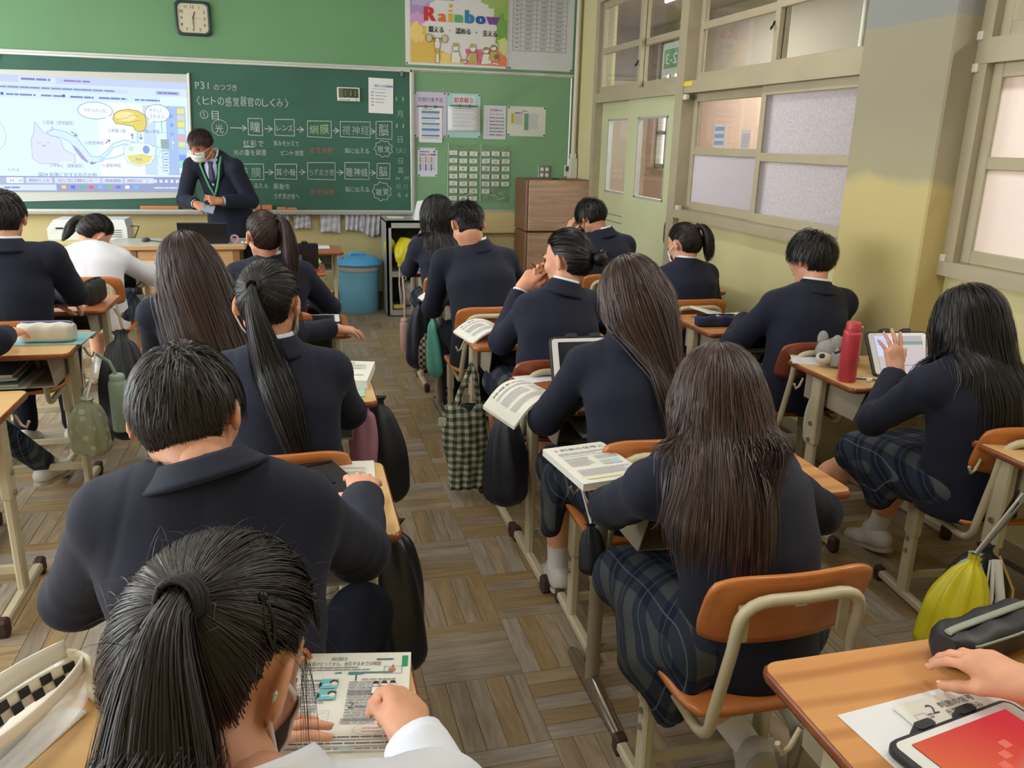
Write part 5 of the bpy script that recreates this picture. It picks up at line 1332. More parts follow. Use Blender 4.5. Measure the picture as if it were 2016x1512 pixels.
        def skirt(P):
            d = None
            for i in (0, 1):
                dr = nrm(KN[i] - HP[i]); e = s_cap(P, HP[i], KN[i] + dr * .02, .098 * g, .086 * g); d = e if d is None else smin(d, e, .10)
            md = (KN[0] + KN[1]) / 2; d = smin(d, s_ecap(P, PV + V(0, 0, -.0), md, lat0, (sp.get('skirt_w', .18) * g, .090 * g), (.16 * g, .08 * g)), .06)
            for a, b_, ra, rb in lg.get('drape', ()): d = smin(d, s_ecap(P, V(*a), V(*b_), lat0 * .35 + fwd0, ra, rb), .05)
            w = snoise(np.stack([P @ lat0, P @ fwd0 * .35, P[:, 2] * .3], 1), 70, seed + 2); fold = np.sin(((P - PV) @ lat0 * .7 + (P - PV) @ fwd0 * .7) / .045 * 2 * PI / 1.4 + w) * np.clip((PV[2] - .04 - P[:, 2]) / .12, 0, 1)
            return d + .003 * w + .006 * fold
        A = np.array(HP + KN + [V(*q) for dr in lg.get('drape', ()) for q in dr[:2]] ); v, f = surface(skirt, A.min(0) - .17, A.max(0) + .17, .010, 1)
        me = qmesh('skirt', [(v, f, 0)], [M_plaid]); q = v - PV; s1 = q @ fwd0; s2 = q @ lat0; wv = np.stack([s2 * 1.0 + np.clip(-q[:, 2] - .03, 0, 1) * .15, s1 * .8 - q[:, 2] * .85, 0 * s1], 1)
        a = me.attributes.new('weave', 'FLOAT_VECTOR', 'POINT'); a.data.foreach_set('vector', wv.astype(np.float32).ravel()); link('skirt', me, t)
        def legs(P):
            d = None
            for i in (0, 1):
                m_ = KN[i] + (AN[i] - KN[i]) * .38; e = smin(s_cap(P, KN[i], m_, .050, .050), s_cap(P, m_, AN[i], .050, .033), .03); d = e if d is None else np.minimum(d, e)
            return d
        A = np.array(KN + AN); v, f = surface(legs, A.min(0) - .07, A.max(0) + .07, .011, 1); parts.append((v, f, 0))
    sm = M_sock_d if sp.get('sock') == 'dark' else M_sock
    for i in (0, 1):
        tow = nrm(V(*lg['toe'][i])) if 'toe' in lg else nrm(fwd0 * 1.0 - V(0, 0, .28)); shin = nrm(KN[i] - AN[i])
        b = MB(); b.tube([AN[i] - shin * .03, AN[i] + shin * .02, AN[i] + shin * .09], [.034, .037, .040] if fem else [.036, .04, .044], 12); obj('sock', b, sm, t)
        sd = nrm(np.cross(tow, V(0, 0, 1))); nu = np.cross(sd, tow); Rf = np.stack([sd, tow, nu], 1); c0 = AN[i] - nu * .045
        def shoe(P, Rf=Rf, c0=c0):
            q = (P - c0) @ Rf; d = s_cap(q, (0, -.045, .005), (0, .07, .0), .034, .033); d = smin(d, s_cap(q, (0, .07, 0), (0, .15, -.004), .036, .032), .03); d = smin(d, s_cap(q, (0, -.03, .01), (0, .02, .05), .033, .036), .03)
            return np.maximum(d, -(q[:, 2] + .020))
        v, f = surface(shoe, c0 - .21, c0 + .21, .0085, 1); so = link('shoe', qmesh('shoe', [(v, f, 0)], [M_shoe]), t)
        b = MB(); o2 = [(-.036, -.04), (-.03, .04), (-.037, .09), (-.03, .15), (-.012, .183), (.012, .183), (.03, .15), (.037, .09), (.03, .04), (.036, -.04), (.022, -.076), (-.022, -.076)]; b.prism(o2, -.034, -.018, Rf, c0, True); obj('sole', b, M_sole, so)
    def core(P):
        d = s_cap(P, PV, NB, .075, .045)
        for i in (0, 1):
            for a, b_, r1, r2 in ((NB - V(0, 0, .02), SJ[i], .036, .040), (SJ[i], EL[i], .038, .033), (EL[i], WR[i], .032, .024), (HP[i], KN[i], .055, .045), (KN[i], AN[i], .042, .030)): d = smin(d, s_cap(P, a, b_, r1 * g, r2 * g), .02)
        return d
    A = np.array([PV, NB] + SJ + EL + WR + HP + KN + AN); v, f = surface(core, A.min(0) - .09, A.max(0) + .09, .016, 1); parts.append((v, f, 0))
    me = qmesh('body', parts, [sp.get('skin', M_skin), M_eye, M_lip, M_nail]); link('body', me, t)
    make_hair(t, sp['hair'], Hc, Rh, body_soft)
    mk = sp.get('mask')
    if mk:
        def mf(u, v):
            a = (u - .5) * 2.3; z = -.018 - v * .096; pl = math.sin(v * PI); r = 1.0 + .04 * pl
            x = math.sin(a) * .073 * (1 - .20 * v * v); y = .040 + math.cos(a) * (.075 - .010 * abs(v - .35)) * r - .016 * max(0, v - .6) + .0025 * math.sin(v * 18); return Hc + Rh @ V(x, y - .012, z)
        b = MB(); b.slab(mf, 20, 12, .003); mo = obj('face_mask', b, M_mask_w if mk == 'white' else M_mask_b, t)
        b = MB()
        for s in (-1, 1):
            for z in (-.022, -.095): b.tube([Hc + Rh @ V(*q) for q in ((s * .062, .055, z), (s * .078, .020, z * .75), (s * .085, -.022, -.005 if z > -.05 else -.045), (s * .087, -.033, -.02))], .0022, 6)
        obj('ear_loop', b, M_mask_w if mk == 'white' else M_mask_b, mo)
    return t, dict(sdf=body_soft, Hc=Hc, Rh=Rh, NB=NB, WR=WR, EL=EL, SJ=SJ, PV=PV, lat=lat, fwd=fwd)
# ---- the class: where each person sits, read off the photograph in metres
def seat_base(t, x, y):
    t.location = (x, y, 0)
    for c in t.children: c.location = Vector(c.location) - Vector((x, y, 0))
WHO = {}
def cast(key, name_label, **sp):
    t, info = person(key, name_label, sp); seat_base(t, sp['pelvis'][0], sp['pelvis'][1]); WHO[key] = info; return t
HB = dict(style='short', n=2600, len=.075, thick=.015, lift=.08, w=.0034, low=-.98)
def flat(dirv, curl=(.25, .3, .34, .38), **k): return dict(dir=dirv, curl=curl, **k)
def knees(px, py, w=.10, fwd=.38, z=.47, az=.09, ay=.36, **k):
    return dict(knee=[(px - w, py + fwd, z), (px + w, py + fwd, z)], ankle=[(px - w, py + ay, az), (px + w, py + ay, az)], **k)
person_ = person
def cast(key, label, **sp):
    t, info = person_('person', label, sp); seat_base(t, sp['pelvis'][0], sp['pelvis'][1]); WHO[key] = (t, info); return t

cast('P1', 'girl in a white shirt with a black ponytail and hair clips reading a textbook, nearest', sex='f', cloth='white', near=True, nz=0.0, ny=.0, drop=(.07, .07), res=.007, pelvis=(-.10, .42, .50), neck=(-.055, .60, 1.01), head=(-.092, .735, 1.068), look=(-32, 40, 0), yaw=-4,
     elbow=((-.32, .74, .74), (.20, .66, .74)), wrist=((-.145, .975, .765), (.122, .915, .775)), mask='white', seed=11, slump=.06,
     hands=(dict(dir=(.9, .34, -.05), curl=(.12, .16, .2, .3), res=.003, spread=.2, k=.95), dict(dir=(.02, 1, .02), back=(.55, -.1, .85), curl=(.75, .85, .95, 1.0), thumb=(.25, .25), res=.003, k=.95)),
     hair=dict(style='pony', n=5200, nt=3600, w=.0016, tie=(.22, -.90, .26), tail_dir=(.05, -.75, -.3), tail=.42, tail_r=.060, tie_r=.016, flare=2.8, sweep=(-.02, -.40, 0), stiff=.45, vol=1.35, seed=3, col='soft', wisps=((1, .10),), stray=260, tie_out=.020))
cast('P2', 'short-haired boy in a navy blazer with his hand on a black tablet, second row left', sex='m', near=True, res=.007, pelvis=(-.15, 1.34, .50), neck=(-.165, 1.285, 1.045), head=(-.190, 1.41, 1.105), look=(-15, 26, -8), yaw=-3,
     elbow=((-.42, 1.40, .80), (.10, 1.46, .73)), wrist=((-.24, 1.64, .765), (.115, 1.745, .765)), seed=5, hw=.146, drop=(.098, .105), shirt_h=.010, collar=.35, hands=(None, dict(dir=(.10, 1, .06), curl=(.22, .22, .25, .3), thumb=(1.05, .05), spread=.22, res=.003, cuff=False)), legs=dict(knee=[(-.30, 1.72, .49), (.10, 1.68, .51)], ankle=[(-.28, 1.70, .09), (.10, 1.72, .09)]),
     hair=dict(HB, n=5200, w=.0026, len=.075, thick=.013, lift=.06, shirt=0, seed=4, col='soft'))
cast('P3', 'girl with a long black ponytail over a navy blazer, second from the front left desk', sex='f', near=True, res=.008, pelvis=(-.07, 2.30, .50), neck=(-.075, 2.30, .975), head=(-.085, 2.38, 1.105), look=(-12, 22, 0),
     elbow=((-.30, 2.45, .72), (.16, 2.42, .71)), wrist=((-.2, 2.72, .75), (.06, 2.73, .75)), mask='white', seed=6,
     hair=dict(style='pony', n=3200, nt=2200, w=.0024, tie=(-.12, -.98, .10), tail=.52, tail_r=.058, sweep=(.24, 0, 0), stiff=.55, vol=1.15, seed=5, wisps=((1, .17),), stray=120))
cast('P4', 'girl with loose straight dark brown hair, by the teacher desk, arm on a red-brown desk', sex='f', pelvis=(-.33, 3.36, .50), neck=(-.405, 3.33, .95), head=(-.420, 3.40, 1.062), look=(0, 12, 0),
     elbow=((-.60, 3.46, .72), (-.05, 3.47, .76)), wrist=((-.45, 3.72, .75), (.125, 3.62, .745)), seed=7, hands=(None, flat((1, .2, -.15))),
     hair=dict(style='long', n=2600, len=.50, w=.0034, col='brown', vol=1.9, seed=6, back=-.45, sweep=(.30, -.22, 0), gather=.05, gx=.10))
cast('P5', 'girl with a high brown ponytail sitting in front of the black tablet stand', sex='f', pelvis=(-.13, 4.20, .50), neck=(-.135, 4.18, .965), head=(-.158, 4.20, 1.092), look=(20, 12, 0), hw=.155,
     elbow=((-.36, 4.33, .72), (.15, 4.32, .71)), wrist=((-.2, 4.55, .75), (.02, 4.52, .75)), seed=8,
     hair=dict(style='pony', n=1900, nt=1500, w=.0034, tie=(.45, -.75, .52), tail=.34, tail_r=.042, sweep=(.05, -.06, 0), stiff=.58, col='brown', seed=7, band=False, tie_out=.022))
cast('P6', 'boy in a navy blazer at the left edge with folded arms', sex='m', pelvis=(-1.27, 4.08, .50), neck=(-1.235, 4.03, 1.055), head=(-1.245, 4.12, 1.185), look=(5, 12, 0), drop=(.05, .05),
     elbow=((-1.46, 4.22, .76), (-1.01, 4.28, .77)), wrist=((-1.17, 4.36, .755), (-1.20, 4.44, .785)), seed=9, hands=(flat((1, .1, -.1), (.5, .6, .6, .6)), None), hair=dict(HB, n=2200, seed=8, len=.06, thick=.014))
cast('P7', 'student cut off at the left edge, navy sleeve behind the white pencil case', sex='f', pelvis=(-1.42, 3.24, .50), neck=(-1.47, 3.26, 1.0), head=(-1.50, 3.34, 1.13), look=(0, 25, 0), trousers='plaid',
     elbow=((-1.72, 3.4, .74), (-1.02, 3.36, .76)), wrist=((-1.5, 3.6, .75), (-1.13, 3.545, .775)), seed=10, hands=(None, flat((.2, 1, 0))), legs=dict(knee=[(-1.58, 3.62, .48), (-1.33, 3.58, .48)], ankle=[(-1.62, 3.55, .10), (-1.135, 3.84, .115)], toe=[(0, 1, -.2), (.30, 1, -.10)]), sock='dark',
     hair=dict(style='long', n=900, len=.36, w=.005, seed=9))
cast('P8', 'girl in a white shirt bent over her desk, dark ponytail falling to the left', sex='f', cloth='white', pelvis=(-1.17, 5.28, .50), neck=(-1.185, 5.33, .895), head=(-1.165, 5.43, .968), look=(-28, 50, 22),
     elbow=((-1.44, 5.42, .74), (-.93, 5.50, .72)), wrist=((-1.27, 5.68, .75), (-1.03, 5.70, .75)), seed=12, hands=(None, flat((-.3, 1, 0))),
     hair=dict(style='pony', n=1500, nt=900, w=.0042, tie=(-.95, -.55, .15), tail_dir=(-1, -.3, .2), tail=.19, tail_r=.040, sweep=(-.55, -.1, 0), stiff=.75, seed=10, band=False))
cast('P9', 'teacher in a dark suit, white mask and green lanyard standing before the chalkboard', sex='m', group='teacher at the front', stand=True, nz=.0, ny=.0, size=1.03, skin=M_skin_d, pelvis=(-.53, 7.34, .90), neck=(-.615, 7.22, 1.375), head=(-.705, 7.13, 1.478), look=(150, 28, -12), yaw=160, hipyaw=165, hem=.74, hw=.178, slump=.02,
     elbow=((-.28, 7.22, 1.06), (-.84, 7.24, 1.07)), wrist=((-.555, 7.03, 1.045), (-.765, 7.07, 1.02)), mask='white', seed=13, hands=(flat((-.9, -.35, .1), (.6, .7, .75, .8), back=(.2, -.8, .6)), flat((.5, -.5, -.2), (.5, .6, .7, .75), back=(-.2, -.75, .6))),
     legs=dict(knee=[(-.44, 7.30, .49), (-.63, 7.32, .49)], ankle=[(-.43, 7.36, .09), (-.64, 7.38, .09)], toe=[(-.1, -1, -.1), (-.35, -1, -.1)]), hair=dict(HB, n=1800, seed=11, len=.055, thick=.016, col='brown', front=.55))
cast('P10', 'girl with straight black hair resting her chin on her hand beside the grey shelf', sex='f', pelvis=(.92, 5.15, .50), neck=(.885, 5.18, .965), head=(.860, 5.25, 1.105), look=(45, 2, 0), yaw=12,
     elbow=((.70, 5.38, .74), (1.12, 5.35, .73)), wrist=((.785, 5.375, .945), (.98, 5.58, .75)), seed=14, hands=(flat((.25, -.2, .9), (.7, .8, .9, 1.0), back=(-.8, .5, .1)), None),
     hair=dict(style='long', n=1900, len=.36, w=.0042, seed=12, back=-.1, vol=1.2))
cast('P11', 'boy with close-cropped black hair in a navy blazer by the aisle', sex='m', pelvis=(.93, 4.10, .50), neck=(.895, 4.17, 1.02), head=(.848, 4.215, 1.14), look=(8, 36, 0), hw=.165,
     elbow=((.68, 4.28, .72), (1.2, 4.3, .75)), wrist=((.80, 4.52, .755), (1.06, 4.55, .755)), seed=15, hands=(flat((.6, .8, 0)), None), hair=dict(HB, n=3200, seed=13, len=.032, lift=.45, thick=.012, w=.0026))
cast('P12', 'girl with a low black bun holding her hands up in front of her face', sex='f', res=.008, near=True, pelvis=(.97, 3.07, .50), neck=(1.018, 3.075, .985), head=(1.045, 3.15, 1.112), look=(35, 12, 0), hw=.140, yaw=8,
     elbow=((.81, 3.22, .74), (1.22, 3.30, .75)), wrist=((.905, 3.335, .945), (1.045, 3.385, .945)), seed=16, hands=(flat((.62, .12, .70), (.35, .5, .7, .8), back=(-.4, -.75, .5), res=.0035, thumb=(.5, .3)), flat((-.5, -.2, .8), (.4, .5, .6, .7), back=(.2, .9, .3), res=.0035)),
     hair=dict(style='bun', n=2400, w=.0028, tie=(.28, -.94, -.16), bun_r=.036, seed=14, vol=1.1))
cast('P13', 'girl with long dark loose hair sitting before the standing tablet', sex='f', res=.008, pelvis=(.99, 2.19, .50), neck=(.955, 2.24, .975), head=(.972, 2.30, 1.110), look=(0, 22, 0), hw=.128, size=.97,
     elbow=((.755, 2.33, .78), (1.20, 2.40, .76)), wrist=((.92, 2.53, .75), (1.06, 2.6, .75)), seed=17,
     legs=knees(.96, 2.16, .11, drape=[((.80, 2.42, .47), (.765, 2.36, .33), (.075, .05), (.07, .03))], ankle_=0), sock='white',
     hair=dict(style='long', n=3600, len=.47, w=.0027, col='umber', vol=1.5, seed=15, part=-.10, back=-.6, sweep=(.34, -.22, 0), gather=.55, gx=.085, ragged=.70))
cast('P14', 'girl with long loose brown hair bent over an open book on the near right', sex='f', near=True, res=.007, pelvis=(.95, 1.45, .50), neck=(.885, 1.515, .895), head=(.913, 1.625, .995), look=(-10, 42, 8), hw=.150, tilt=-2, drop=(.075, .075), skirt_w=.235,
     elbow=((.72, 1.66, .74), (1.24, 1.56, .68)), wrist=((.93, 1.86, .75), (1.12, 1.82, .75)), seed=18,
     legs=dict(knee=[(.80, 1.80, .45), (1.05, 1.82, .47)], ankle=[(1.03, 1.50, .12), (1.20, 1.52, .13)], toe=[(.05, .30, -1), (.1, .35, -1)], drape=[((.78, 1.62, .46), (.760, 1.60, .36), (.12, .07), (.10, .05)), ((.77, 1.56, .40), (.800, 1.50, .285), (.11, .06), (.085, .04)), ((.80, 1.45, .45), (.80, 1.42, .40), (.10, .05), (.09, .04))]),
     hair=dict(style='long', n=5600, len=.44, w=.0020, col='umber', vol=1.7, seed=16, part=-.05, back=-.45, K=30, sweep=(.06, -.16, 0), stray=120, gather=.50, gx=-.06, ragged=.60))
cast('P15', 'girl with sleek black hair touching a tablet by the right wall', sex='f', res=.008, near=True, pelvis=(2.12, 2.07, .50), neck=(2.055, 2.065, .915), head=(2.078, 2.15, 1.032), look=(25, 22, 0), yaw=10, hw=.158,
     elbow=((1.86, 2.20, .70), (2.36, 2.26, .72)), wrist=((2.035, 2.385, .79), (2.22, 2.47, .75)), seed=19, hands=(dict(dir=(-.02, .35, .92), back=(.05, -.95, .3), curl=(.12, .15, .18, .2), spread=.26, res=.0035, thumb=(.9, .1)), None),
     legs=dict(knee=[(1.99, 2.44, .47), (2.22, 2.44, .47)], ankle=[(1.93, 2.75, .13), (2.2, 2.55, .09)], drape=[((1.98, 2.34, .46), (1.975, 2.30, .36), (.10, .06), (.08, .04))]),
     hair=dict(style='long', n=3000, len=.42, w=.0028, vol=1.15, seed=17, part=-.02, back=-.45, sweep=(.08, -.15, 0)))
cast('P16', 'boy with thick black hair in front of the pillar', sex='m', res=.009, pelvis=(2.17, 3.17, .50), neck=(2.222, 3.165, .952), head=(2.225, 3.25, 1.088), look=(12, 18, 0), hw=.172,
     elbow=((1.95, 3.30, .71), (2.44, 3.34, .72)), wrist=((2.08, 3.52, .75), (2.30, 3.55, .75)), seed=20, hair=dict(HB, n=3000, seed=18, len=.085, thick=.024))
cast('P17', 'girl with a ponytail and white mask by the wall under the corridor window', sex='f', pelvis=(2.10, 4.16, .50), neck=(2.085, 4.17, .915), head=(2.090, 4.25, 1.028), look=(20, 27, 0), tilt=-5, hw=.152,
     elbow=((1.90, 4.33, .71), (2.33, 4.30, .73)), wrist=((2.0, 4.58, .75), (2.25, 4.55, .75)), mask='white', seed=21,
     hair=dict(style='pony', n=1700, nt=900, w=.0036, tie=(.40, -.80, .45), tail=.22, tail_r=.036, sweep=(.12, -.05, 0), stiff=.65, seed=19, col='soft'))
cast('P18', 'boy with a black mask leaning his forehead on his hand beside the wood cabinet', sex='m', pelvis=(1.95, 5.05, .50), neck=(1.930, 5.075, .985), head=(1.862, 5.155, 1.098), look=(15, 36, -6), hw=.172,
     elbow=((1.72, 5.38, .74), (2.20, 5.20, .72)), wrist=((1.765, 5.33, .95), (2.1, 5.50, .75)), mask='black', seed=22, hands=(flat((.20, -.15, .95), (.5, .6, .7, .8), back=(-.85, -.1, .2)), None), hair=dict(HB, n=2400, seed=20, len=.085, thick=.022))
cast('P19', 'student at the lower right edge of whom only a hand on a pencil case shows', sex='m', near=True, pelvis=(1.16, .30, .50), neck=(1.18, .38, 1.0), head=(1.2, .45, 1.13), look=(0, 15, 0), res=.010,
     elbow=((.95, .42, .76), (1.32, .62, .76)), wrist=((1.02, .62, .75), (1.045, .835, .775)), seed=23, hands=(None, dict(dir=(-.28, .96, -.02), back=(-.10, .05, 1), curl=(.30, .34, .36, .42), spread=.10, thumb=(.42, .12), res=.0028)), hair=dict(HB, n=800, seed=21))
# ================================================================== things on the front wall
PRN = printed('paper_print'); M_paper = pmat('white_paper', S(232, 233, 236), .85, var=.015); M_pin = pmat('dark_pin', S(40, 50, 48), .4)
INK, GRY, LGR = S(70, 70, 78), S(130, 132, 140), S(178, 180, 188)
YW = YF - .0165                      # face of the green panels
b = MB(); b.box(((1.095 + 2.615) / 2, YF - .008, 1.535), (2.615 - 1.095, .016, 1.26)); BB = struct('trim_5', b, M_green_bb)
b = MB()
for z in (.90, 2.158): b.box(((1.09 + 2.62) / 2, YF - .012, z), (1.53, .026, .022), bev=.004)
for x in (1.098, 2.622): b.box((x, YF - .012, 1.53), (.018, .026, 1.25), bev=.004)
struct('trim_6', b, M_alu)
def sheet_on_wall(name, label, cat, x0, z0, w, h, draw, mat=None, y=YW, tilt=0.0, pins=True, group=None, th=.0016):
    """paper hung on the front wall; draw(canvas) prints in metres from its lower left corner"""
    t = thing(name, label, cat, (x0, y, z0), 0, group); t.rotation_euler = (0, tilt, 0)
    b = MB(); b.box((w / 2, -th / 2 - .0005, h / 2), (w, th, h)); obj('sheet', b, mat or M_paper, t)
    c = Canvas(plane_map((0, -th - .0006, 0), (1, 0, 0), (0, 0, 1)), .0012); draw(c)
    if c.mb.n: c.done('print', PRN, t)
    if pins:
        b = MB()
        for u, v in ((.012, .012), (w - .012, .012), (.012, h - .012), (w - .012, h - .012)): b.tube([(u, -th, v), (u, -th - .007, v)], [.008, .006], 8)
        obj('pin', b, M_pin, t)['kind'] = 'stuff'
    return t
def blob(c, u, v, a, b_, col, seed, n=26, rough=.28):
    r = random.Random(seed); P = []
    ph = [r.uniform(0, 6.3) for _ in range(4)]
    for k in range(n):
        t = 2 * PI * k / n; m = 1 + rough * (.5 * math.sin(3 * t + ph[0]) + .35 * math.sin(5 * t + ph[1]) + .3 * math.sin(9 * t + ph[2])); P.append((u + a * m * math.cos(t), v + b_ * m * math.sin(t)))
    c.poly(P, col)
def poster(c0):
    class Low:
        def __getattr__(s, k): return getattr(c0, k)
        def text(s, t, u, v, *a, **k): c0.text(t, u, v - .09, *a, **k)
        def ell(s, u, v, *a, **k): c0.ell(u, v - .085, *a, **k)
        def ring(s, u, v, *a, **k): c0.ring(u, v - .085, *a, **k)
        def line(s, p, *a, **k): c0.line([(x, y - .085) for x, y in p], *a, **k)
        def poly(s, p, *a, **k): c0.poly([(x, y - .085) for x, y in p], *a, **k)
    c = Low()
    W_, H_ = .958, .66
    def clipblob(u, v, a, b_, col, seed):
        v = v * .90
        r = random.Random(seed); ph = [r.uniform(0, 6.3) for _ in range(3)]; P = []
        for k in range(30):
            t = 2 * PI * k / 30; m = 1 + .3 * (.5 * math.sin(3 * t + ph[0]) + .4 * math.sin(6 * t + ph[1]) + .3 * math.sin(11 * t + ph[2]))
            P.append((min(max(u + a * m * math.cos(t), .045), W_ - .012), min(max(v + b_ * m * math.sin(t), .02), H_ - .005)))
        c0.poly(P, col)
    Y1, Y2 = S(222, 186, 92), S(236, 208, 130)
    for u, v, a, b_, col, s in ((.10, .52, .10, .13, S(168, 150, 200), 1), (.09, .40, .09, .09, S(205, 160, 205), 2), (.15, .62, .10, .06, S(190, 175, 215), 3), (.12, .20, .14, .17, Y1, 4), (.09, .30, .08, .08, Y2, 5), (.24, .07, .18, .07, Y1, 6), (.42, .05, .12, .06, Y2, 7),
                           (.66, .09, .12, .08, S(216, 108, 140), 8), (.60, .06, .07, .05, S(230, 150, 170), 9), (.84, .10, .13, .09, S(232, 150, 120), 10), (.90, .06, .09, .06, S(226, 132, 96), 11), (.90, .55, .09, .15, S(150, 186, 88), 12), (.90, .36, .07, .14, S(120, 170, 84), 13), (.92, .22, .06, .07, S(206, 220, 140), 14), (.82, .63, .12, .05, S(160, 190, 110), 15), (.40, .645, .10, .03, S(130, 176, 200), 16), (.30, .65, .06, .03, S(120, 180, 200), 17)): clipblob(u, v, a, b_, col, s)
    for ch, u, col, sz in (('R', .225, S(205, 52, 62), .17), ('a', .335, S(226, 116, 60), .145), ('i', .412, S(222, 170, 70), .16), ('n', .487, S(92, 176, 110), .145), ('b', .588, S(40, 130, 180), .16), ('o', .690, S(44, 88, 170), .145), ('w', .805, S(132, 70, 160), .145)):
        c.text(ch, u, .465, sz, col, 'c', bold=.012)
    c.ell(.412, .595, .016, .016, S(222, 170, 70))
    c.text('鍛える', .21, .375, .058, S(60, 56, 56), 'l', .135, bold=.002); c.text('・', .40, .375, .05, S(60, 56, 56)); c.text('認める', .46, .372, .058, S(60, 56, 56), 'l', .135, bold=.002); c.text('・', .645, .37, .05, S(60, 56, 56)); c.text('支える', .71, .365, .058, S(60, 56, 56), 'l', .135, bold=.002)
    K, SK, OC = S(110, 104, 98), S(235, 228, 220), S(196, 170, 96)
    # weight lifter, two people shaking hands, two people helping each other
    c.line([(.205, .315), (.375, .318)], .008, K)
    for u in (.215, .36): c.ell(u, .317, .028, .034, S(206, 196, 160)); c.ring(u, .317, .028, .034, .004, K)
    c.ell(.29, .30, .02, .024, SK); c.ring(.29, .30, .02, .024, .004, K); c.poly([(.262, .285), (.318, .285), (.308, .20), (.272, .20)], SK); c.line([(.255, .31), (.262, .285), (.272, .2), (.308, .2), (.318, .285), (.326, .31)], .004, K); c.poly([(.272, .235), (.308, .235), (.304, .185), (.276, .185)], OC); c.poly([(.278, .185), (.302, .185), (.306, .11), (.276, .11)], SK); c.line([(.278, .185), (.274, .11), (.308, .11), (.302, .185)], .004, K)
    for u, fl in ((.46, 1), (.62, -1)):
        c.poly([(u - .045, .12), (u + .045, .12), (u + .035, .21), (u - .035, .21)], SK if fl > 0 else OC); c.line([(u - .045, .12), (u - .035, .21), (u + .035, .21), (u + .045, .12)], .004, K); c.line([(u + fl * .03, .19), (u + fl * .05, .14), (.54, .125)], .012, SK); c.line([(u + fl * .03, .197), (u + fl * .055, .147), (.54, .133)], .004, K)
        c.ell(u, .25, .03, .034, SK); c.ring(u, .25, .03, .034, .004, K); c.poly([(u - .032, .25), (u + .032, .258), (u + .022, .288), (u - .02, .288)], S(186, 170, 120))
    c.ell(.54, .127, .016, .012, SK); c.ring(.54, .127, .016, .012, .004, K)
    for u, v, w in ((.745, .235, .028), (.815, .262, .026)):
        c.poly([(u - .05, v - .12), (u + .05, v - .11), (u + .035, v - .03), (u - .03, v - .03)], OC if u > .78 else SK); c.line([(u - .05, v - .12), (u - .03, v - .03), (u + .035, v - .03), (u + .05, v - .11)], .004, K); c.ell(u, v, w, w, SK); c.ring(u, v, w, w, .004, K); c.poly([(u - w, v), (u + w, v + .01), (u + w * .6, v + w), (u - w * .6, v + w)], S(150, 136, 110))
    c.ell(.84, .185, .02, .022, S(120, 110, 100)); c.line([(.76, .16), (.80, .13), (.86, .12)], .01, SK)
sheet_on_wall('poster', 'large rainbow watercolour poster above the bulletin board, Rainbow in coloured letters', 'poster', 1.030, 2.205, .958, .66, poster, pmat('poster_paper', S(226, 224, 224), .6, var=.015))
def bigtable(c):
    w, h = .628, .78; u0, u1 = .035, .555; c.text('時程表', .30, .70, .05, INK, 'c')
    cols = (u0, .11, .26, .40, u1); n = 13
    for k in range(n + 1): v = .165 + k * .0395; c.line([(u0, v), (u1, v)], .0028, GRY)
    for u in cols: c.line([(u, .165), (u, .165 + n * .0395)], .0028, GRY)
    for k in range(n):
        for j, u in enumerate(cols[:-1]):
            wd = cols[j + 1] - u; c.greek(u + wd * .3, .165 + k * .0395 + .022, wd * .4, 1, 1, .007, GRY, k * 7 + j, 0)
            if j: c.greek(u + wd * .2, .165 + k * .0395 + .007, wd * .6, 1, 1, .006, LGR, k * 9 + j, 0)
sheet_on_wall('timetable_sheet', 'big white ruled timetable sheet beside the rainbow poster', 'paper', 1.992, 2.205, .628, .80, bigtable, pmat('paper_grey_white', S(206, 210, 216), .75, var=.015))
YB_ = YF - .0165
def board_clip(t, w, z, y=-.012):
    b = MB(); b.box((w / 2, y, z), (w * .82, .006, .012), bev=.002)
    for u in (.36, .66): b.ball((w * u, y - .004, z), (.022, .007, .012), 10, 6)
    obj('clip', b, pmat('clip_steel', S(130, 132, 130), .3, metal=.8), t)
def p1(c):
    c.rect(0, .0, .307, .40, S(206, 196, 222)); c.text('月間行事予定', .155, .315, .044, S(66, 62, 84), 'c', .235)
t = sheet_on_wall('event_calendar', 'lilac monthly schedule holder with blue-striped sheets on the green board', 'calendar', 1.100, 1.575, .300, .40, p1, y=YB_)
b = MB()
for i in range(3): b.box((.152 + .002 * i, -.005 - .0022 * i, .118 - .004 * i), (.215, .0016, .315))
obj('pages', b, M_paper, t)
c = Canvas(plane_map((.048, -.0115, -.045), (1, 0, 0), (0, 0, 1)), .001)
for k, v in enumerate((.245, .195, .145, .09, .04)): c.rect(.024, v + .012, .166, .022 if k in (0, 3) else .016, S(104, 140, 196)); c.greek(.024, v, .16, 2, .009, .004, LGR, k)
c.greek(.03, .29, .1, 1, .01, .006, GRY, 2); c.done('print', PRN, t); board_clip(t, .30, .272)
def p2(c):
    c.rect(0, 0, .318, .395, S(176, 214, 214)); c.rect(.055, .30, .21, .078, S(206, 224, 230)); c.text('給食献立', .16, .318, .052, S(206, 60, 84), 'c', .185, bold=.0015)
t = sheet_on_wall('lunch_menu', 'teal school lunch menu holder with a red heading on the green board', 'calendar', 1.411, 1.578, .318, .395, p2, y=YB_)
b = MB(); b.slab(lambda u, v: (.006 + u * .310, -.010 - .012 * (1 - v) ** 2, .062 + v * .215), 4, 8, .002); obj('pages', b, M_paper, t)
c = Canvas(lambda u, v, h: (.006 + u, -.012 - .012 * (1 - v / .215) ** 2 - h, .062 + v), .001)
for r_ in range(5): c.line([(.035, .03 + r_ * .033), (.285, .03 + r_ * .033)], .0016, LGR); c.greek(.04, .05 + r_ * .033, .24, 2, .009, .0035, LGR, r_)
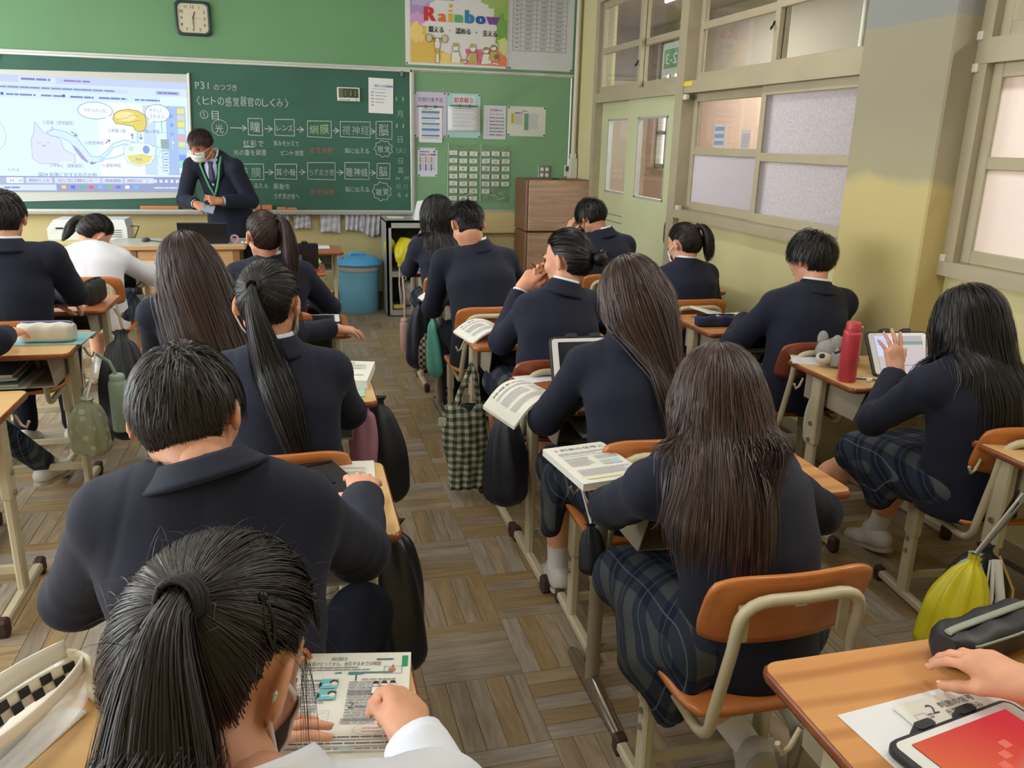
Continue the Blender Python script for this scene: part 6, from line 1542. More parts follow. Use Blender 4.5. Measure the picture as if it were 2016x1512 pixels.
c.line([(.035, .195), (.285, .195)], .0016, GRY); c.greek(.05, .2, .22, 1, .01, .004, GRY, 9); c.done('print', PRN, t); board_clip(t, .318, .285, -.020)
def p3(c):
    c.text('2年3組', .06, .255, .024, INK); c.greek(.13, .258, .06, 1, .01, .008, GRY, 3)
    for k, ch in enumerate('月火水木金'): c.text(ch, .068 + k * .029, .218, .021, GRY, 'c')
    for k in range(6): v = .185 - k * .031; c.text(str(k + 1), .032, v, .02, S(96, 96, 140), 'c'); c.greek(.055, v + .004, .145, 1, .01, .010, GRY, k, 0); c.line([(.02, v - .008), (.205, v - .008)], .0015, LGR)
sheet_on_wall('class_timetable', 'white weekly class timetable numbered one to six on the green board', 'paper', 1.762, 1.572, .216, .305, p3, pmat('paper_cool', S(214, 214, 226), .8, var=.015), YB_, pins=False)
def p4(c):
    c.greek(.14, .226, .08, 1, .01, .008, GRY, 1); c.rect(.035, .11, .035, .098, S(214, 200, 84)); c.greek(.04, .19, .022, 6, .014, .007, S(150, 130, 60), 2, 0); c.rect(.072, .205, .048, .012, S(110, 116, 176)); c.rect(.12, .205, .034, .012, S(196, 128, 146))
    c.greek(.075, .19, .075, 8, .012, .006, LGR, 4); c.rect(.165, .055, .044, .155, S(118, 172, 134)); c.greek(.17, .195, .034, 12, .0115, .006, S(80, 130, 100), 5, 0); c.greek(.215, .2, .09, 12, .0115, .005, LGR, 6)
sheet_on_wall('duty_chart', 'white chart with yellow and green columns, rightmost paper on the green board', 'paper', 1.993, 1.606, .380, .272, p4, pmat('paper_grey_green', S(208, 212, 204), .7, var=.015), YB_)
def p5(c):
    c.greek(.02, .222, .12, 1, .01, .010, GRY, 1); c.ell(.158, .228, .010, .008, INK)
    for k, col in enumerate((S(120, 140, 190), S(220, 150, 170), S(80, 90, 160))): c.rect(.018 + k * .052, .196, .052, .012, col)
    for k in range(3):
        c.rect(.018 + k * .052, .130, .012, .05, S(196, 150, 80)); c.rect(.018 + k * .052, .055, .012, .06, S(112, 104, 176))
        for j in range(5): c.line([(.034 + k * .052, .165 - j * .022), (.058 + k * .052, .165 - j * .022)], .004, GRY)
    for v in (.19, .122, .065): c.line([(.015, v), (.175, v)], .0015, GRY)
sheet_on_wall('group_chart', 'small white chart with orange and purple columns under the lilac calendar', 'paper', 1.132, 1.217, .188, .262, p5, pmat('paper_lilac_white', S(218, 218, 232), .75, var=.015), YB_)
# pocket charts with numbered cards
M_film = clear_glass('clear_film', (.93, .96, .94, 1), .10); M_card = pmat('number_card', S(214, 218, 214), .6, var=.02)
def pocket_chart(label, x0, nums, z1=1.522, w=.295, h=.54):
    t = thing('pocket_chart', label, 'wall chart', (x0, YB_, z1 - h), 0, 'clear pocket charts on the green board')
    r = random.Random(x0)
    def film(u, v): return (u * w, -.006 - .004 * math.sin(u * 9 + v * 23) * math.sin(v * 40), v * h - .01 * math.sin(u * PI) * (v > .9))
    b = MB(); b.grid(film, 12, 30); obj('film', b, M_film, t)
    b = MB(); b.tube([(.004, -.008, 0), (.002, -.009, h * .5), (.008, -.008, h)], .0022, 6)
    for k in range(7): u = r.uniform(.02, w - .06); v = r.uniform(.02, .09); b.tube([(u, -.012, v), (u + .03, -.013, v + r.uniform(-.01, .01)), (u + .05, -.012, v + .004)], [.001, .003, .001], 5)
    obj('glint_fold', b, pmat('film_fold', S(220, 228, 222), .15, var=.02), t)['kind'] = 'stuff'
    cw, ch = .078, .042
    for i, nn in enumerate(nums):
        u = .014 + (i % 3) * .098 + r.uniform(-.003, .003); v = h - .085 - (i // 3) * .070 + r.uniform(-.003, .003); a = r.uniform(-.05, .05)
        b = MB(); b.box((u + cw / 2, -.013, v), (cw, .001, ch), roty(a)); cd = obj('number_card', b, M_card, t)
        c = Canvas(plane_map((u, -.0138, v - ch / 2), (1, 0, -a), (a, 0, 1)), .001); c.text(str(nn), cw / 2, .010, .032, S(92, 96, 92), 'c'); c.done('number', PRN, cd)
    return t
pocket_chart('left clear pocket chart holding cards numbered 1 to 21', 1.416, range(1, 22)); pocket_chart('right clear pocket chart holding cards numbered 22 to 37, lower pockets empty', 1.732, range(22, 38))
t = thing('wall_switch', 'grey plate with four white switches above the wood cabinet', 'switch', (2.376, YB_, 1.277)); b = MB(); b.box((0, -.005, 0), (.125, .010, .12), bev=.003); obj('plate', b, pmat('switch_plate', S(150, 146, 136), .35, metal=.6), t)
for u in (-.026, .026):
    for v in (-.03, .024): b = MB(); b.box((u, -.012, v), (.032, .008, .034), bev=.003); obj('switch', b, M_white, t)
# wall clock: rounded square, dark teal rim
t = thing('wall_clock', 'square wall clock with a dark teal rim and cream face reading half past twelve', 'clock', (-.762, YF - .016, 2.487))
b = MB(); P = rrect(.285, .275, .045); Rw = np.array([[1, 0, 0], [0, 0, -1.], [0, 1, 0]])
b.loft([np.array([(x * s, y * s, z) for x, y in P]) @ Rw.T for s, z in ((1, 0), (1.0, .02), (.97, .034), (.86, .036), (.83, .026))], cap1=False); obj('rim', b, pmat('clock_rim_teal', S(44, 62, 62), .35), t)
b = MB(); b.prism([(x * .85, y * .85) for x, y in P], .018, .024, Rw); obj('dial', b, pmat('clock_dial_cream', S(206, 196, 176), .5, var=.02), t)
c = Canvas(plane_map((0, -.0245, 0), (1, 0, 0), (0, 0, 1)), .001)
for k in range(1, 13): a = PI / 2 - 2 * PI * k / 12; c.text(str(k), .090 * max(-1, min(1, 1.18 * math.cos(a))), .088 * max(-1, min(1, 1.15 * math.sin(a))) - .012, .034, S(66, 60, 54), 'c')
c.done('numerals', PRN, t)
b = MB(); b.tube([(0, -.028, 0), (.016, -.028, .052)], [.004, .0025], 6); obj('hour_hand', b, M_black, t); b = MB(); b.tube([(0, -.030, .01), (.002, -.030, -.082)], [.0032, .002], 6); obj('minute_hand', b, M_black, t)
b = MB(); b.tube([(0, -.032, 0), (.062, -.032, .0)], [.0012, .0008], 6); obj('second_hand', b, M_grey, t)
# timer, sheet and erasers on the chalkboard
YBD = YF + YS - .003
t = thing('digital_timer', 'white digital timer showing 0:00 stuck on the chalkboard', 'timer', (.509, YBD, 1.926)); b = MB(); b.box((0, -.012, 0), (.20, .024, .118), bev=.005); obj('case', b, M_white, t)
b = MB(); b.box((0, -.0245, .010), (.176, .002, .080)); obj('display', b, pmat('lcd_olive', S(104, 108, 84), .3), t)
c = Canvas(plane_map((0, -.0262, 0), (1, 0, 0), (0, 0, 1)), .001)
for k, u in enumerate((-.028, .018, .058)):
    for p_, q_ in (((-.012, .040), (.012, .040)), ((-.012, -.020), (.012, -.020)), ((-.014, .036), (-.014, .013)), ((-.014, .007), (-.014, -.016)), ((.014, .036), (.014, .013)), ((.014, .007), (.014, -.016))): c.line([(u + p_[0], p_[1]), (u + q_[0], q_[1])], .0065, S(26, 30, 26))
for v in (.0, .02): c.ell(-.005, v, .003, .003, S(26, 30, 26), 8)
c.greek(-.08, -.050, .1, 1, .01, .005, GRY, 1); c.ell(.0, -.047, .005, .005, INK, 10); c.ell(.07, -.047, .005, .005, INK, 10); c.done('segments', PRN, t)
def note(c):
    c.text('理科の授業', .05, .225, .026, S(96, 122, 170)); c.greek(.17, .228, .05, 1, .01, .014, S(110, 134, 180), 4); c.greek(.03, .205, .16, 1, .01, .005, LGR, 3)
    for k in range(5): c.greek(.025, .175 - k * .028, .022, 1, 1, .009, GRY, k); c.greek(.06, .176 - k * .028, .10 if k < 4 else .0, 1, 1, .005, GRY, k + 9)
sheet_on_wall('lesson_note', 'white lesson sheet with blue heading on the chalkboard beside the timer', 'paper', .684, 1.775, .222, .302, note, y=YBD, tilt=.02, pins=False)
YT = YF - .048 - .02
M_er = pmat('orange_eraser', S(204, 130, 84), .7, var=.06, scale=30); M_erb = pmat('eraser_felt', S(150, 96, 70), .9)
for x0, w, h, lab in ((-1.316, .316, .040, 'long orange chalk box on the chalk tray behind the projector'), (-.385, .082, .052, 'first orange chalkboard eraser right of the teacher'), (-.295, .09, .052, 'second orange chalkboard eraser right of the teacher'), (-.165, .085, .034, 'small orange eraser, third right of the teacher'), (-.075, .088, .030, 'small orange eraser at the right end of the row of four')):
    t = thing('chalkboard_eraser', lab, 'eraser', (x0 + w / 2, YF - .075, .8985), 0, 'orange erasers on the chalk tray'); b = MB(); b.box((0, 0, h * .62), (w, .044, h * .76), bev=.006); obj('handle', b, M_er, t); b = MB(); b.box((0, 0, h * .12), (w * .97, .042, h * .24)); obj('felt', b, M_erb, t)
# magnetic projection sheet with the projected picture
t = thing('projection_screen', 'white magnetic projection sheet on the chalkboard showing a nerve diagram with a cat', 'screen', (0, YBD - .001, 0))
b = MB(); sc_out = [(-2.62, .955), (-.882, 1.012), (-.835, 2.04), (-2.60, 2.015)]
b.prism(sc_out, .0, .004, Rw); obj('sheet', b, pmat('screen_white', S(206, 208, 204), .6, var=.01), t)
b = MB(); b.tube([(-.879, -.008, 1.005), (-.832, -.008, 2.05)], .010, 8); obj('edge_bar', b, M_white, t)
C4 = [V(-2.60, 1.050), V(-.892, 1.064), V(-.853, 1.968), V(-2.565, 1.985)]
def smap(u, v, h):                   # u 0..1.72, v 0..0.92
    a, e = u / 1.72, v / .92; p = C4[0] * (1 - a) * (1 - e) + C4[1] * a * (1 - e) + C4[2] * a * e + C4[3] * (1 - a) * e; return (p[0], -.0048 - h, p[1])
c = Canvas(smap, .0015); r_ = c.rect; BL = S(120, 132, 190); TX = S(120, 130, 190)
r_(0, 0, 1.72, .92, S(216, 240, 250), 8, 4); r_(1.0, .13, .42, .60, S(236, 246, 252)); r_(0, .865, 1.72, .055, S(190, 204, 244)); r_(.42, .868, .28, .045, S(206, 222, 248)); r_(0, .80, 1.72, .065, S(206, 224, 246)); r_(0, .74, 1.5, .06, S(206, 230, 248)); r_(.3, .812, .95, .03, S(196, 214, 244))
c.greek(.44, .884, .22, 1, 1, .018, TX, 1, 0); c.greek(.76, .886, .2, 1, 1, .014, S(150, 120, 190), 2, 0); c.greek(.0, .82, 1.15, 1, 1, .014, S(132, 146, 190), 3, 0); c.greek(.32, .763, .22, 1, 1, .014, TX, 4, 0); c.greek(.58, .763, .16, 1, 1, .014, TX, 5, 0); c.greek(.80, .760, .18, 1, 1, .016, TX, 6, 0); c.greek(1.02, .760, .22, 1, 1, .016, TX, 7, 0); c.greek(1.3, .758, .2, 1, 1, .014, TX, 8, 0); r_(1.47, .815, .19, .03, S(170, 180, 230)); c.greek(1.49, .823, .15, 1, 1, .012, S(110, 120, 190), 9, 0)
for u in (.28, .74): r_(u, .762, .022, .022, S(70, 90, 200))
r_(1.355, .14, .10, .585, S(196, 218, 246)); r_(1.54, .14, .085, .585, S(166, 190, 232)); r_(1.625, .14, .075, .585, S(176, 190, 214)); c.line([(1.505, .735), (1.505, .50)], .006, S(110, 190, 170)); c.ring(1.52, .42, .075, .085, .003, S(140, 196, 206)); c.ring(1.53, .27, .075, .085, .003, S(140, 196, 206))
r_(1.49, .365, .065, .08, S(150, 170, 170)); r_(1.495, .16, .06, .2, S(180, 198, 220))
for k in range(4): r_(1.503, .305 - k * .048, .046, .036, S(216, 238, 248)); c.greek(1.508, .318 - k * .048, .035, 1, 1, .008, BL, k, 0)
for k, col in enumerate((S(226, 224, 140), S(206, 212, 196), S(236, 226, 110), S(176, 232, 236), S(226, 170, 190), S(214, 226, 150), S(160, 206, 244), S(120, 160, 240), S(130, 226, 210), S(220, 246, 250))): r_(1.635, .662 - k * .056, .055, .045, col)
for k in range(3): c.ell(1.585, .64 - k * .075, .014, .016, S(110, 170, 236))
c.ell(1.59, .42, .008, .01, S(240, 250, 255)); c.line([(1.585, .5), (1.588, .35)], .004, S(200, 220, 250))
# cat, stroking hand with its muscle, nerves, spinal cord, brain, two speech bubbles
GL = S(170, 182, 222); LC = S(200, 206, 238); P = [(.475, .335), (.47, .27), (.53, .225), (.62, .228), (.70, .205), (.80, .24), (.80, .30), (.72, .345), (.70, .42), (.66, .455), (.645, .53), (.62, .465), (.575, .475), (.515, .56), (.50, .47), (.475, .42)]
c.poly(P, S(214, 222, 244)); c.line(P, .005, GL, True)
for u in (.535, .60): c.line([(u - .018, .40), (u, .392), (u + .018, .402)], .004, GL)
c.line([(.555, .375), (.568, .368), (.58, .376)], .005, BL); c.ell(.73, .225, .06, .025, S(224, 236, 248))
P = [(.60, .485), (.66, .505), (.74, .49), (.83, .44), (.88, .36), (.93, .29), (1.02, .285), (1.02, .255), (.92, .235), (.83, .31), (.77, .41), (.70, .44), (.62, .455)]; c.poly(P, S(206, 232, 246)); c.line(P, .005, S(150, 170, 220), True)
c.poly([(.79, .385), (.83, .35), (.90, .255), (.895, .235), (.85, .27), (.80, .345)], S(170, 160, 216))
for o_ in (0, .03): c.line([(1.0, .26 + o_), (1.06, .31 + o_), (1.11, .37 + o_), (1.2, .40 + o_), (1.28, .385 + o_)], .012, S(166, 214, 236))
c.line([(1.0, .265), (1.12, .285), (1.22, .33), (1.30, .37)], .014, S(176, 216, 238))
c.poly([(1.19, .30), (1.22, .24), (1.30, .215), (1.40, .235), (1.44, .30), (1.45, .38), (1.38, .41), (1.32, .40), (1.26, .41), (1.19, .38)], S(226, 244, 248)); c.line([(1.19, .30), (1.22, .24), (1.30, .215), (1.40, .235), (1.44, .30), (1.45, .38), (1.38, .41), (1.26, .41), (1.19, .38)], .004, S(150, 190, 200), True); c.poly([(1.21, .30), (1.24, .245), (1.31, .225), (1.39, .25), (1.42, .30), (1.34, .32)], S(226, 214, 130)); c.ell(1.37, .355, .028, .035, S(130, 160, 226)); c.ell(1.25, .36, .022, .022, S(190, 226, 220))
c.line([(1.42, .385), (1.50, .37), (1.54, .33)], .008, S(160, 206, 232)); c.line([(1.42, .31), (1.5, .29), (1.56, .285)], .006, S(170, 210, 232)); c.rect(1.293, .41, .03, .09, S(186, 226, 232))
P = [(1.12, .60), (1.13, .645), (1.18, .675), (1.25, .685), (1.32, .675), (1.375, .64), (1.385, .575), (1.37, .52), (1.33, .50), (1.29, .515), (1.28, .545), (1.20, .56), (1.14, .565)]; c.poly(P, S(224, 206, 110)); c.line(P, .006, S(150, 146, 110), True); c.ell(1.22, .625, .08, .04, S(236, 226, 160)); c.line([(1.15, .60), (1.22, .61), (1.27, .64), (1.33, .63)], .004, S(170, 160, 110)); c.line([(1.2, .575), (1.28, .585), (1.34, .60)], .004, S(170, 160, 110))
for u, v, a, b_, txt in ((.985, .665, .135, .068, ('やわらかいな。',)), (1.475, .66, .10, .072, ('やさしく', 'さわろう。'))):
    c.ell(u, v, a, b_, S(232, 246, 252), 28); c.ring(u, v, a, b_, .005, S(130, 150, 190), 28)
    for k, s_ in enumerate(txt): c.text(s_, u - a * .62, v - .012 + (.022 if len(txt) > 1 else 0) - k * .05, .036, TX, 'l', a * (1.3 if len(s_) > 4 else 1.0))
c.poly([(1.06, .615), (1.10, .58), (1.10, .625)], S(232, 246, 252)); c.poly([(1.41, .61), (1.395, .57), (1.44, .595)], S(232, 246, 252))
for s_, u, v, w in (('①皮膚（感覚器官）', .575, .545, .24), ('②感覚神経', .885, .39, .15), ('③脊髄→脳', 1.075, .495, .14), ('④脳→脊髄', 1.345, .495, .14), ('⑤運動神経', 1.01, .205, .15), ('⑥手など（運動器官）', .60, .20, .26)): c.text(s_, u, v, .034, TX, 'l', w)
c.text('図59 刺激に対する反応の例', .51, .12, .042, S(90, 104, 160), 'l', .45); c.text('脊髄', 1.28, .262, .026, TX); c.text('んのよ', .28, .165, .03, TX)
for p_, q_ in (((.79, .49), (.83, .455)), ((1.05, .40), (1.085, .43)), ((.96, .235), (.92, .235)), ((1.265, .44), (1.265, .485)), ((1.335, .485), (1.335, .44))): c.line([p_, q_], .006, S(90, 110, 130)); d_ = nrm(V(*q_) - V(*p_)); n_ = V(-d_[1], d_[0]); c.line([V(*q_) - d_ * .018 + n_ * .012, q_, V(*q_) - d_ * .018 - n_ * .012], .005, S(90, 110, 130))
c.ring(.19, .45, .10, .13, .004, S(170, 190, 220))
r_(0, .0, 1.72, .125, S(150, 158, 200)); r_(0, .06, 1.2, .055, S(172, 180, 214))
for k, (u, w, s_) in enumerate(((.26, .13, '54 - 55'), (.41, .20, '動物のしくみ'), (.63, .36, '反応して起こす運動のしくみ'), (1.0, .17, '神経細胞'), (1.18, .24, '神経系のはたらき'))): r_(u, .068, w, .046, S(206, 216, 236) if k else S(226, 240, 248)); c.text(s_, u + .025, .08, .028, S(100, 110, 160), 'l', w * .75)
r_(.16, .008, .48, .048, S(206, 222, 236)); c.greek(.24, .026, .12, 1, 1, .012, TX, 3, 0)
for k, col in enumerate((S(236, 206, 110), S(90, 120, 230), S(90, 190, 150), S(226, 100, 110), S(120, 190, 236), S(120, 196, 130), S(80, 140, 220), S(226, 236, 250), S(110, 190, 236))): r_(.68 + k * .072, .022, .034, .028, col)
for k in range(8): r_(1.33 + k * .045, .075, .026, .026, S(206, 226, 240))
c.text('?', 1.60, .072, .04, S(220, 235, 250)); c.greek(1.42, .025, .26, 1, 1, .012, S(206, 220, 244), 6, .1)
pic = c.done('projected_picture', printed('projected_light', 0.92, .6), t); 
# ---- below the board: rags on a rail, shelf, bin, cabinet
M_rag = pmat('grey_rag', S(196, 192, 200), .95, var=.05, scale=25, bump=.4, bscale=250)
for x0, x1, z0, lab, s_ in ((-.16, -.06, .74, 'grey rag hanging under the chalk tray, half behind the girl with a high ponytail', 1), (-.02, .13, .735, 'grey rag with a crease, second of the rags under the chalk tray', 2), (.215, .40, .70, 'lighter square rag hanging alone under the chalk tray', 3), (.44, .60, .715, 'crumpled grey rag under the chalk tray, left of the pair near the shelf', 4), (.59, .77, .68, 'crumpled grey rag drooping lowest beside the shelf', 5)):
    t = thing('rag', lab, 'cloth', ((x0 + x1) / 2, YF - .03, .865), 0, 'rags under the chalk tray'); w = x1 - x0; k = .016 if s_ >= 4 else .006
    b = MB(); b.slab(lambda u, v: ((u - .5) * w * (1 - .06 * math.sin(v * 3)), -.018 - k * math.sin(u * 22 + s_ + v * 2) - .004 * math.sin(v * 14 + u * 5), -(.865 - z0) * v * (1 + (.14 if s_ == 5 else .03) * math.sin(u * 5 + s_))), 26, 14, .005); obj('cloth', b, M_rag, t)
    b = MB(); b.tube([(-w * .4, -.012, 0), (w * .4, -.012, 0)], .006, 8); obj('peg_rail', b, M_alu, t)
t = thing('steel_shelf', 'grey open steel shelf stuffed with cleaning things beside the blue bin', 'shelf', (1.03, 7.62, 0)); SX, SY, SZ = .53, .46, .865
b = MB(); b.box((0, 0, SZ - .012), (SX, SY, .024)); b.box((0, -SY / 2 + .01, SZ - .035), (SX, .02, .07), bev=.003); obj('top', b, M_steel, t)
for s_ in (-1, 1):
    b = MB(); b.box((s_ * (SX / 2 - .01), 0, SZ / 2), (.02, SY, SZ - .02)); b.box((s_ * (SX / 2 - .022), -SY / 2 + .006, SZ / 2), (.044, .012, SZ - .02)); obj('side_panel', b, M_steel, t)
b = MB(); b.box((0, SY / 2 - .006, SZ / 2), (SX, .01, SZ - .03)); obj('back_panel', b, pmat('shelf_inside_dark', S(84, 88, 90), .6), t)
for z in (.05, .40): b = MB(); b.box((0, 0, z), (SX - .04, SY - .02, .02)); b.box((0, -SY / 2 + .01, z - .015), (SX - .04, .016, .05)); obj('shelf_board', b, M_steel, t)
b = MB()
for x in (-.24, -.1, .05): b.tube([(x, -SY / 2, .02), (x, -SY / 2 - .004, .02)], .007, 8)
obj('rivet', b, M_bolt, t)['kind'] = 'stuff'
M_yel = pmat('yellow_polythene', S(216, 206, 40), .35, var=.08, scale=20)
def sack(name, label, cat, c0, c1, r0, r1, mat, group=None, pleat=.10, n=8, sy=.75, strings=(), neck=.35, smat=None, seed=0, belly=.6, extra=None):
    """drawstring sack from the gathered neck c0 to the bottom c1; r1 = belly radius"""
    t = thing(name, label, cat, (c1[0], c1[1], min(c0[2], c1[2])), 0, group); c0, c1 = V(*c0), V(*c1); o = V(c1[0], c1[1], min(c0[2], c1[2])); ax = nrm(c1 - c0); L = np.linalg.norm(c1 - c0)
    e1 = nrm(np.cross(ax, V(.1, 1, .05))); e2 = np.cross(ax, e1); rg = random.Random(seed); ph = [rg.uniform(0, 6) for _ in range(4)]; rings = []; m = 40
    for j in range(26):
        s = j / 25; e = math.exp(-((s - .06) / .05) ** 2)
        r = (r0 + (r1 - r0) * math.sin(min(1, s / belly) * PI / 2) ** .9) * (1 if s < .82 else math.sqrt(max(0, 1 - ((s - .82) / .185) ** 2)) * .96 + .04) * (1 - .45 * e) if s > .02 else r0 * 1.25
        pl = pleat * (1 - s * .75); ring = []
        for k in range(m):
            a = 2 * PI * k / m; q = r * (1 + pl * math.sin(a * n + ph[0] + s * 2) + .06 * math.sin(2 * a + ph[1] + s * 4) + .03 * math.sin(5 * a + ph[2] + s * 7))
            ring.append(c0 + ax * (s * L) + (e1 * math.cos(a) + e2 * math.sin(a) * sy) * q - o)
        rings.append(ring)
    b = MB(); b.loft(rings); bo = obj('bag_body', b, mat, t)
    for i, st in enumerate(strings): b = MB(); b.tube([V(*p) - o for p in st], .0035 if len(st) < 8 else .006, 6); obj('string', b, smat or M_white, t)
    return t
sack('yellow_bag', 'yellow plastic bag spilling from the upper bay of the steel shelf', 'bag', (.87, 7.36, .455), (1.02, 7.50, .66), .018, .12, M_yel, strings=[[(.87, 7.36, .455), (.865, 7.355, .30), (.88, 7.36, .12)], [(.875, 7.36, .455), (.872, 7.35, .28), (.90, 7.38, .10)]], seed=2)
sack('yellow_bag', 'small yellow bag pushed to the left side of the shelf', 'bag', (.80, 7.46, .70), (.815, 7.55, .56), .02, .055, M_yel, seed=5)
t = sack('white_bag', 'white plastic bag with printed circles in the lower bay of the steel shelf', 'bag', (.93, 7.52, .30), (1.06, 7.58, .11), .03, .105, pmat('cloudy_polythene', S(190, 188, 184), .4, var=.1, scale=12), seed=8)
b = MB(); b.tube([(0, 0, .03), (.05, .02, .035)], .022, 10); 
t2 = thing('sponge', 'yellow sponge on the floor of the steel shelf', 'sponge', (.87, 7.44, .062)); b = MB(); b.box((0, 0, .02), (.10, .06, .035), bev=.008); obj('foam', b, pmat('sponge_yellow', S(206, 192, 120), .9, bump=.4), t2)
t2 = thing('phone', 'white flat device lying on top of the steel shelf', 'device', (.87, 7.60, SZ)); b = MB(); b.box((0, 0, .006), (.15, .075, .012), bev=.004); obj('body', b, M_white, t2)
t2 = thing('folded_paper', 'folded white card standing on the steel shelf by the chin-resting girl', 'paper', (1.06, 7.46, SZ)); b = MB(); b.add([(-.05, -.06, 0), (.06, -.08, 0), (.05, 0, .17), (-.01, .0, .16)], [(0, 1, 2, 3)]); b.add([(-.05, .06, 0), (.06, .07, 0), (.05, .002, .17), (-.01, .002, .16)], [(3, 2, 1, 0)]); obj('card', b, M_paper, t2)
# bin
t = thing('bin', 'tall blue plastic dustbin with a lid and bag rim by the front wall', 'bin', (.535, 7.72, 0)); M_bin = pmat('blue_plastic', S(122, 190, 226), .4, var=.05); M_lid = pmat('lid_blue', S(84, 176, 234), .3, var=.04)
b = MB(); b.lathe([(.172, 0), (.178, .01), (.183, .20), (.196, .40), (.198, .415), (.19, .42)], 40); obj('body', b, M_bin, t)
b = MB(); b.lathe([(.199, .385), (.206, .40), (.203, .425), (.205, .44), (.197, .44)], 40); obj('bin_liner', b, pmat('cloudy_polythene', S(190, 188, 184), .4), t)
b = MB(); b.lathe([(.216, .435), (.224, .44), (.222, .46), (.20, .468), (.195, .485), (.15, .51), (.12, .512), (.05, .513), (.001, .513)], 40)
lid = obj('lid', b, M_lid, t); b = MB(); b.tube([(-.075, 0, .512), (-.06, 0, .535), (.06, 0, .535), (.075, 0, .512)], .014, 8); obj('lid_handle', b, M_lid, lid)
b = MB(); b.box((.02, -.196, .455), (.10, .02, .03), bev=.004); obj('lid_clip', b, M_lid, lid)
# wood-grain cabinet in the corner
M_cab = wood('cabinet_woodgrain', S(150, 118, 96), S(186, 154, 130), .45, (1.2, 1, 16), 1.0, 2.2, bump=.02); M_cabe = pmat('cabinet_edge_brown', S(120, 84, 58), .45)
for z0, h, lab in ((.0, .745, 'lower wood-grain cabinet in the front right corner'), (.75, .475, 'upper wood-grain cabinet stacked in the front right corner')):
    t = thing('cabinet', lab, 'cabinet', (2.375, 7.70, z0), 0, 'wood-grain cabinets'); b = MB(); b.box((0, 0, h / 2), (.62, .40, h), bev=.012); obj('carcass', b, M_cabe, t); b = MB(); b.box((.008, -.2065, h / 2), (.585, .016, h - .014), bev=.006); dr = obj('door', b, M_cab, t)
    b = MB(); b.box((.0, -.1, h + .003), (.06, .03, .01)); obj('latch', b, M_black, t) if z0 else None
# conduits and a thermostat in the corner
b = MB(); b.tube([(2.655, YF - .05, 1.22), (2.655, YF - .05, ZC)], .022, 14); b.box((2.655, YF - .055, 1.30), (.075, .07, .22), bev=.006); b.box((2.655, YF - .055, 1.43), (.055, .06, .06), bev=.01); t = struct('trim_7', b, M_cream)
t = thing('thermostat', 'small white wall thermostat with a dark window in the front right corner', 'thermostat', (2.60, YF - .045, 1.29)); b = MB(); b.box((0, .01, 0), (.045, .03, .11), bev=.004); obj('case', b, M_cream, t); b = MB(); b.box((0, -.006, .02), (.032, .003, .045)); obj('window', b, pmat('thermostat_window', S(84, 92, 84), .3), t)
# ---- teacher's corner: desk, laptop, mouse, projector on a stand
M_tdesk = wood('teacher_desk_beech', S(186, 146, 100), S(208, 170, 122), .4, (1, 8, 8), 1.0, .8, bump=.02); M_tleg = wood('teacher_desk_legs', S(140, 98, 62), S(166, 122, 80), .4, (10, 10, 1), 1.0, .8, bump=.02); M_lam = pmat('grey_laminate', S(196, 192, 182), .35)
t = thing('teacher_desk', 'beech teacher desk with two drawers before the chalkboard', 'desk', (-.90, 6.96, 0)); tz = .735
b = MB(); b.box((0, 0, tz - .016), (1.02, .50, .034), bev=.006); obj('desktop', b, M_tdesk, t); b = MB(); b.box((0, 0, tz + .002), (.99, .47, .004)); obj('desk_mat', b, M_lam, t)
for sx in (-.30, .44):
    for sy in (-.20, .20): b = MB(); b.box((sx, sy, .35), (.045, .045, .70), bev=.004); obj('leg', b, M_tleg, t)
b = MB(); b.box((.07, -.195, .46), (.70, .02, .50)); obj('front_panel', b, M_tdesk, t)
for z, h in ((.615, .15), (.44, .17)): b = MB(); b.box((.07, -.21, z), (.69, .016, h), bev=.004); obj('drawer_front', b, M_tdesk, t)
b = MB(); b.box((.07, -.205, .523), (.70, .012, .012)); obj('rail', b, M_tleg, t)
t = thing('laptop', 'black laptop with its lid up on the teacher desk', 'laptop', (-.70, 6.90, tz + .004), PI); b = MB(); b.box((0, -.02, .010), (.36, .25, .018), bev=.005); obj('base', b, M_black, t)
b = MB(); b.box((0, .118, .085), (.365, .012, .165), rotx(-.25), bev=.005); lidl = obj('lid', b, pmat('laptop_lid', S(26, 26, 30), .35), t)
b = MB()
for k in range(11):
    for j in range(4): b.box((-.15 + k * .03, -.02 + j * .026 - .02, .020), (.024, .02, .003))
obj('keys', b, M_grey, t)['kind'] = 'stuff'
t = thing('computer_mouse', 'dark wired mouse on the grey mat of the teacher desk', 'mouse', (-1.145, 6.98, tz + .004)); b = MB(); b.ball((0, 0, .014), (.032, .055, .020), 14, 8); obj('shell', b, pmat('mouse_shell', S(72, 76, 80), .3), t); b = MB(); b.tube([(.03, -.02, .012), (.12, -.10, .008), (.25, -.12, .008), (.36, -.08, .008)], .004, 6); obj('cable', b, M_black, t)
t = thing('tape_roll', 'pink roll of tape beside the laptop', 'tape', (-.475, 6.85, tz + .004)); b = MB(); b.tube([(.026 * math.cos(a), 0, .032 + .026 * math.sin(a)) for a in np.linspace(0, 2 * PI, 21)[:-1]], .0085, 8, loop=True, up=(0, 1, 0)); obj('ring', b, pmat('pink_tape', S(216, 160, 186), .4), t)
for i, (dx, dy) in enumerate(((.055, .02), (.085, -.01), (.105, .02))): t = thing('magnet', 'small white round magnet beside the pink tape on the teacher desk', 'magnet', (-.475 + dx, 6.84 + dy, tz + .004), 0, 'magnets beside the pink tape'); b = MB(); b.lathe([(.010, 0), (.011, .008), (.008, .012), (.001, .012)], 12); obj('body', b, M_white, t)
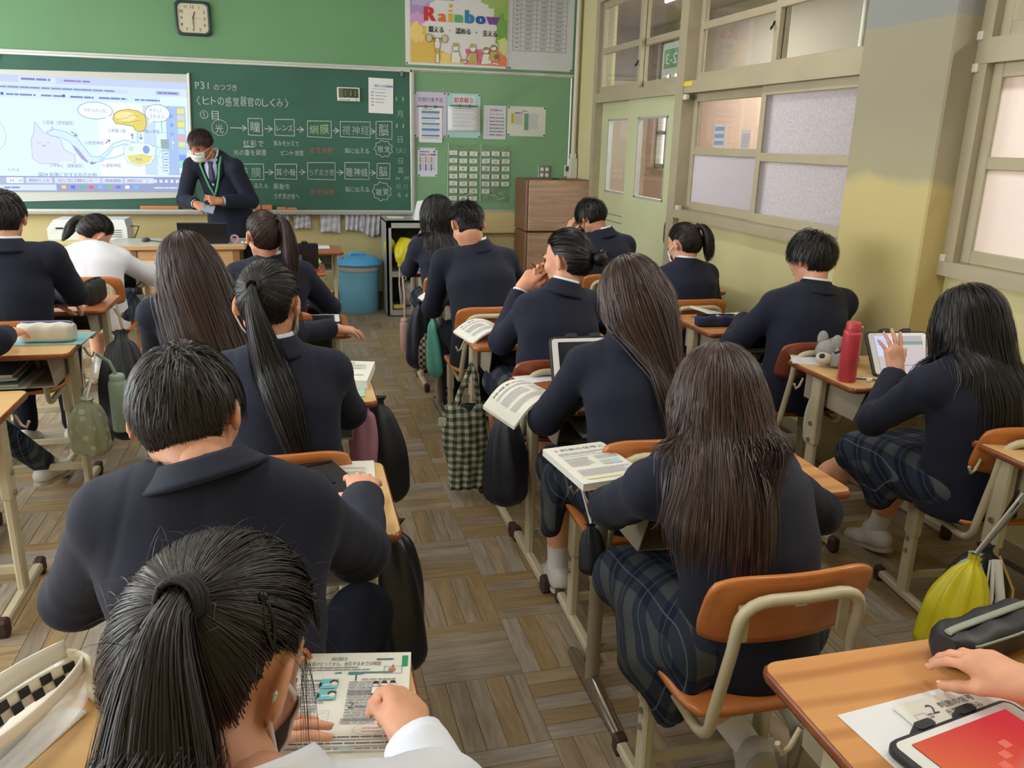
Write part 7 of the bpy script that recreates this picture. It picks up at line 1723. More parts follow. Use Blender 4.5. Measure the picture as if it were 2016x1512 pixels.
t = thing('projector_stand', 'low table under the white projector', 'table', (-1.61, 7.38, 0)); b = MB(); b.box((0, 0, .70), (.56, .46, .03), bev=.004); obj('top', b, pmat('stand_top_yellow', S(206, 196, 130), .5), t)
for sx in (-.25, .25):
    for sy in (-.2, .2): b = MB(); b.box((sx, sy, .345), (.03, .03, .68)); obj('leg', b, M_tube, t)
t = thing('projector', 'white short-throw projector in front of the projection screen', 'projector', (-1.61, 7.38, .716)); b = MB(); P = [(-.29, -.14), (.29, -.14), (.29, .15), (-.29, .15)]
b.loft([[(x * s * (1 if x > 0 else q), y * s, z) for x, y in P] for s, q, z in ((.96, 1, 0), (1, 1, .012), (1, 1, .095), (.97, .93, .135), (.95, .86, .165))], smooth=False); obj('case', b, pmat('projector_white', S(222, 226, 228), .35, var=.01), t)
b = MB(); b.box((-.20, -.1405, .098), (.055, .003, .014)); obj('lens_window', b, M_black, t); b = MB()
for k in range(4): b.box((.20, -.1405, .03 + .017 * k), (.10, .003, .007))
obj('vent_slot', b, M_grey, t)['kind'] = 'stuff'
b = MB(); b.tube([(.29, .02, .10), (.36, .0, .10), (.33, -.05, .02), (.30, -.10, -.05), (.42, -.16, -.20), (.44, -.2, -.42)], .005, 6); obj('power_cable', b, pmat('olive_cable', S(104, 92, 62), .5), t)
# ---- teacher's shirt front, tie, lanyard and card case
tt, inf = WHO['P9']
def chest(x, z, off=.004):
    f, l, nb = inf['fwd'], inf['lat'], inf['NB']; p = nb + l * x + f * .30 + V(0, 0, z)
    for _ in range(60):
        d = inf['sdf'](p[None])[0]
        if d < off: break
        p = p - f * max(d - off, .001) * .8
    return p
tb = V(*tt.location)
def strip(name, pts, w, mat, off=.005, label=None):
    C_ = [chest(x, z, off) - tb for x, z in pts]; n = len(C_); L_ = inf['lat']; ww = w if hasattr(w, '__len__') else [w] * n
    def fn(u, v):
        k = v * (n - 1); i = min(int(k), n - 2); f = k - i; p = C_[i] * (1 - f) + C_[i + 1] * f; wi = ww[i] * (1 - f) + ww[i + 1] * f; return p + L_ * (u - .5) * wi
    b = MB(); b.slab(fn, 2, (n - 1) * 2, .003); return obj(name, b, mat, tt, label=label)
strip('shirt_front', [(0, -.005), (0, -.06), (0, -.12), (0, -.18), (0, -.22)], [.13, .12, .09, .05, .01], pmat('shirt_pale_blue', S(176, 184, 212), .8), .004)
strip('necktie', [(0, -.03), (0, -.055), (0, -.06), (0, -.12), (0, -.20)], [.045, .036, .03, .05, .055], pmat('necktie_navy_check', S(42, 46, 72), .6, var=.3, scale=120), .009)
for s_ in (-1, 1): strip('lanyard', [(s_ * .085, .012), (s_ * .078, -.06), (s_ * .060, -.14), (s_ * .035, -.22), (0, -.30)], .018, pmat('lanyard_green', S(66, 146, 96), .6), .012)
strip('lapel', [(-.075, .0), (-.085, -.06), (-.075, -.13), (-.03, -.22)], [.03, .055, .05, .008], M_navy2, .007); strip('lapel', [(.075, .0), (.085, -.06), (.075, -.13), (.03, -.22)], [.03, .055, .05, .008], M_navy2, .007)
hp = (inf['WR'][0] + inf['WR'][1]) / 2 + V(-.01, -.06, -.02)
t = thing('card_case', 'clear blue card case with a black clip held in the teacher hands', 'card', tuple(hp)); b = MB(); b.box((0, 0, -.02), (.10, .012, .07), rotx(-.5) @ roty(.3), bev=.002); obj('sleeve', b, pmat('card_blue_grey', S(140, 152, 178), .3), t); b = MB(); b.box((.0, -.004, .022), (.05, .016, .022), roty(.3), bev=.004); obj('clip', b, M_black, t)
b = MB(); g_ = inf['Rh']; hc = inf['Hc']
for s_ in (-1, 1): b.tube([hc + g_ @ V(s_ * x, y, z) - tb for x, y, z in ((.012, .108, -.004), (.050, .100, -.004), (.052, .098, -.026), (.030, .106, -.036), (.012, .110, -.024))], .0016, 6, loop=True); b.tube([hc + g_ @ V(s_ * x, y, z) - tb for x, y, z in ((.051, .099, -.008), (.074, .05, -.006), (.082, -.01, -.0))], .0016, 6)
obj('spectacles', b, M_bolt, tt)
# ================================================================== things on, in and beside the desks
DZ = DESK_H
M_page = pmat('book_paper', S(228, 226, 216), .8, var=.02); M_cov = pmat('book_cover_cream', S(206, 196, 170), .5); M_dk = pmat('dark_case', S(34, 36, 40), .5, var=.08); M_bezel = pmat('tablet_bezel_white', S(232, 232, 230), .25, var=.01); M_screen_off = pmat('tablet_glass_dark', S(44, 46, 52), .12)
TEAL, NAVY, RED = S(64, 130, 136), S(70, 84, 150), S(206, 70, 60)
def txt_page(c, u0, u1, v0, v1, seed, head=None, pic=True, ink=S(168, 170, 176)):
    """one textbook page of small print between u0..u1 and v0..v1"""
    r = random.Random(seed); w = u1 - u0; h = v1 - v0
    if head: c.text(head, u0 + w * .08, v1 - h * .12, h * .075, S(84, 84, 90), 'l', w * .8 if len(head) > 6 else None)
    c.greek(u0 + w * .08, v1 - h * .20, w * .8, 3, h * .028, h * .011, ink, seed)
    c.line([(u0 + w * .08, v1 - h * .30), (u0 + w * .92, v1 - h * .30)], h * .008, S(120, 170, 170)); c.greek(u0 + w * .08, v1 - h * .36, w * .38, 9, h * .028, h * .010, ink, seed + 1); c.greek(u0 + w * .55, v1 - h * .36, w * .36, 4, h * .028, h * .010, ink, seed + 2)
    if pic: c.rect(u0 + w * .56, v1 - h * .62, w * .3, h * .13, S(176, 206, 214)); c.rect(u0 + w * .60, v1 - h * .61, w * .10, h * .10, S(206, 186, 160))
    c.greek(u0 + w * .08, v1 - h * .70, w * .84, 6, h * .03, h * .010, ink, seed + 3); c.rect(u0 + w * .1, v1 - h * .95, w * .5, h * .05, S(236, 222, 170))
def open_book(label, x, y, rz, pw, ph, tL, tR, z=DZ, arch=0.0, droop=0.0, lift=0.0, heads=('', ''), pages=None, seed=0, name='open_textbook', tab=False, cover=None):
    """lies open, spine along local y; left page may arch up and droop over a desk edge"""
    t = thing(name, label, 'book', (x, y, z), rz, None)
    def prof(u, side):
        s = u / pw; th = tL if side < 0 else tR; q = th * min(1, s / .10) ** .5 * (1 - .12 * s)
        if side < 0: q += arch * math.sin(PI * min(1, s * 1.02)) ** .9 - droop * max(0, s - .62) ** 2 * 4 + lift * s
        return q + .002
    for side, nm in ((-1, 'left_pages'), (1, 'right_pages')):
        th = (tL if side < 0 else tR) + .0012; n = 18; top = [(side * pw * k / n, prof(pw * k / n, side)) for k in range(n + 1)]; pts = top
        rows = []
        for k in range(n + 1):
            u, zz = top[k]; b0 = max(0.0, zz - th) if (side > 0 or (arch == 0 and droop == 0 and lift == 0)) else zz - th
            rows.append([(u, -ph / 2, b0), (u, -ph / 2, zz), (u, ph / 2, zz), (u, ph / 2, b0)])
        b = MB(); b.loft(rows[::-1] if side > 0 else rows, smooth=False); bk = obj(nm, b, M_page, t)
        bm = MB(); m_ = max(2, int(th / .003))
        c = Canvas(lambda u, v, h, side=side: (u, v - ph / 2, prof(abs(u), side) + h), .0008)
        u0, u1 = (-pw + .006, -.008) if side < 0 else (.008, pw - .006)
        if pages and pages[0 if side < 0 else 1]: pages[0 if side < 0 else 1](c, u0, u1, .008, ph - .008)
        else: txt_page(c, u0, u1, .008, ph - .008, seed + side, heads[0 if side < 0 else 1], side < 0)
        c.done('page_print', PRN, bk)
    if cover is not None:
        b = MB(); b.box((-pw * .49, 0, .0008), (pw * 1.0, ph + .006, .0014)) if not (arch or droop) else None; b.box((pw * .5, 0, .0008), (pw * 1.0, ph + .006, .0014)); obj('cover', b, cover, t)
    return t
def flat_sheet(label, x, y, w, h, rz, z=DZ, mat=None, draw=None, name='worksheet', cat='paper', th=.0012, group=None):
    t = thing(name, label, cat, (x, y, z), rz, group); b = MB(); b.box((0, 0, th / 2 + .0004), (w, h, th), bev=.0003); obj('sheet', b, mat or M_paper, t)
    if draw: c = Canvas(plane_map((-w / 2, -h / 2, th + .0006), (1, 0, 0), (0, 1, 0)), .0006); draw(c); c.done('print', PRN, t)
    return t
def tablet(label, x, y, rz, z=DZ, lean=None, w=.25, h=.175, screen=None, back=False, case=True):
    """lean = angle from the desk (None lies flat); local +y away from the user; stands on its lower edge"""
    t = thing('tablet', label, 'tablet', (x, y, z), rz, None); a = lean or 0.0; R = rotx(a)
    P = lambda u, v, h_: tuple(R @ V(u, v, h_)); b = MB()
    if case:
        o = rrect(w + .016, h + .016, .018); prof = [(.97, 0), (1, .003), (1, .013), (.98, .0165)]
        b.loft([[P(px * s, py * s + h / 2, q) for px, py in o] for s, q in prof]); cs = obj('bumper_case', b, M_dk, t)
        for u in (-.045, .045): b = MB(); b.loft([[P(px + u, py + h + .012, q) for px, py in rrect(.045 if q < .016 else .036, .016, .006)] for q in (.0, .004, .016, .019)]); obj('case_tab', b, M_dk, cs)
    b = MB(); b.loft([[P(px, py + h / 2, q) for px, py in rrect(w, h, .012)] for q in (.014, .0172)]); obj('bezel', b, M_bezel, t)
    b = MB(); b.loft([[P(px, py + h / 2, q) for px, py in rrect(w - .046, h - .026, .003)] for q in (.0170, .0178)]); sc = obj('screen', b, M_screen_off, t)
    b = MB(); b.lathe([(.006, 0), (.006, .0005)], 14, P(w / 2 - .011, h / 2, .0173), R); obj('home_button', b, M_paper, t)
    if screen: c = Canvas(lambda u, v, q: P(u - (w - .046) / 2, v + .013, .0180 + q), .0005); screen(c, w - .046, h - .026); c.done('screen_image', printed('tablet_light', .8, .25), sc)
    if lean:
        b = MB(); q = P(0, h * .62, -.002); b.box(((q[0]), q[1] + .045, q[2] / 2), (.055, .008, q[2] * 1.12), rotx(.55), bev=.002); obj('kickstand', b, M_dk, t)
        if back: b = MB(); b.box(P(.05, h * .45, -.001), (.026, .06, .002), R); obj('sticker', b, pmat('beige_sticker', S(206, 178, 120), .6), t)
    return t
def pouch(label, x, y, rz, L, w, h, mat, z=DZ, name='pencil_case', zip_mat=None, sag=.0, cat='pencil case'):
    """soft zip case: rounded box bulging in the middle, zip along the top"""
    t = thing(name, label, cat, (x, y, z), rz, None); rings = []; n = 28
    for j in range(15):
        s = -1 + 2 * j / 14; k = (1 - abs(s) ** 6) ** .35; ring = []
        for i in range(n):
            a = 2 * PI * i / n; ca, sa = math.cos(a), math.sin(a); q = lambda v: math.copysign(abs(v) ** .62, v)
            ring.append((s * L / 2, q(ca) * w / 2 * (.55 + .45 * k) * (1 + .05 * math.sin(s * 7)), h / 2 + q(sa) * h / 2 * (.78 + .22 * k - sag * s * s) + .003 * math.sin(s * 9 + a * 2) * (sa > 0)))
        rings.append(ring)
    b = MB(); b.loft(rings); obj('case_body', b, mat, t)
    b = MB(); b.tube([(s * L / 2 * .96, .0, h / 2 + h / 2 * (.78 + .22 * (1 - abs(s * .96) ** 6) ** .35 - sag * s * s) + .003) for s in np.linspace(-1, 1, 15)], .0035, 7, sx=2.2); zp = obj('zip', b, zip_mat or M_dk, t)
    b = MB(); b.box((L * .42, .0, h * .93), (.018, .006, .003), bev=.001); obj('zip_pull', b, M_bolt, zp)
    return t
# ---- nearest left desk: thick textbook, notebook, clear pencil pouch
def l1_right(c, u0, u1, v0, v1):
    W_ = u1 - u0; H_ = v1 - v0; X = lambda a: u0 + a * W_; Y = lambda a: v0 + a * H_; D = S(70, 72, 78)
    c.rect(X(.955), Y(.87), W_ * .055, H_ * .12, S(40, 150, 96)); c.text('実験3', X(.30), Y(.945), .011, GRY); c.greek(X(.72), Y(.945), W_ * .16, 1, 1, .004, S(90, 120, 140), 2, 0)
    c.text('刺激を受けとってから、反応するまでの時間', X(.02), Y(.885), .0125, D, 'l', W_ * .74); c.greek(X(.05), Y(.86), W_ * .62, 2, .006, .0022, GRY, 3)
    for k, (a, b_) in enumerate(((.0, .42), (.48, .40))): c.rect(X(a), Y(.80), W_ * b_, .0036, S(70, 136, 140)); c.greek(X(a), Y(.787), W_ * .14, 1, 1, .0036, S(70, 136, 140), k, 0)
    c.box(X(.80), Y(.795), W_ * .16, H_ * .075, .0010, GRY); c.ell(X(.87), Y(.835), .006, .005, S(216, 110, 90)); c.poly([(X(.865), Y(.862)), (X(.885), Y(.862)), (X(.88), Y(.90))], S(90, 110, 130))
    c.text('1', X(.02), Y(.715), .022, D); c.text('1', X(.55), Y(.715), .022, D); c.text('2', X(.0), Y(.49), .022, D); c.text('2', X(.52), Y(.44), .022, D)
    for a, b_, n_ in ((.08, .72, 1), (.02, .68, 7), (.61, .725, 1), (.50, .695, 5), (.50, .60, 6), (.07, .50, 1), (.02, .46, 3), (.58, .45, 1), (.50, .42, 4), (.48, .33, 2)): c.greek(X(a), Y(b_), W_ * (.24 if a < .4 else .30), n_, .0068, .0024, GRY, int(a * 50 + b_ * 90))
    for k in range(2):
        v = Y(.64 - k * .115); c.rect(X(.255), v, W_ * .15, H_ * .095, S(104, 190, 196)); c.ell(X(.37), v + H_ * .06, .007, .006, S(52, 46, 50), 10); c.ell(X(.375), v + H_ * .045, .005, .005, S(236, 208, 190), 10); c.rect(X(.245), v + .004, .004, .010, S(40, 40, 46)); c.line([(X(.29), v + .008), (X(.36), v + .010)], .003, S(236, 208, 190))
    for k in range(3):
        u = X(.74 + k * .075); v = Y(.50); c.rect(u - .0035, v, .0028, .018, NAVY); c.rect(u + .0008, v, .0028, .018, NAVY); c.poly([(u - .006, v + .018), (u + .006, v + .018), (u + .005, v + .034), (u - .005, v + .034)], S(232, 236, 244)); c.line([(u - .006, v + .018), (u - .005, v + .034), (u + .005, v + .034), (u + .006, v + .018)], .0008, GRY); c.ell(u, v + .040, .0048, .005, S(238, 212, 194), 10); c.poly([(u - .0055, v + .041), (u + .0055, v + .041), (u + .003, v + .048), (u - .003, v + .048)], S(46, 42, 48))
    c.ring(X(.97), Y(.58), .012, .009, .0008, GRY, 14); c.box(X(.04), Y(.26), W_ * .34, H_ * .15, .0008, LGR); c.line([(X(.06), Y(.30)), (X(.36), Y(.40))], .0008, LGR)
    c.ring(X(.74), Y(.23), .026, .012, .0008, S(216, 160, 150), 20); c.greek(X(.67), Y(.235), W_ * .16, 2, .007, .002, S(206, 140, 130), 4); c.ring(X(.93), Y(.215), .009, .012, .001, GRY, 14)
    c.greek(X(.0), Y(.16), W_ * .9, 1, 1, .003, S(90, 92, 98), 6, 0); c.greek(X(.0), Y(.105), W_ * .98, 1, 1, .003, S(90, 92, 98), 7, 0); c.greek(X(.0), Y(.06), W_ * .98, 1, 1, .003, GRY, 8, 0); c.rect(X(.52), Y(.055), W_ * .1, .005, S(150, 200, 190)); c.rect(u0 - .002, v0 - .002, W_ + .004, H_ * .035, S(222, 226, 206))
open_book('thick open textbook held by the girl in the white shirt, nearest book on the left', -.058, 1.112, -.17, .192, .258, .010, .022, pages=(None, l1_right), seed=3, cover=M_cov)
def notebook(c):
    for k in range(12): c.line([(.008, .235 - k * .018), (.172, .235 - k * .018)], .0006, S(176, 190, 206))
    c.line([(.125, .01), (.125, .245)], .0008, GRY)
    for k, s_ in enumerate(('ヒトの刺激を受けてから', '反応に要した、刺激を出した時間', '距離', '平均')): c.text(s_, .012 + (.06 if k == 2 else 0), .222 - k * .021, .013, S(110, 112, 124), 'l', .105 if k < 2 else None)
    c.box(.02, .10, .13, .065, .0008, GRY); c.rect(.115, .243, .016, .008, S(110, 150, 200))
flat_sheet('open notebook with handwriting under the thick textbook at the bottom', -.003, .872, .18, .25, -.14, DZ, M_page, notebook, 'notebook', 'notebook', .003)
M_pouchfilm = frosted_glass('clear_vinyl', 90, .1, (.9, .9, .9, 1), .62)
t = thing('pencil_pouch', 'clear pencil pouch with white edges and a black checker ribbon at the lower left', 'pencil case', (-.425, 1.10, DZ), -.50); PL, PWd, PHh = .27, .075, .085
def pw_(sd, lo, hi, inset=0): return lambda u, v: (sd * (PWd / 2) * math.sin(PI * (.06 + .88 * u)) ** .6 * (.9 + .25 * v) - sd * inset, (u - .5) * PL, lo + (hi - lo) * v)
b = MB(); b.box((0, 0, .004), (PWd * .8, PL * .85, .006), bev=.002); obj('bottom', b, M_page, t)
for sd, hi in ((-1, PHh + .02), (1, PHh)):
    b = MB(); b.slab(pw_(sd, .006, hi - .018), 20, 4, .0015); obj('clear_side', b, M_pouchfilm, t)
    b = MB(); b.slab(pw_(sd, hi - .026, hi + .002), 22, 3, .004); obj('white_trim', b, pmat('cream_piping', S(226, 220, 204), .6), t)
b = MB(); b.slab(pw_(-1, PHh - .040, PHh - .010, .010), 22, 2, .002); rb = obj('checker_ribbon', b, pmat('ribbon_cream', S(216, 208, 184), .6), t, label='black and cream checker ribbon'); cf = pw_(-1, PHh - .039, PHh - .011, .0105)
for sgn in (1, -1):
    b = MB()
    for k in range(16):
        f0, f1 = k / 16, (k + 1) / 16; v0 = .5 * (k % 2); q = [V(*cf(f, v)) + V(-.003 if sgn < 0 else .0032, 0, 0) for f, v in ((f0, v0), (f1, v0), (f1, v0 + .5), (f0, v0 + .5))]; b.add(q, [(0, 1, 2, 3)], False)
    obj('checks', b, M_black, rb)['kind'] = 'stuff'
b = MB(); b.slab(lambda u, v: (-PWd * .42 + v * PWd * .9, PL * .47 + .01 * math.sin(v * PI), .012 + u * .08), 4, 6, .004); obj('end_tab', b, pmat('cream_piping', S(226, 220, 204), .6), t)
for i, (x, y, z, a, col, lab) in enumerate(((.0, -.02, .022, .1, S(60, 60, 130), 'navy pen inside the clear pouch'), (-.015, .01, .03, -.08, S(232, 170, 190), 'pink pen inside the clear pouch'), (.012, .0, .04, .05, S(110, 180, 210), 'light blue pen inside the clear pouch'), (-.02, -.03, .045, .15, S(190, 226, 206), 'mint marker inside the clear pouch'))):
    p_ = V(-.425, 1.10, DZ) + rotz(-.5) @ V(x, y, z); t2 = thing('pen', lab, 'pen', tuple(p_), -.5 + a, 'pens in the clear pouch'); b = MB(); b.tube([(0, -.075, 0), (0, .055, 0), (0, .07, 0)], [.0055, .0055, .002], 10); obj('barrel', b, pmat('pen_%d' % i, col, .35), t2); b = MB(); b.box((0, -.05, .0065), (.003, .035, .002)); obj('pocket_clip', b, M_bolt, t2)
# ---- second left desk
open_book('open textbook lying under the black tablet case on the second left desk', .0, 2.03, -.06, .168, .205, .008, .008, heads=('2 刺激の信号', ''), seed=11, cover=M_cov)
t = thing('tablet_case', 'black closed tablet case with a camera cut-out under the hand of the nearest boy', 'tablet', (.012, 1.955, DZ + .014), .34); b = MB(); b.loft([[(x * s, y * s, z) for x, y in rrect(.185, .262, .016)] for s, z in ((.97, 0), (1, .004), (1, .014), (.97, .018))]); obj('shell', b, M_dk, t)
b = MB(); b.box((-.01, -.04, .0195), (.10, .003, .003)); b.box((0, .095, .019), (.16, .008, .004)); obj('rib', b, M_black, t); b = MB(); b.loft([[(x, y - .012, z) for x, y in rrect(.075, .040, .004)] for z in (.0178, .0192)]); obj('cut_out', b, M_screen_off, t)
c = Canvas(plane_map((-.03, -.026, .0198), (1, 0, 0), (0, 1, 0)), .0005); c.ell(.026, .013, .017, .011, S(170, 206, 214)); c.ell(.026, .013, .007, .005, S(90, 110, 130)); c.rect(.048, .004, .004, .020, S(216, 216, 216)); c.done('seen_through', PRN, t)
t = thing('paper_pad', 'square white memo pad beside the tablet case', 'paper', (.045, 1.742, DZ), .08); b = MB()
for k in range(3): b.box((0, 0, .002 + .004 * k), (.062, .085, .0038))
obj('pad', b, M_paper, t)
flat_sheet('pale cyan plastic folder at the left of the second left desk', -.335, 2.05, .20, .14, .1, DZ, pmat('cyan_folder', S(186, 222, 222), .3), name='folder', cat='folder', th=.002)
t = thing('stylus', 'short white stylus lying against the black tablet case', 'pen', (.105, 1.84, DZ), -.7); b = MB(); b.tube([(0, -.03, .006), (0, .03, .006)], .005, 8); obj('barrel', b, M_white, t)
# ---- third to seventh left desks
open_book('thick textbook open at the aisle corner of the third left desk', .062, 2.99, -.20, .182, .262, .014, .034, DZ, heads=('', '反応の経路'), seed=21, cover=M_cov, tab=True)
t = flat_sheet('mint notebook sticking out under the thick book on the third left desk', .13, 2.80, .15, .12, -.1, DZ, pmat('mint_cover', S(170, 206, 190), .5), name='notebook', cat='notebook', th=.004)
tablet('dark flat tablet on the red-brown desk of the long-haired girl', .062, 3.905, -.03, DZ, w=.23, h=.17)
flat_sheet('white worksheet in front of the flat tablet on the red-brown desk', .075, 3.785, .20, .10, -.05, DZ, None, lambda c: c.greek(.02, .085, .16, 4, .018, .005, LGR, 3))
flat_sheet('pale blue paper at the corner of the desk beside the blue bin', .10, 4.70, .09, .12, .4, DZ, pmat('pale_blue_paper', S(206, 226, 230), .7))
pouch('black pouch on the desk beside the blue bin', .06, 4.74, 1.2, .16, .06, .05, M_dk)
for i, (z, col, lab) in enumerate(((0, S(206, 206, 210), 'white textbook at the bottom of the pile under the tablet stand'), (.014, S(150, 110, 90), 'brown-edged book in the pile under the tablet stand'), (.026, S(222, 222, 226), 'white notebook just under the bright green one'), (.036, S(172, 220, 84), 'bright green notebook on top of the pile by the tablet stand'))):
    t = thing('notebook', lab, 'notebook', (.045, 5.84, DZ + z), -.08 + .05 * i, 'pile of books by the tablet stand'); b = MB(); h_ = (.0135, .0115, .0095, .005)[i]; b.box((0, 0, h_ / 2), (.20, .25, h_), bev=.001); obj('book_block', b, pmat('notebook_cover_%d' % i, col, .5), t)
tablet('black tablet seen from behind, propped on its kickstand on the empty red-brown desk', .0, 5.70, PI, DZ, lean=1.25, back=True)
flat_sheet('white sheet with two dark strips on the farthest brown desk', .12, 6.86, .26, .20, 0, DZ, None, lambda c: (c.rect(.06, .12, .07, .03, INK), c.rect(.05, .05, .09, .035, INK)))
# ---- far left column
flat_sheet('light blue folder under the white pencil case at the left', -1.03, 3.79, .29, .23, -.04, DZ, pmat('blue_folder', S(150, 200, 206), .35), name='folder', cat='folder', th=.004)
pouch('white canvas pencil case with a lilac zip on the blue folder', -1.03, 3.735, -.05, .215, .09, .082, pmat('canvas_white', S(214, 212, 200), .85, var=.04, bump=.3, bscale=400), DZ + .004, zip_mat=pmat('zip_lilac', S(120, 120, 160), .5))
pouch('black standing pencil case on the glossy brown desk at the left', -1.03, 4.60, 1.35, .19, .07, .125, M_dk, DZ, sag=.08)
flat_sheet('pale green paper edge on the pale maple desk at the left edge', -1.16, 2.93, .2, .1, .1, DZ, pmat('pale_green_paper', S(210, 224, 196), .7))
flat_sheet('white worksheet the bent girl writes on before the teacher desk', -1.0, 5.86, .21, .29, -.15, DZ, None, lambda c: c.greek(.02, .26, .17, 12, .018, .005, LGR, 3))
def bottle(name, label, x, y, z, r, h, mat, capm, cap_h=.05, strap=None, sy=1.0, gp=None):
    t = thing(name, label, 'bottle', (x, y, z), 0, gp); b = MB(); b.lathe([(r * .9, 0), (r, .004), (r, h * .80), (r * .96, h * .86), (r * .80, h - cap_h * .9)], 28, sy=sy); obj('body', b, mat, t)
    b = MB(); b.lathe([(r * .82, h - cap_h), (r * .84, h - cap_h * .5), (r * .80, h - .004), (r * .7, h), (.001, h)], 28, sy=sy); cp = obj('cap', b, capm, t)
    if strap: b = MB(); b.tube([V(*p) - V(x, y, z) for p in strap], .004, 6, sx=2.0); obj('strap', b, mat if capm is mat else M_dk, t)
    return t
M_mint = pmat('mint_pouch', S(168, 190, 172), .7, var=.05); M_greyb = pmat('grey_bottle_paint', S(150, 156, 164), .35, var=.04)
bottle('bottle_pouch', 'mint green flask hanging at the side of the desk with the white pencil case', -.815, 3.88, .245, .040, .265, M_mint, M_mint, .03, [(-.815, 3.88, .50), (-.84, 3.88, .57), (-.885, 3.862, .612)])
t = bottle('water_bottle', 'grey metal bottle with a black screw cap hanging before the teacher desk', -1.005, 5.62, .33, .040, .275, M_greyb, M_black, .06, [(-1.005, 5.62, .61), (-.98, 5.70, .64), (-.94, 5.92, .63)]); b = MB(); b.lathe([(.0355, .205), (.037, .205), (.037, .222), (.0355, .222)], 24); obj('neck_ring', b, M_bolt, t)
M_blk = pmat('black_nylon', S(26, 28, 34), .55, var=.15, scale=14, bump=.3, bscale=60); M_nvy = pmat('navy_nylon', S(28, 34, 52), .5, var=.15, scale=14, bump=.3, bscale=60)
def dots(name, base, dot, scale):
    m, nt, b_ = _new(name); tc = N(nt, 'ShaderNodeTexCoord'); vo = N(nt, 'ShaderNodeTexVoronoi'); vo.inputs['Scale'].default_value = scale; nt.links.new(tc.outputs['Object'], vo.inputs['Vector']); l = N(nt, 'ShaderNodeMath', operation='LESS_THAN'); l.inputs[1].default_value = .30; nt.links.new(vo.outputs['Distance'], l.inputs[0]); mx = N(nt, 'ShaderNodeMix', data_type='RGBA'); mx.inputs['A'].default_value = base; mx.inputs['B'].default_value = dot; nt.links.new(l.outputs[0], mx.inputs['Factor']); nt.links.new(mx.outputs['Result'], b_.inputs['Base Color']); b_.inputs['Roughness'].default_value = .85; return m
def weave(name, c1, c2, c3, period, ph=0.0, diag=False):
    """woven check (or stripes when diag) from object coordinates"""
    m, nt, b_ = _new(name); tc = N(nt, 'ShaderNodeTexCoord'); sp = N(nt, 'ShaderNodeSeparateXYZ'); nt.links.new(tc.outputs['Object'], sp.inputs[0]); o = []
    for ax in (('X', 'Z') if not diag else ('X',)):
        src = sp.outputs[ax]
        if diag: a_ = N(nt, 'ShaderNodeMath', operation='ADD'); nt.links.new(sp.outputs['X'], a_.inputs[0]); nt.links.new(sp.outputs['Z'], a_.inputs[1]); src = a_.outputs[0]
        d_ = N(nt, 'ShaderNodeMath', operation='DIVIDE'); d_.inputs[1].default_value = period; f = N(nt, 'ShaderNodeMath', operation='FRACT'); l = N(nt, 'ShaderNodeMath', operation='LESS_THAN'); l.inputs[1].default_value = .5; nt.links.new(src, d_.inputs[0]); nt.links.new(d_.outputs[0], f.inputs[0]); nt.links.new(f.outputs[0], l.inputs[0]); o.append(l.outputs[0])
    ad = N(nt, 'ShaderNodeMath', operation='ADD'); nt.links.new(o[0], ad.inputs[0]); nt.links.new(o[-1], ad.inputs[1]); ml = N(nt, 'ShaderNodeMath', operation='MULTIPLY'); ml.inputs[1].default_value = .5; nt.links.new(ad.outputs[0], ml.inputs[0])
    rp = N(nt, 'ShaderNodeValToRGB'); e = rp.color_ramp.elements; rp.color_ramp.interpolation = 'CONSTANT'; e[0].color = c1; e[1].position = .75; e[1].color = c3; x = e.new(.25); x.color = c2; nt.links.new(ml.outputs[0], rp.inputs[0]); nt.links.new(rp.outputs[0], b_.inputs['Base Color']); b_.inputs['Roughness'].default_value = .85; return m
def hung(p, n=2): return [[tuple(p[0]), tuple((V(*p[0]) + V(*p[1])) / 2 + V(.008 * i, 0, 0)), tuple(p[1])] for i in range(n)]
sack('drawstring_bag', 'olive green drawstring bag with pale dots hanging at the left', 'bag', (-.895, 3.66, .47), (-.915, 3.70, .20), .022, .082, dots('olive_dotted_cotton', S(158, 166, 140), S(196, 198, 180), 24), strings=hung(((-.875, 3.80, .62), (-.895, 3.66, .47))), n=10, pleat=.16, seed=3)
sack('black_bag', 'big black bag hanging beside the glossy brown desk at the left', 'bag', (-.875, 4.36, .60), (-.835, 4.05, .14), .03, .105, M_blk, n=7, pleat=.2, seed=4)
sack('black_bag', 'black bag hanging at the aisle side of the third left desk', 'bag', (.262, 2.985, .62), (.285, 2.93, .20), .03, .088, M_blk, n=6, pleat=.14, seed=6)
sack('pink_pouch', 'dusty pink pouch hanging behind the arch of the ponytail girl chair', 'bag', (.20, 2.86, .63), (.195, 2.84, .38), .03, .05, pmat('dusty_pink_cloth', S(170, 120, 140), .8, var=.1), n=6, seed=7)
sack('black_bag', 'glossy black bag hanging at the aisle side of the second left desk', 'bag', (.205, 2.03, .57), (.215, 1.93, .16), .03, .082, pmat('black_leatherette', S(24, 25, 30), .35, var=.1), n=5, pleat=.10, seed=9)
sack('striped_bag', 'black and white striped cloth bag by the left side of the nearest boy chair', 'bag', (-.345, 1.27, .69), (-.36, 1.31, .44), .03, .06, weave('striped_cotton', S(40, 38, 38), S(206, 202, 190), S(206, 202, 190), .028, diag=True), n=7, seed=10)
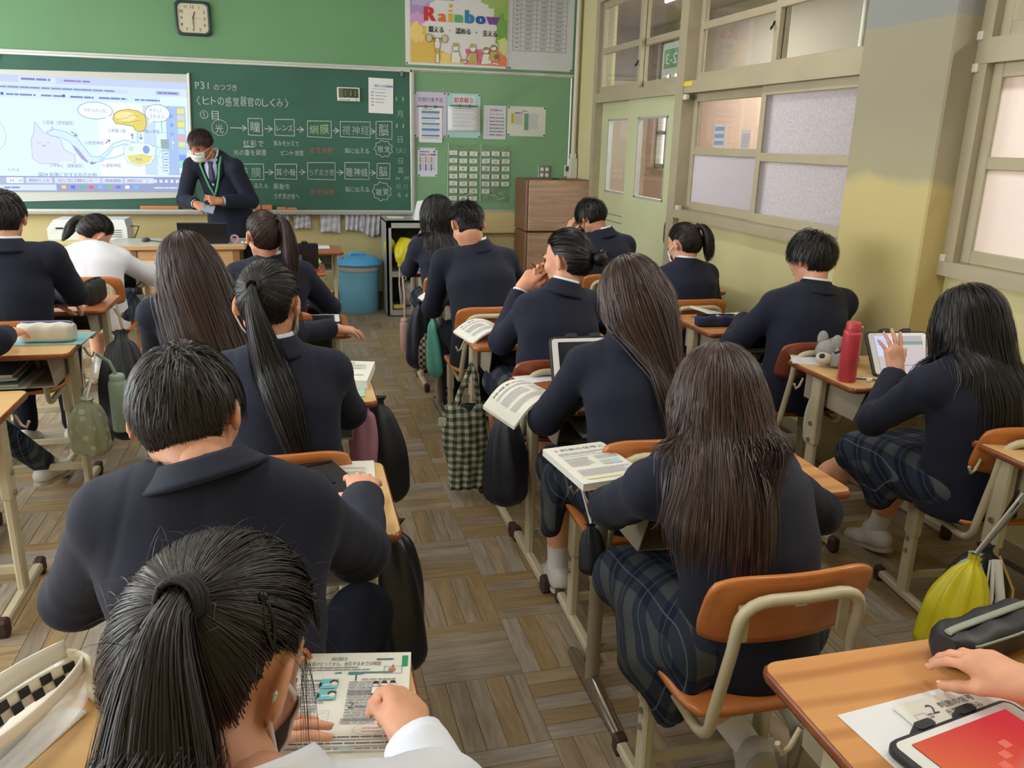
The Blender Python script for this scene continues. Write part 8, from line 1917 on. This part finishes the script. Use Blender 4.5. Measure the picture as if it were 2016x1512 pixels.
# ---- right of the aisle, nearest desk
flat_sheet('large blank white sheet under the tablet at the lower right', .905, .79, .21, .297, .10, DZ)
def booklet(c):
    c.text('2', .045, .098, .030, INK); c.text('刺激の信号', .068, .106, .0145, INK, 'l', .072); c.text('反応した歩み', .068, .088, .0145, INK, 'l', .072); c.box(.012, .085, .020, .020, .0008, LGR); c.greek(.034, .098, .01, 2, .006, .003, GRY, 2)
    c.ell(.075, .055, .009, .006, S(232, 206, 150)); c.ring(.10, .05, .016, .016, .0007, LGR, 18); c.line([(.1, .05), (.115, .075)], .0007, LGR); c.greek(.13, .05, .05, 4, .008, .002, LGR, 5)
t = flat_sheet('science booklet with a large number 2 heading beside the tablet at the lower right', .985, .862, .195, .135, .10, DZ + .0025, M_page, booklet, 'booklet', 'book', .006)
b = MB()
for k in range(5): b.box((-.085 - .004 * k, -.01 - .012 * k, .002 + .0012 * k), (.035, .07, .0009), rotz(-.1 * k))
obj('loose_pages', b, pmat('page_tint', S(206, 204, 176), .7), t)
def home_screen(c, w, h):
    A, B_ = V(196, 30, 50), V(222, 116, 60)
    def hue(s, q):
        f = min(1, max(0, s * .7 + q * .5 - .15)); k = A * f + B_ * (1 - f); m_ = min(1, max(0, (s * .9 + .22 - q * 1.6) * 3)) * .6; return S(*(k * (1 - m_) + V(196, 176, 200) * m_))
    c.field(0, 0, w, h, 24, 16, hue)
    for k in range(4): c.rect(w * (.30 + .10 * k), h * (.30 + .10 * k), .016, .014, S(226, 110, 90))
    for p in ([(w * .25, 0), (w * .55, 0), (w, h * .55), (w, h * .75)], [(w * .62, 0), (w * .75, 0), (w, h * .3), (w, h * .42)]): c.poly(p, S(214, 60, 54))
tablet('tablet with a red and orange screen in a black bumper case at the lower right', .963, .681, .174, DZ + .0035, screen=home_screen, w=.25, h=.176)
t = pouch('black open pencil case with a pale green zip lining at the right edge', 1.165, 1.03, .22, .25, .085, .064, M_dk, zip_mat=pmat('zip_pale_green', S(150, 160, 146), .6)); b = MB(); b.tube([(-.118, -.02, .046), (-.09, -.040, .052), (.0, -.0445, .052), (.10, -.043, .050)], .0025, 6); obj('lining_edge', b, pmat('zip_pale_green', S(150, 160, 146), .6), t)
# ---- second to sixth desks right of the aisle
open_book('open textbook overhanging the desk in front of the brown-haired leaning girl', .865, 1.985, .12, .205, .262, .020, .006, heads=('2 刺激の信号と', 'まとめ'), seed=31, cover=pmat('cover_orange_stripe', S(206, 130, 84), .5))
open_book('textbook curling over the aisle edge of the red-brown desk', .845, 2.56, .22, .235, .235, .010, .006, arch=.052, droop=.05, heads=('神経系のはたらき', ''), seed=41, cover=M_cov)
tablet('tablet with a dark screen standing on the red-brown desk', 1.005, 2.735, -.04, DZ, lean=1.12)
flat_sheet('white worksheet behind the standing tablet on the red-brown desk', .86, 2.86, .18, .10, .2, DZ)
open_book('textbook with an arched left page on the desk with the checked tote bag', .925, 3.60, .16, .225, .25, .008, .006, arch=.045, droop=.012, heads=('耳と聴覚', ''), seed=51, cover=pmat('cover_pink', S(216, 150, 130), .5))
open_book('small open book under the hand of the close-cropped boy', .835, 4.52, .20, .17, .22, .006, .006, arch=.02, droop=.02, seed=61)
flat_sheet('pink and white printed sheet on the tan desk by the grey shelf', .80, 5.56, .14, .18, .3, DZ, pmat('pink_paper', S(222, 186, 206), .7))
t = thing('pen', 'dark pen on the tan desk by the grey shelf', 'pen', (.79, 5.50, DZ), .5); b = MB(); b.tube([(0, -.06, .006), (0, .06, .006)], .005, 8); obj('barrel', b, M_nvy, t)
# checked tote with a black item sticking out
t = thing('tote_bag', 'grey-green checked tote bag hanging in the aisle with a black pouch inside', 'bag', (.69, 3.40, .03)); M_ging = weave('gingham_cotton', S(188, 190, 170), S(116, 124, 104), S(52, 64, 54), .034)
def tote(sd): return lambda u, v: ((u - .5) * (.185 + .02 * math.sin(v * PI)) * (1 - .22 * (1 - v) ** 4) + .012 * math.sin(v * 6), sd * (.010 + .042 * math.sin(PI * u) ** .6 * math.sin(PI * (1 - v) ** .75 * .96 + .05)) + .006 * math.sin(u * 19 + v * 9), .002 + v * .40 + .012 * math.sin(u * 9) * v)
for sd in (-1, 1): b = MB(); b.slab(tote(sd), 22, 22, .003); obj('cloth_side', b, M_ging, t)
for sd in (-1, 1): b = MB(); b.tube([(-.055, sd * .012, .38), (-.03, sd * .010, .46), (.012, .004 * sd, .56), (.02, 0, .60), (.03, .004 * sd, .56), (.05, sd * .010, .46), (.06, sd * .012, .38)], .004, 6, sx=2.6); obj('handle', b, M_ging, t)
b = MB(); b.box((-.135 + .03, -.02, .335), (.05, .004, .04), roty(.1), bev=.002); obj('tag', b, pmat('tag_cream', S(206, 200, 184), .6), t)
t2 = thing('black_pouch', 'black pouch sticking out of the checked tote bag', 'pouch', (.70, 3.40, .36)); b = MB(); b.loft([[(x, y, z) for x, y in rrect(.07 * s, .034 * s, .012)] for s, z in ((.9, -.12), (1, -.02), (1, .055), (.9, .075), (.3, .078))]); obj('pouch_body', b, M_blk, t2)
sack('black_bag', 'navy black drawstring bag hanging at the red-brown desk', 'bag', (.722, 2.80, .60), (.70, 2.70, .26), .025, .078, M_nvy, n=7, pleat=.15, seed=12, strings=hung(((.735, 2.81, .63), (.722, 2.80, .60))))
sack('small_pouch', 'small black drawstring pouch hanging on the round grey post', 'pouch', (.742, 1.93, .555), (.735, 1.88, .425), .014, .036, M_blk, n=6, pleat=.14, seed=13, strings=hung(((.745, 2.03, .62), (.742, 1.93, .555))))
M_teal = pmat('teal_polythene', S(96, 180, 166), .35, var=.08, scale=20)
sack('teal_bag', 'teal plastic bag hanging at the aisle desk of the close-cropped boy', 'bag', (.722, 4.53, .60), (.735, 4.47, .25), .02, .05, M_teal, n=5, pleat=.2, seed=14)
sack('patterned_pouch', 'brown pouch with square pattern between the teal and dark bags', 'pouch', (.70, 4.64, .47), (.69, 4.62, .26), .015, .042, weave('brown_squares', S(70, 56, 48), S(160, 146, 128), S(50, 40, 36), .036), n=5, seed=15)
sack('black_bag', 'dark bag hanging beside the teal bag in the aisle', 'bag', (.705, 4.86, .62), (.675, 4.84, .21), .03, .078, M_nvy, n=6, pleat=.15, seed=16)
bottle('bottle_pouch', 'pink flask pouch hanging from the tan desk by the grey shelf', .672, 5.40, .185, .035, .22, pmat('pink_pouch_cloth', S(196, 156, 152), .75, var=.05), pmat('pink_pouch_cloth', S(196, 156, 152), .75), .03, [(.672, 5.40, .40), (.675, 5.42, .56), (.70, 5.72, .63)])
# ---- right column by the corridor wall
M_redb = pmat('red_bottle', S(196, 66, 76), .35, var=.04)
t = bottle('water_bottle', 'tall red bottle standing on the maple desk by the right wall', 2.022, 2.625, DZ, .034, .232, M_redb, M_redb, .062); b = MB(); b.box((.034, 0, .20), (.012, .016, .03), bev=.003); obj('latch', b, M_bolt, t)
def news(c, w, h):
    c.rect(0, 0, w, h, S(196, 184, 188)); c.rect(0, h * .42, w * .46, h * .58, S(206, 210, 244)); c.rect(w * .46, h * .74, w * .54, h * .10, S(110, 140, 126)); c.rect(w * .46, h * .84, w * .54, h * .16, S(170, 164, 170)); c.greek(w * .05, h * .86, w * .34, 3, h * .06, h * .02, S(170, 176, 220), 3); c.greek(w * .5, h * .14, w * .4, 1, 1, h * .03, S(150, 138, 146), 4)
tablet('tablet with a lit screen under the hand of the girl by the right wall', 2.305, 2.655, -.12, DZ, lean=.95, screen=news)
# grey plush toy: body, head, muzzle, nose, ears, paws
t = thing('plush_toy', 'grey plush animal with a cream muzzle lying behind the red bottle', 'plush toy', (2.10, 2.86, DZ), .4); M_pg = pmat('grey_plush', S(150, 148, 146), .95, var=.12, scale=60, bump=.8, bscale=260); M_pc = pmat('cream_plush', S(206, 198, 184), .95, var=.08, scale=60, bump=.8, bscale=260)
for nm, c_, r__, m_ in (('body', (.10, .02, .05), (.085, .055, .05), M_pg), ('belly', (.10, -.025, .045), (.06, .025, .035), M_pc), ('head', (-.01, .0, .058), (.052, .048, .046), M_pg), ('muzzle', (-.045, -.012, .036), (.040, .032, .028), M_pc), ('nose', (-.075, -.018, .05), (.012, .012, .011), M_nvy), ('ear', (-.005, -.035, .098), (.016, .024, .034), M_pg), ('ear', (.01, .040, .10), (.016, .024, .034), M_pg), ('paw', (.02, -.06, .02), (.032, .022, .02), M_pc), ('paw', (.10, -.055, .018), (.034, .022, .018), M_pg), ('cheek_patch', (-.012, -.047, .062), (.018, .006, .02), M_pc)):
    b = MB(); b.ball(c_, r__, 18, 12); obj(nm, b, m_, t)
flat_sheet('crumpled white paper bag under the grey plush animal', 2.10, 2.90, .24, .14, -.5, DZ, pmat('paper_bag_white', S(222, 222, 224), .7), name='paper_bag', th=.004)
pouch('grey and white soft pencil case behind the red bottle', 2.15, 2.83, .5, .16, .06, .06, M_pg, DZ + .005)
t = thing('pen', 'silver pen lying in front of the lit tablet', 'pen', (2.09, 2.635, DZ), 1.05); b = MB(); b.tube([(0, -.07, .0065), (0, .06, .0065), (0, .07, .0065)], [.006, .006, .002], 10); obj('barrel', b, M_bolt, t); b = MB(); b.tube([(0, -.085, .0065), (0, -.066, .0065)], .0065, 10); obj('cap', b, M_white, t)
t = thing('eraser', 'white eraser near the elbow of the girl with the tablet', 'eraser', (2.105, 2.60, DZ), .5); b = MB(); b.box((0, 0, .006), (.03, .016, .012), bev=.003); obj('rubber', b, M_white, t)
t = thing('charm', 'small grey charm with a pink strap beside the red bottle', 'charm', (2.06, 2.70, DZ), .3); b = MB(); b.ball((0, 0, .014), (.018, .013, .014)); obj('bead', b, M_pg, t); b = MB(); b.tube([(-.01, 0, .01), (-.035, -.02, .004), (-.05, -.05, .004)], .004, 6); obj('strap', b, pmat('pink_strap', S(206, 120, 130), .6), t)
open_book('open textbook with a raised page behind the navy pencil case', 2.17, 3.74, .10, .20, .25, .010, .008, lift=.05, seed=71, cover=pmat('cover_blue', S(70, 120, 180), .5))
pouch('navy canvas pencil case on the brown desk by the right wall', 1.985, 3.615, -.06, .205, .065, .055, pmat('navy_canvas', S(34, 46, 78), .8, bump=.3, bscale=400), DZ + .001)
tablet('white-edged tablet lying flat by the elbow of the boy near the pillar', 2.27, 3.49, -.45, DZ, w=.22, h=.15, case=False)
t = thing('pen', 'dark red pen beside the navy pencil case', 'pen', (2.06, 3.565, DZ), -.9); b = MB(); b.tube([(0, -.05, .006), (0, .05, .006)], .005, 8); obj('barrel', b, pmat('dark_red_pen', S(130, 50, 50), .4), t)
sack('yellow_bag', 'yellow drawstring bag hanging by the desk at the right edge', 'bag', (1.865, 1.745, .43), (1.755, 1.70, .13), .016, .088, M_yel, n=9, pleat=.18, seed=21, strings=hung(((1.955, 1.70, .63), (1.865, 1.745, .43))), smat=M_grey)
sack('patterned_bag', 'pale blue bag with a brown pattern between the yellow and black bags', 'bag', (1.90, 1.78, .42), (1.835, 1.755, .12), .016, .07, dots('pale_blue_print', S(176, 196, 200), S(120, 90, 70), 40), n=8, pleat=.16, seed=22, strings=hung(((1.96, 1.72, .63), (1.90, 1.78, .42))))
t = sack('black_bag', 'black bag with white stripes hanging at the right edge', 'bag', (1.955, 1.80, .43), (1.925, 1.79, .10), .02, .10, M_blk, n=7, pleat=.15, seed=23, strings=hung(((1.965, 1.74, .63), (1.955, 1.80, .43))), smat=M_blk)
for k, (dx, w_) in enumerate(((-.05, .006), (-.02, .012), (.02, .030))): b = MB(); b.tube([(dx * .35 + .03, -.030, .30), (dx * .8 + .01, -.078, .20), (dx + .0, -.082, .10)], w_ / 2, 6, sx=1.0); obj('stripe', b, M_paper, t)
b = MB(); b.tube([(.045, -.03, .31), (.07, -.075, .22), (.062, -.09, .12)], .004, 6); obj('cord', b, pmat('tan_cord', S(196, 160, 90), .7), t)
sack('white_bag', 'small white cloth bag hanging behind the leg of the maple desk by the wall', 'bag', (2.08, 2.88, .58), (2.09, 2.88, .34), .015, .04, pmat('white_cloth_bag', S(206, 206, 200), .8), n=5, seed=24)
# ---- books kept in the trays under the desktops
trayc = [S(206, 206, 200), S(120, 150, 130), S(170, 196, 190), S(186, 180, 170), S(96, 110, 120)]
for key, lab in (('R3', 'book in the tray of the red-brown desk with the standing tablet'), ('R4', 'book in the tray of the desk with the checked tote bag'), ('W', 'book in the tray under the navy pencil case'), ('G', 'book in the tray under the red bottle'), ('B', 'book in the tray under the white pencil case'), ('A', 'book in the tray under the black standing pencil case'), ('R6', 'book in the tray of the tan desk'), ('Z', 'book in the tray of the desk under the girl in white')):
    d = DK[key]; x, y = d.location.x, d.location.y; z = .549; rr = random.Random(key)
    for k in range(5):
        h_ = rr.choice((.008, .012, .016)); t = thing('textbook', ('lowest ', 'second ', 'middle ', 'fourth ', 'topmost ')[k] + lab, 'book', (x + rr.uniform(-.05, .05), y - .02 + rr.uniform(-.02, .02), z), rr.uniform(-.06, .06), 'books in the tray ' + key); b = MB(); b.box((0, 0, h_ / 2), (.20, .26, h_ - .001), bev=.001); obj('page_block', b, M_page, t)
        b = MB(); b.box((0, 0, h_ - .0008), (.204, .264, .0012)); b.box((0, 0, .0006), (.204, .264, .0012)); obj('cover', b, pmat('tray_cover_%d' % (k % 5), trayc[k % 5], .5), t); z += h_
# ---- hair clips of the nearest girl
tt, inf = WHO['P1']; tb = V(*tt.location)
def on_head(d_, off=.016): q = nrm(V(*d_)) * (HR + off) + HC; return inf['Hc'] + inf['Rh'] @ q - tb
for p0, p1_, w_ in (((-.10, .05, 1.0), (.35, .05, 1.0), .004), ((.72, -.55, .45), (.82, -.38, .10), .004), ((.88, .12, .62), (.96, .22, .36), .0035)):
    a_ = [on_head(V(*p0) * (1 - s) + V(*p1_) * s) for s in np.linspace(0, 1, 7)]; nn = nrm(np.cross(a_[-1] - a_[0], a_[3] - (inf['Hc'] - tb)))
    b = MB(); b.tube([p + nn * .0045 * math.sin(PI * s) for p, s in zip(a_, np.linspace(0, 1, 7))], w_ * .55, 7); b.tube([p - nn * .0045 * math.sin(PI * s) for p, s in zip(a_, np.linspace(0, 1, 7))], w_ * .55, 7); b.ball(a_[0], .005); obj('hair_clip', b, pmat('hair_clip_black', S(24, 24, 26), .2, metal=.4), tt)
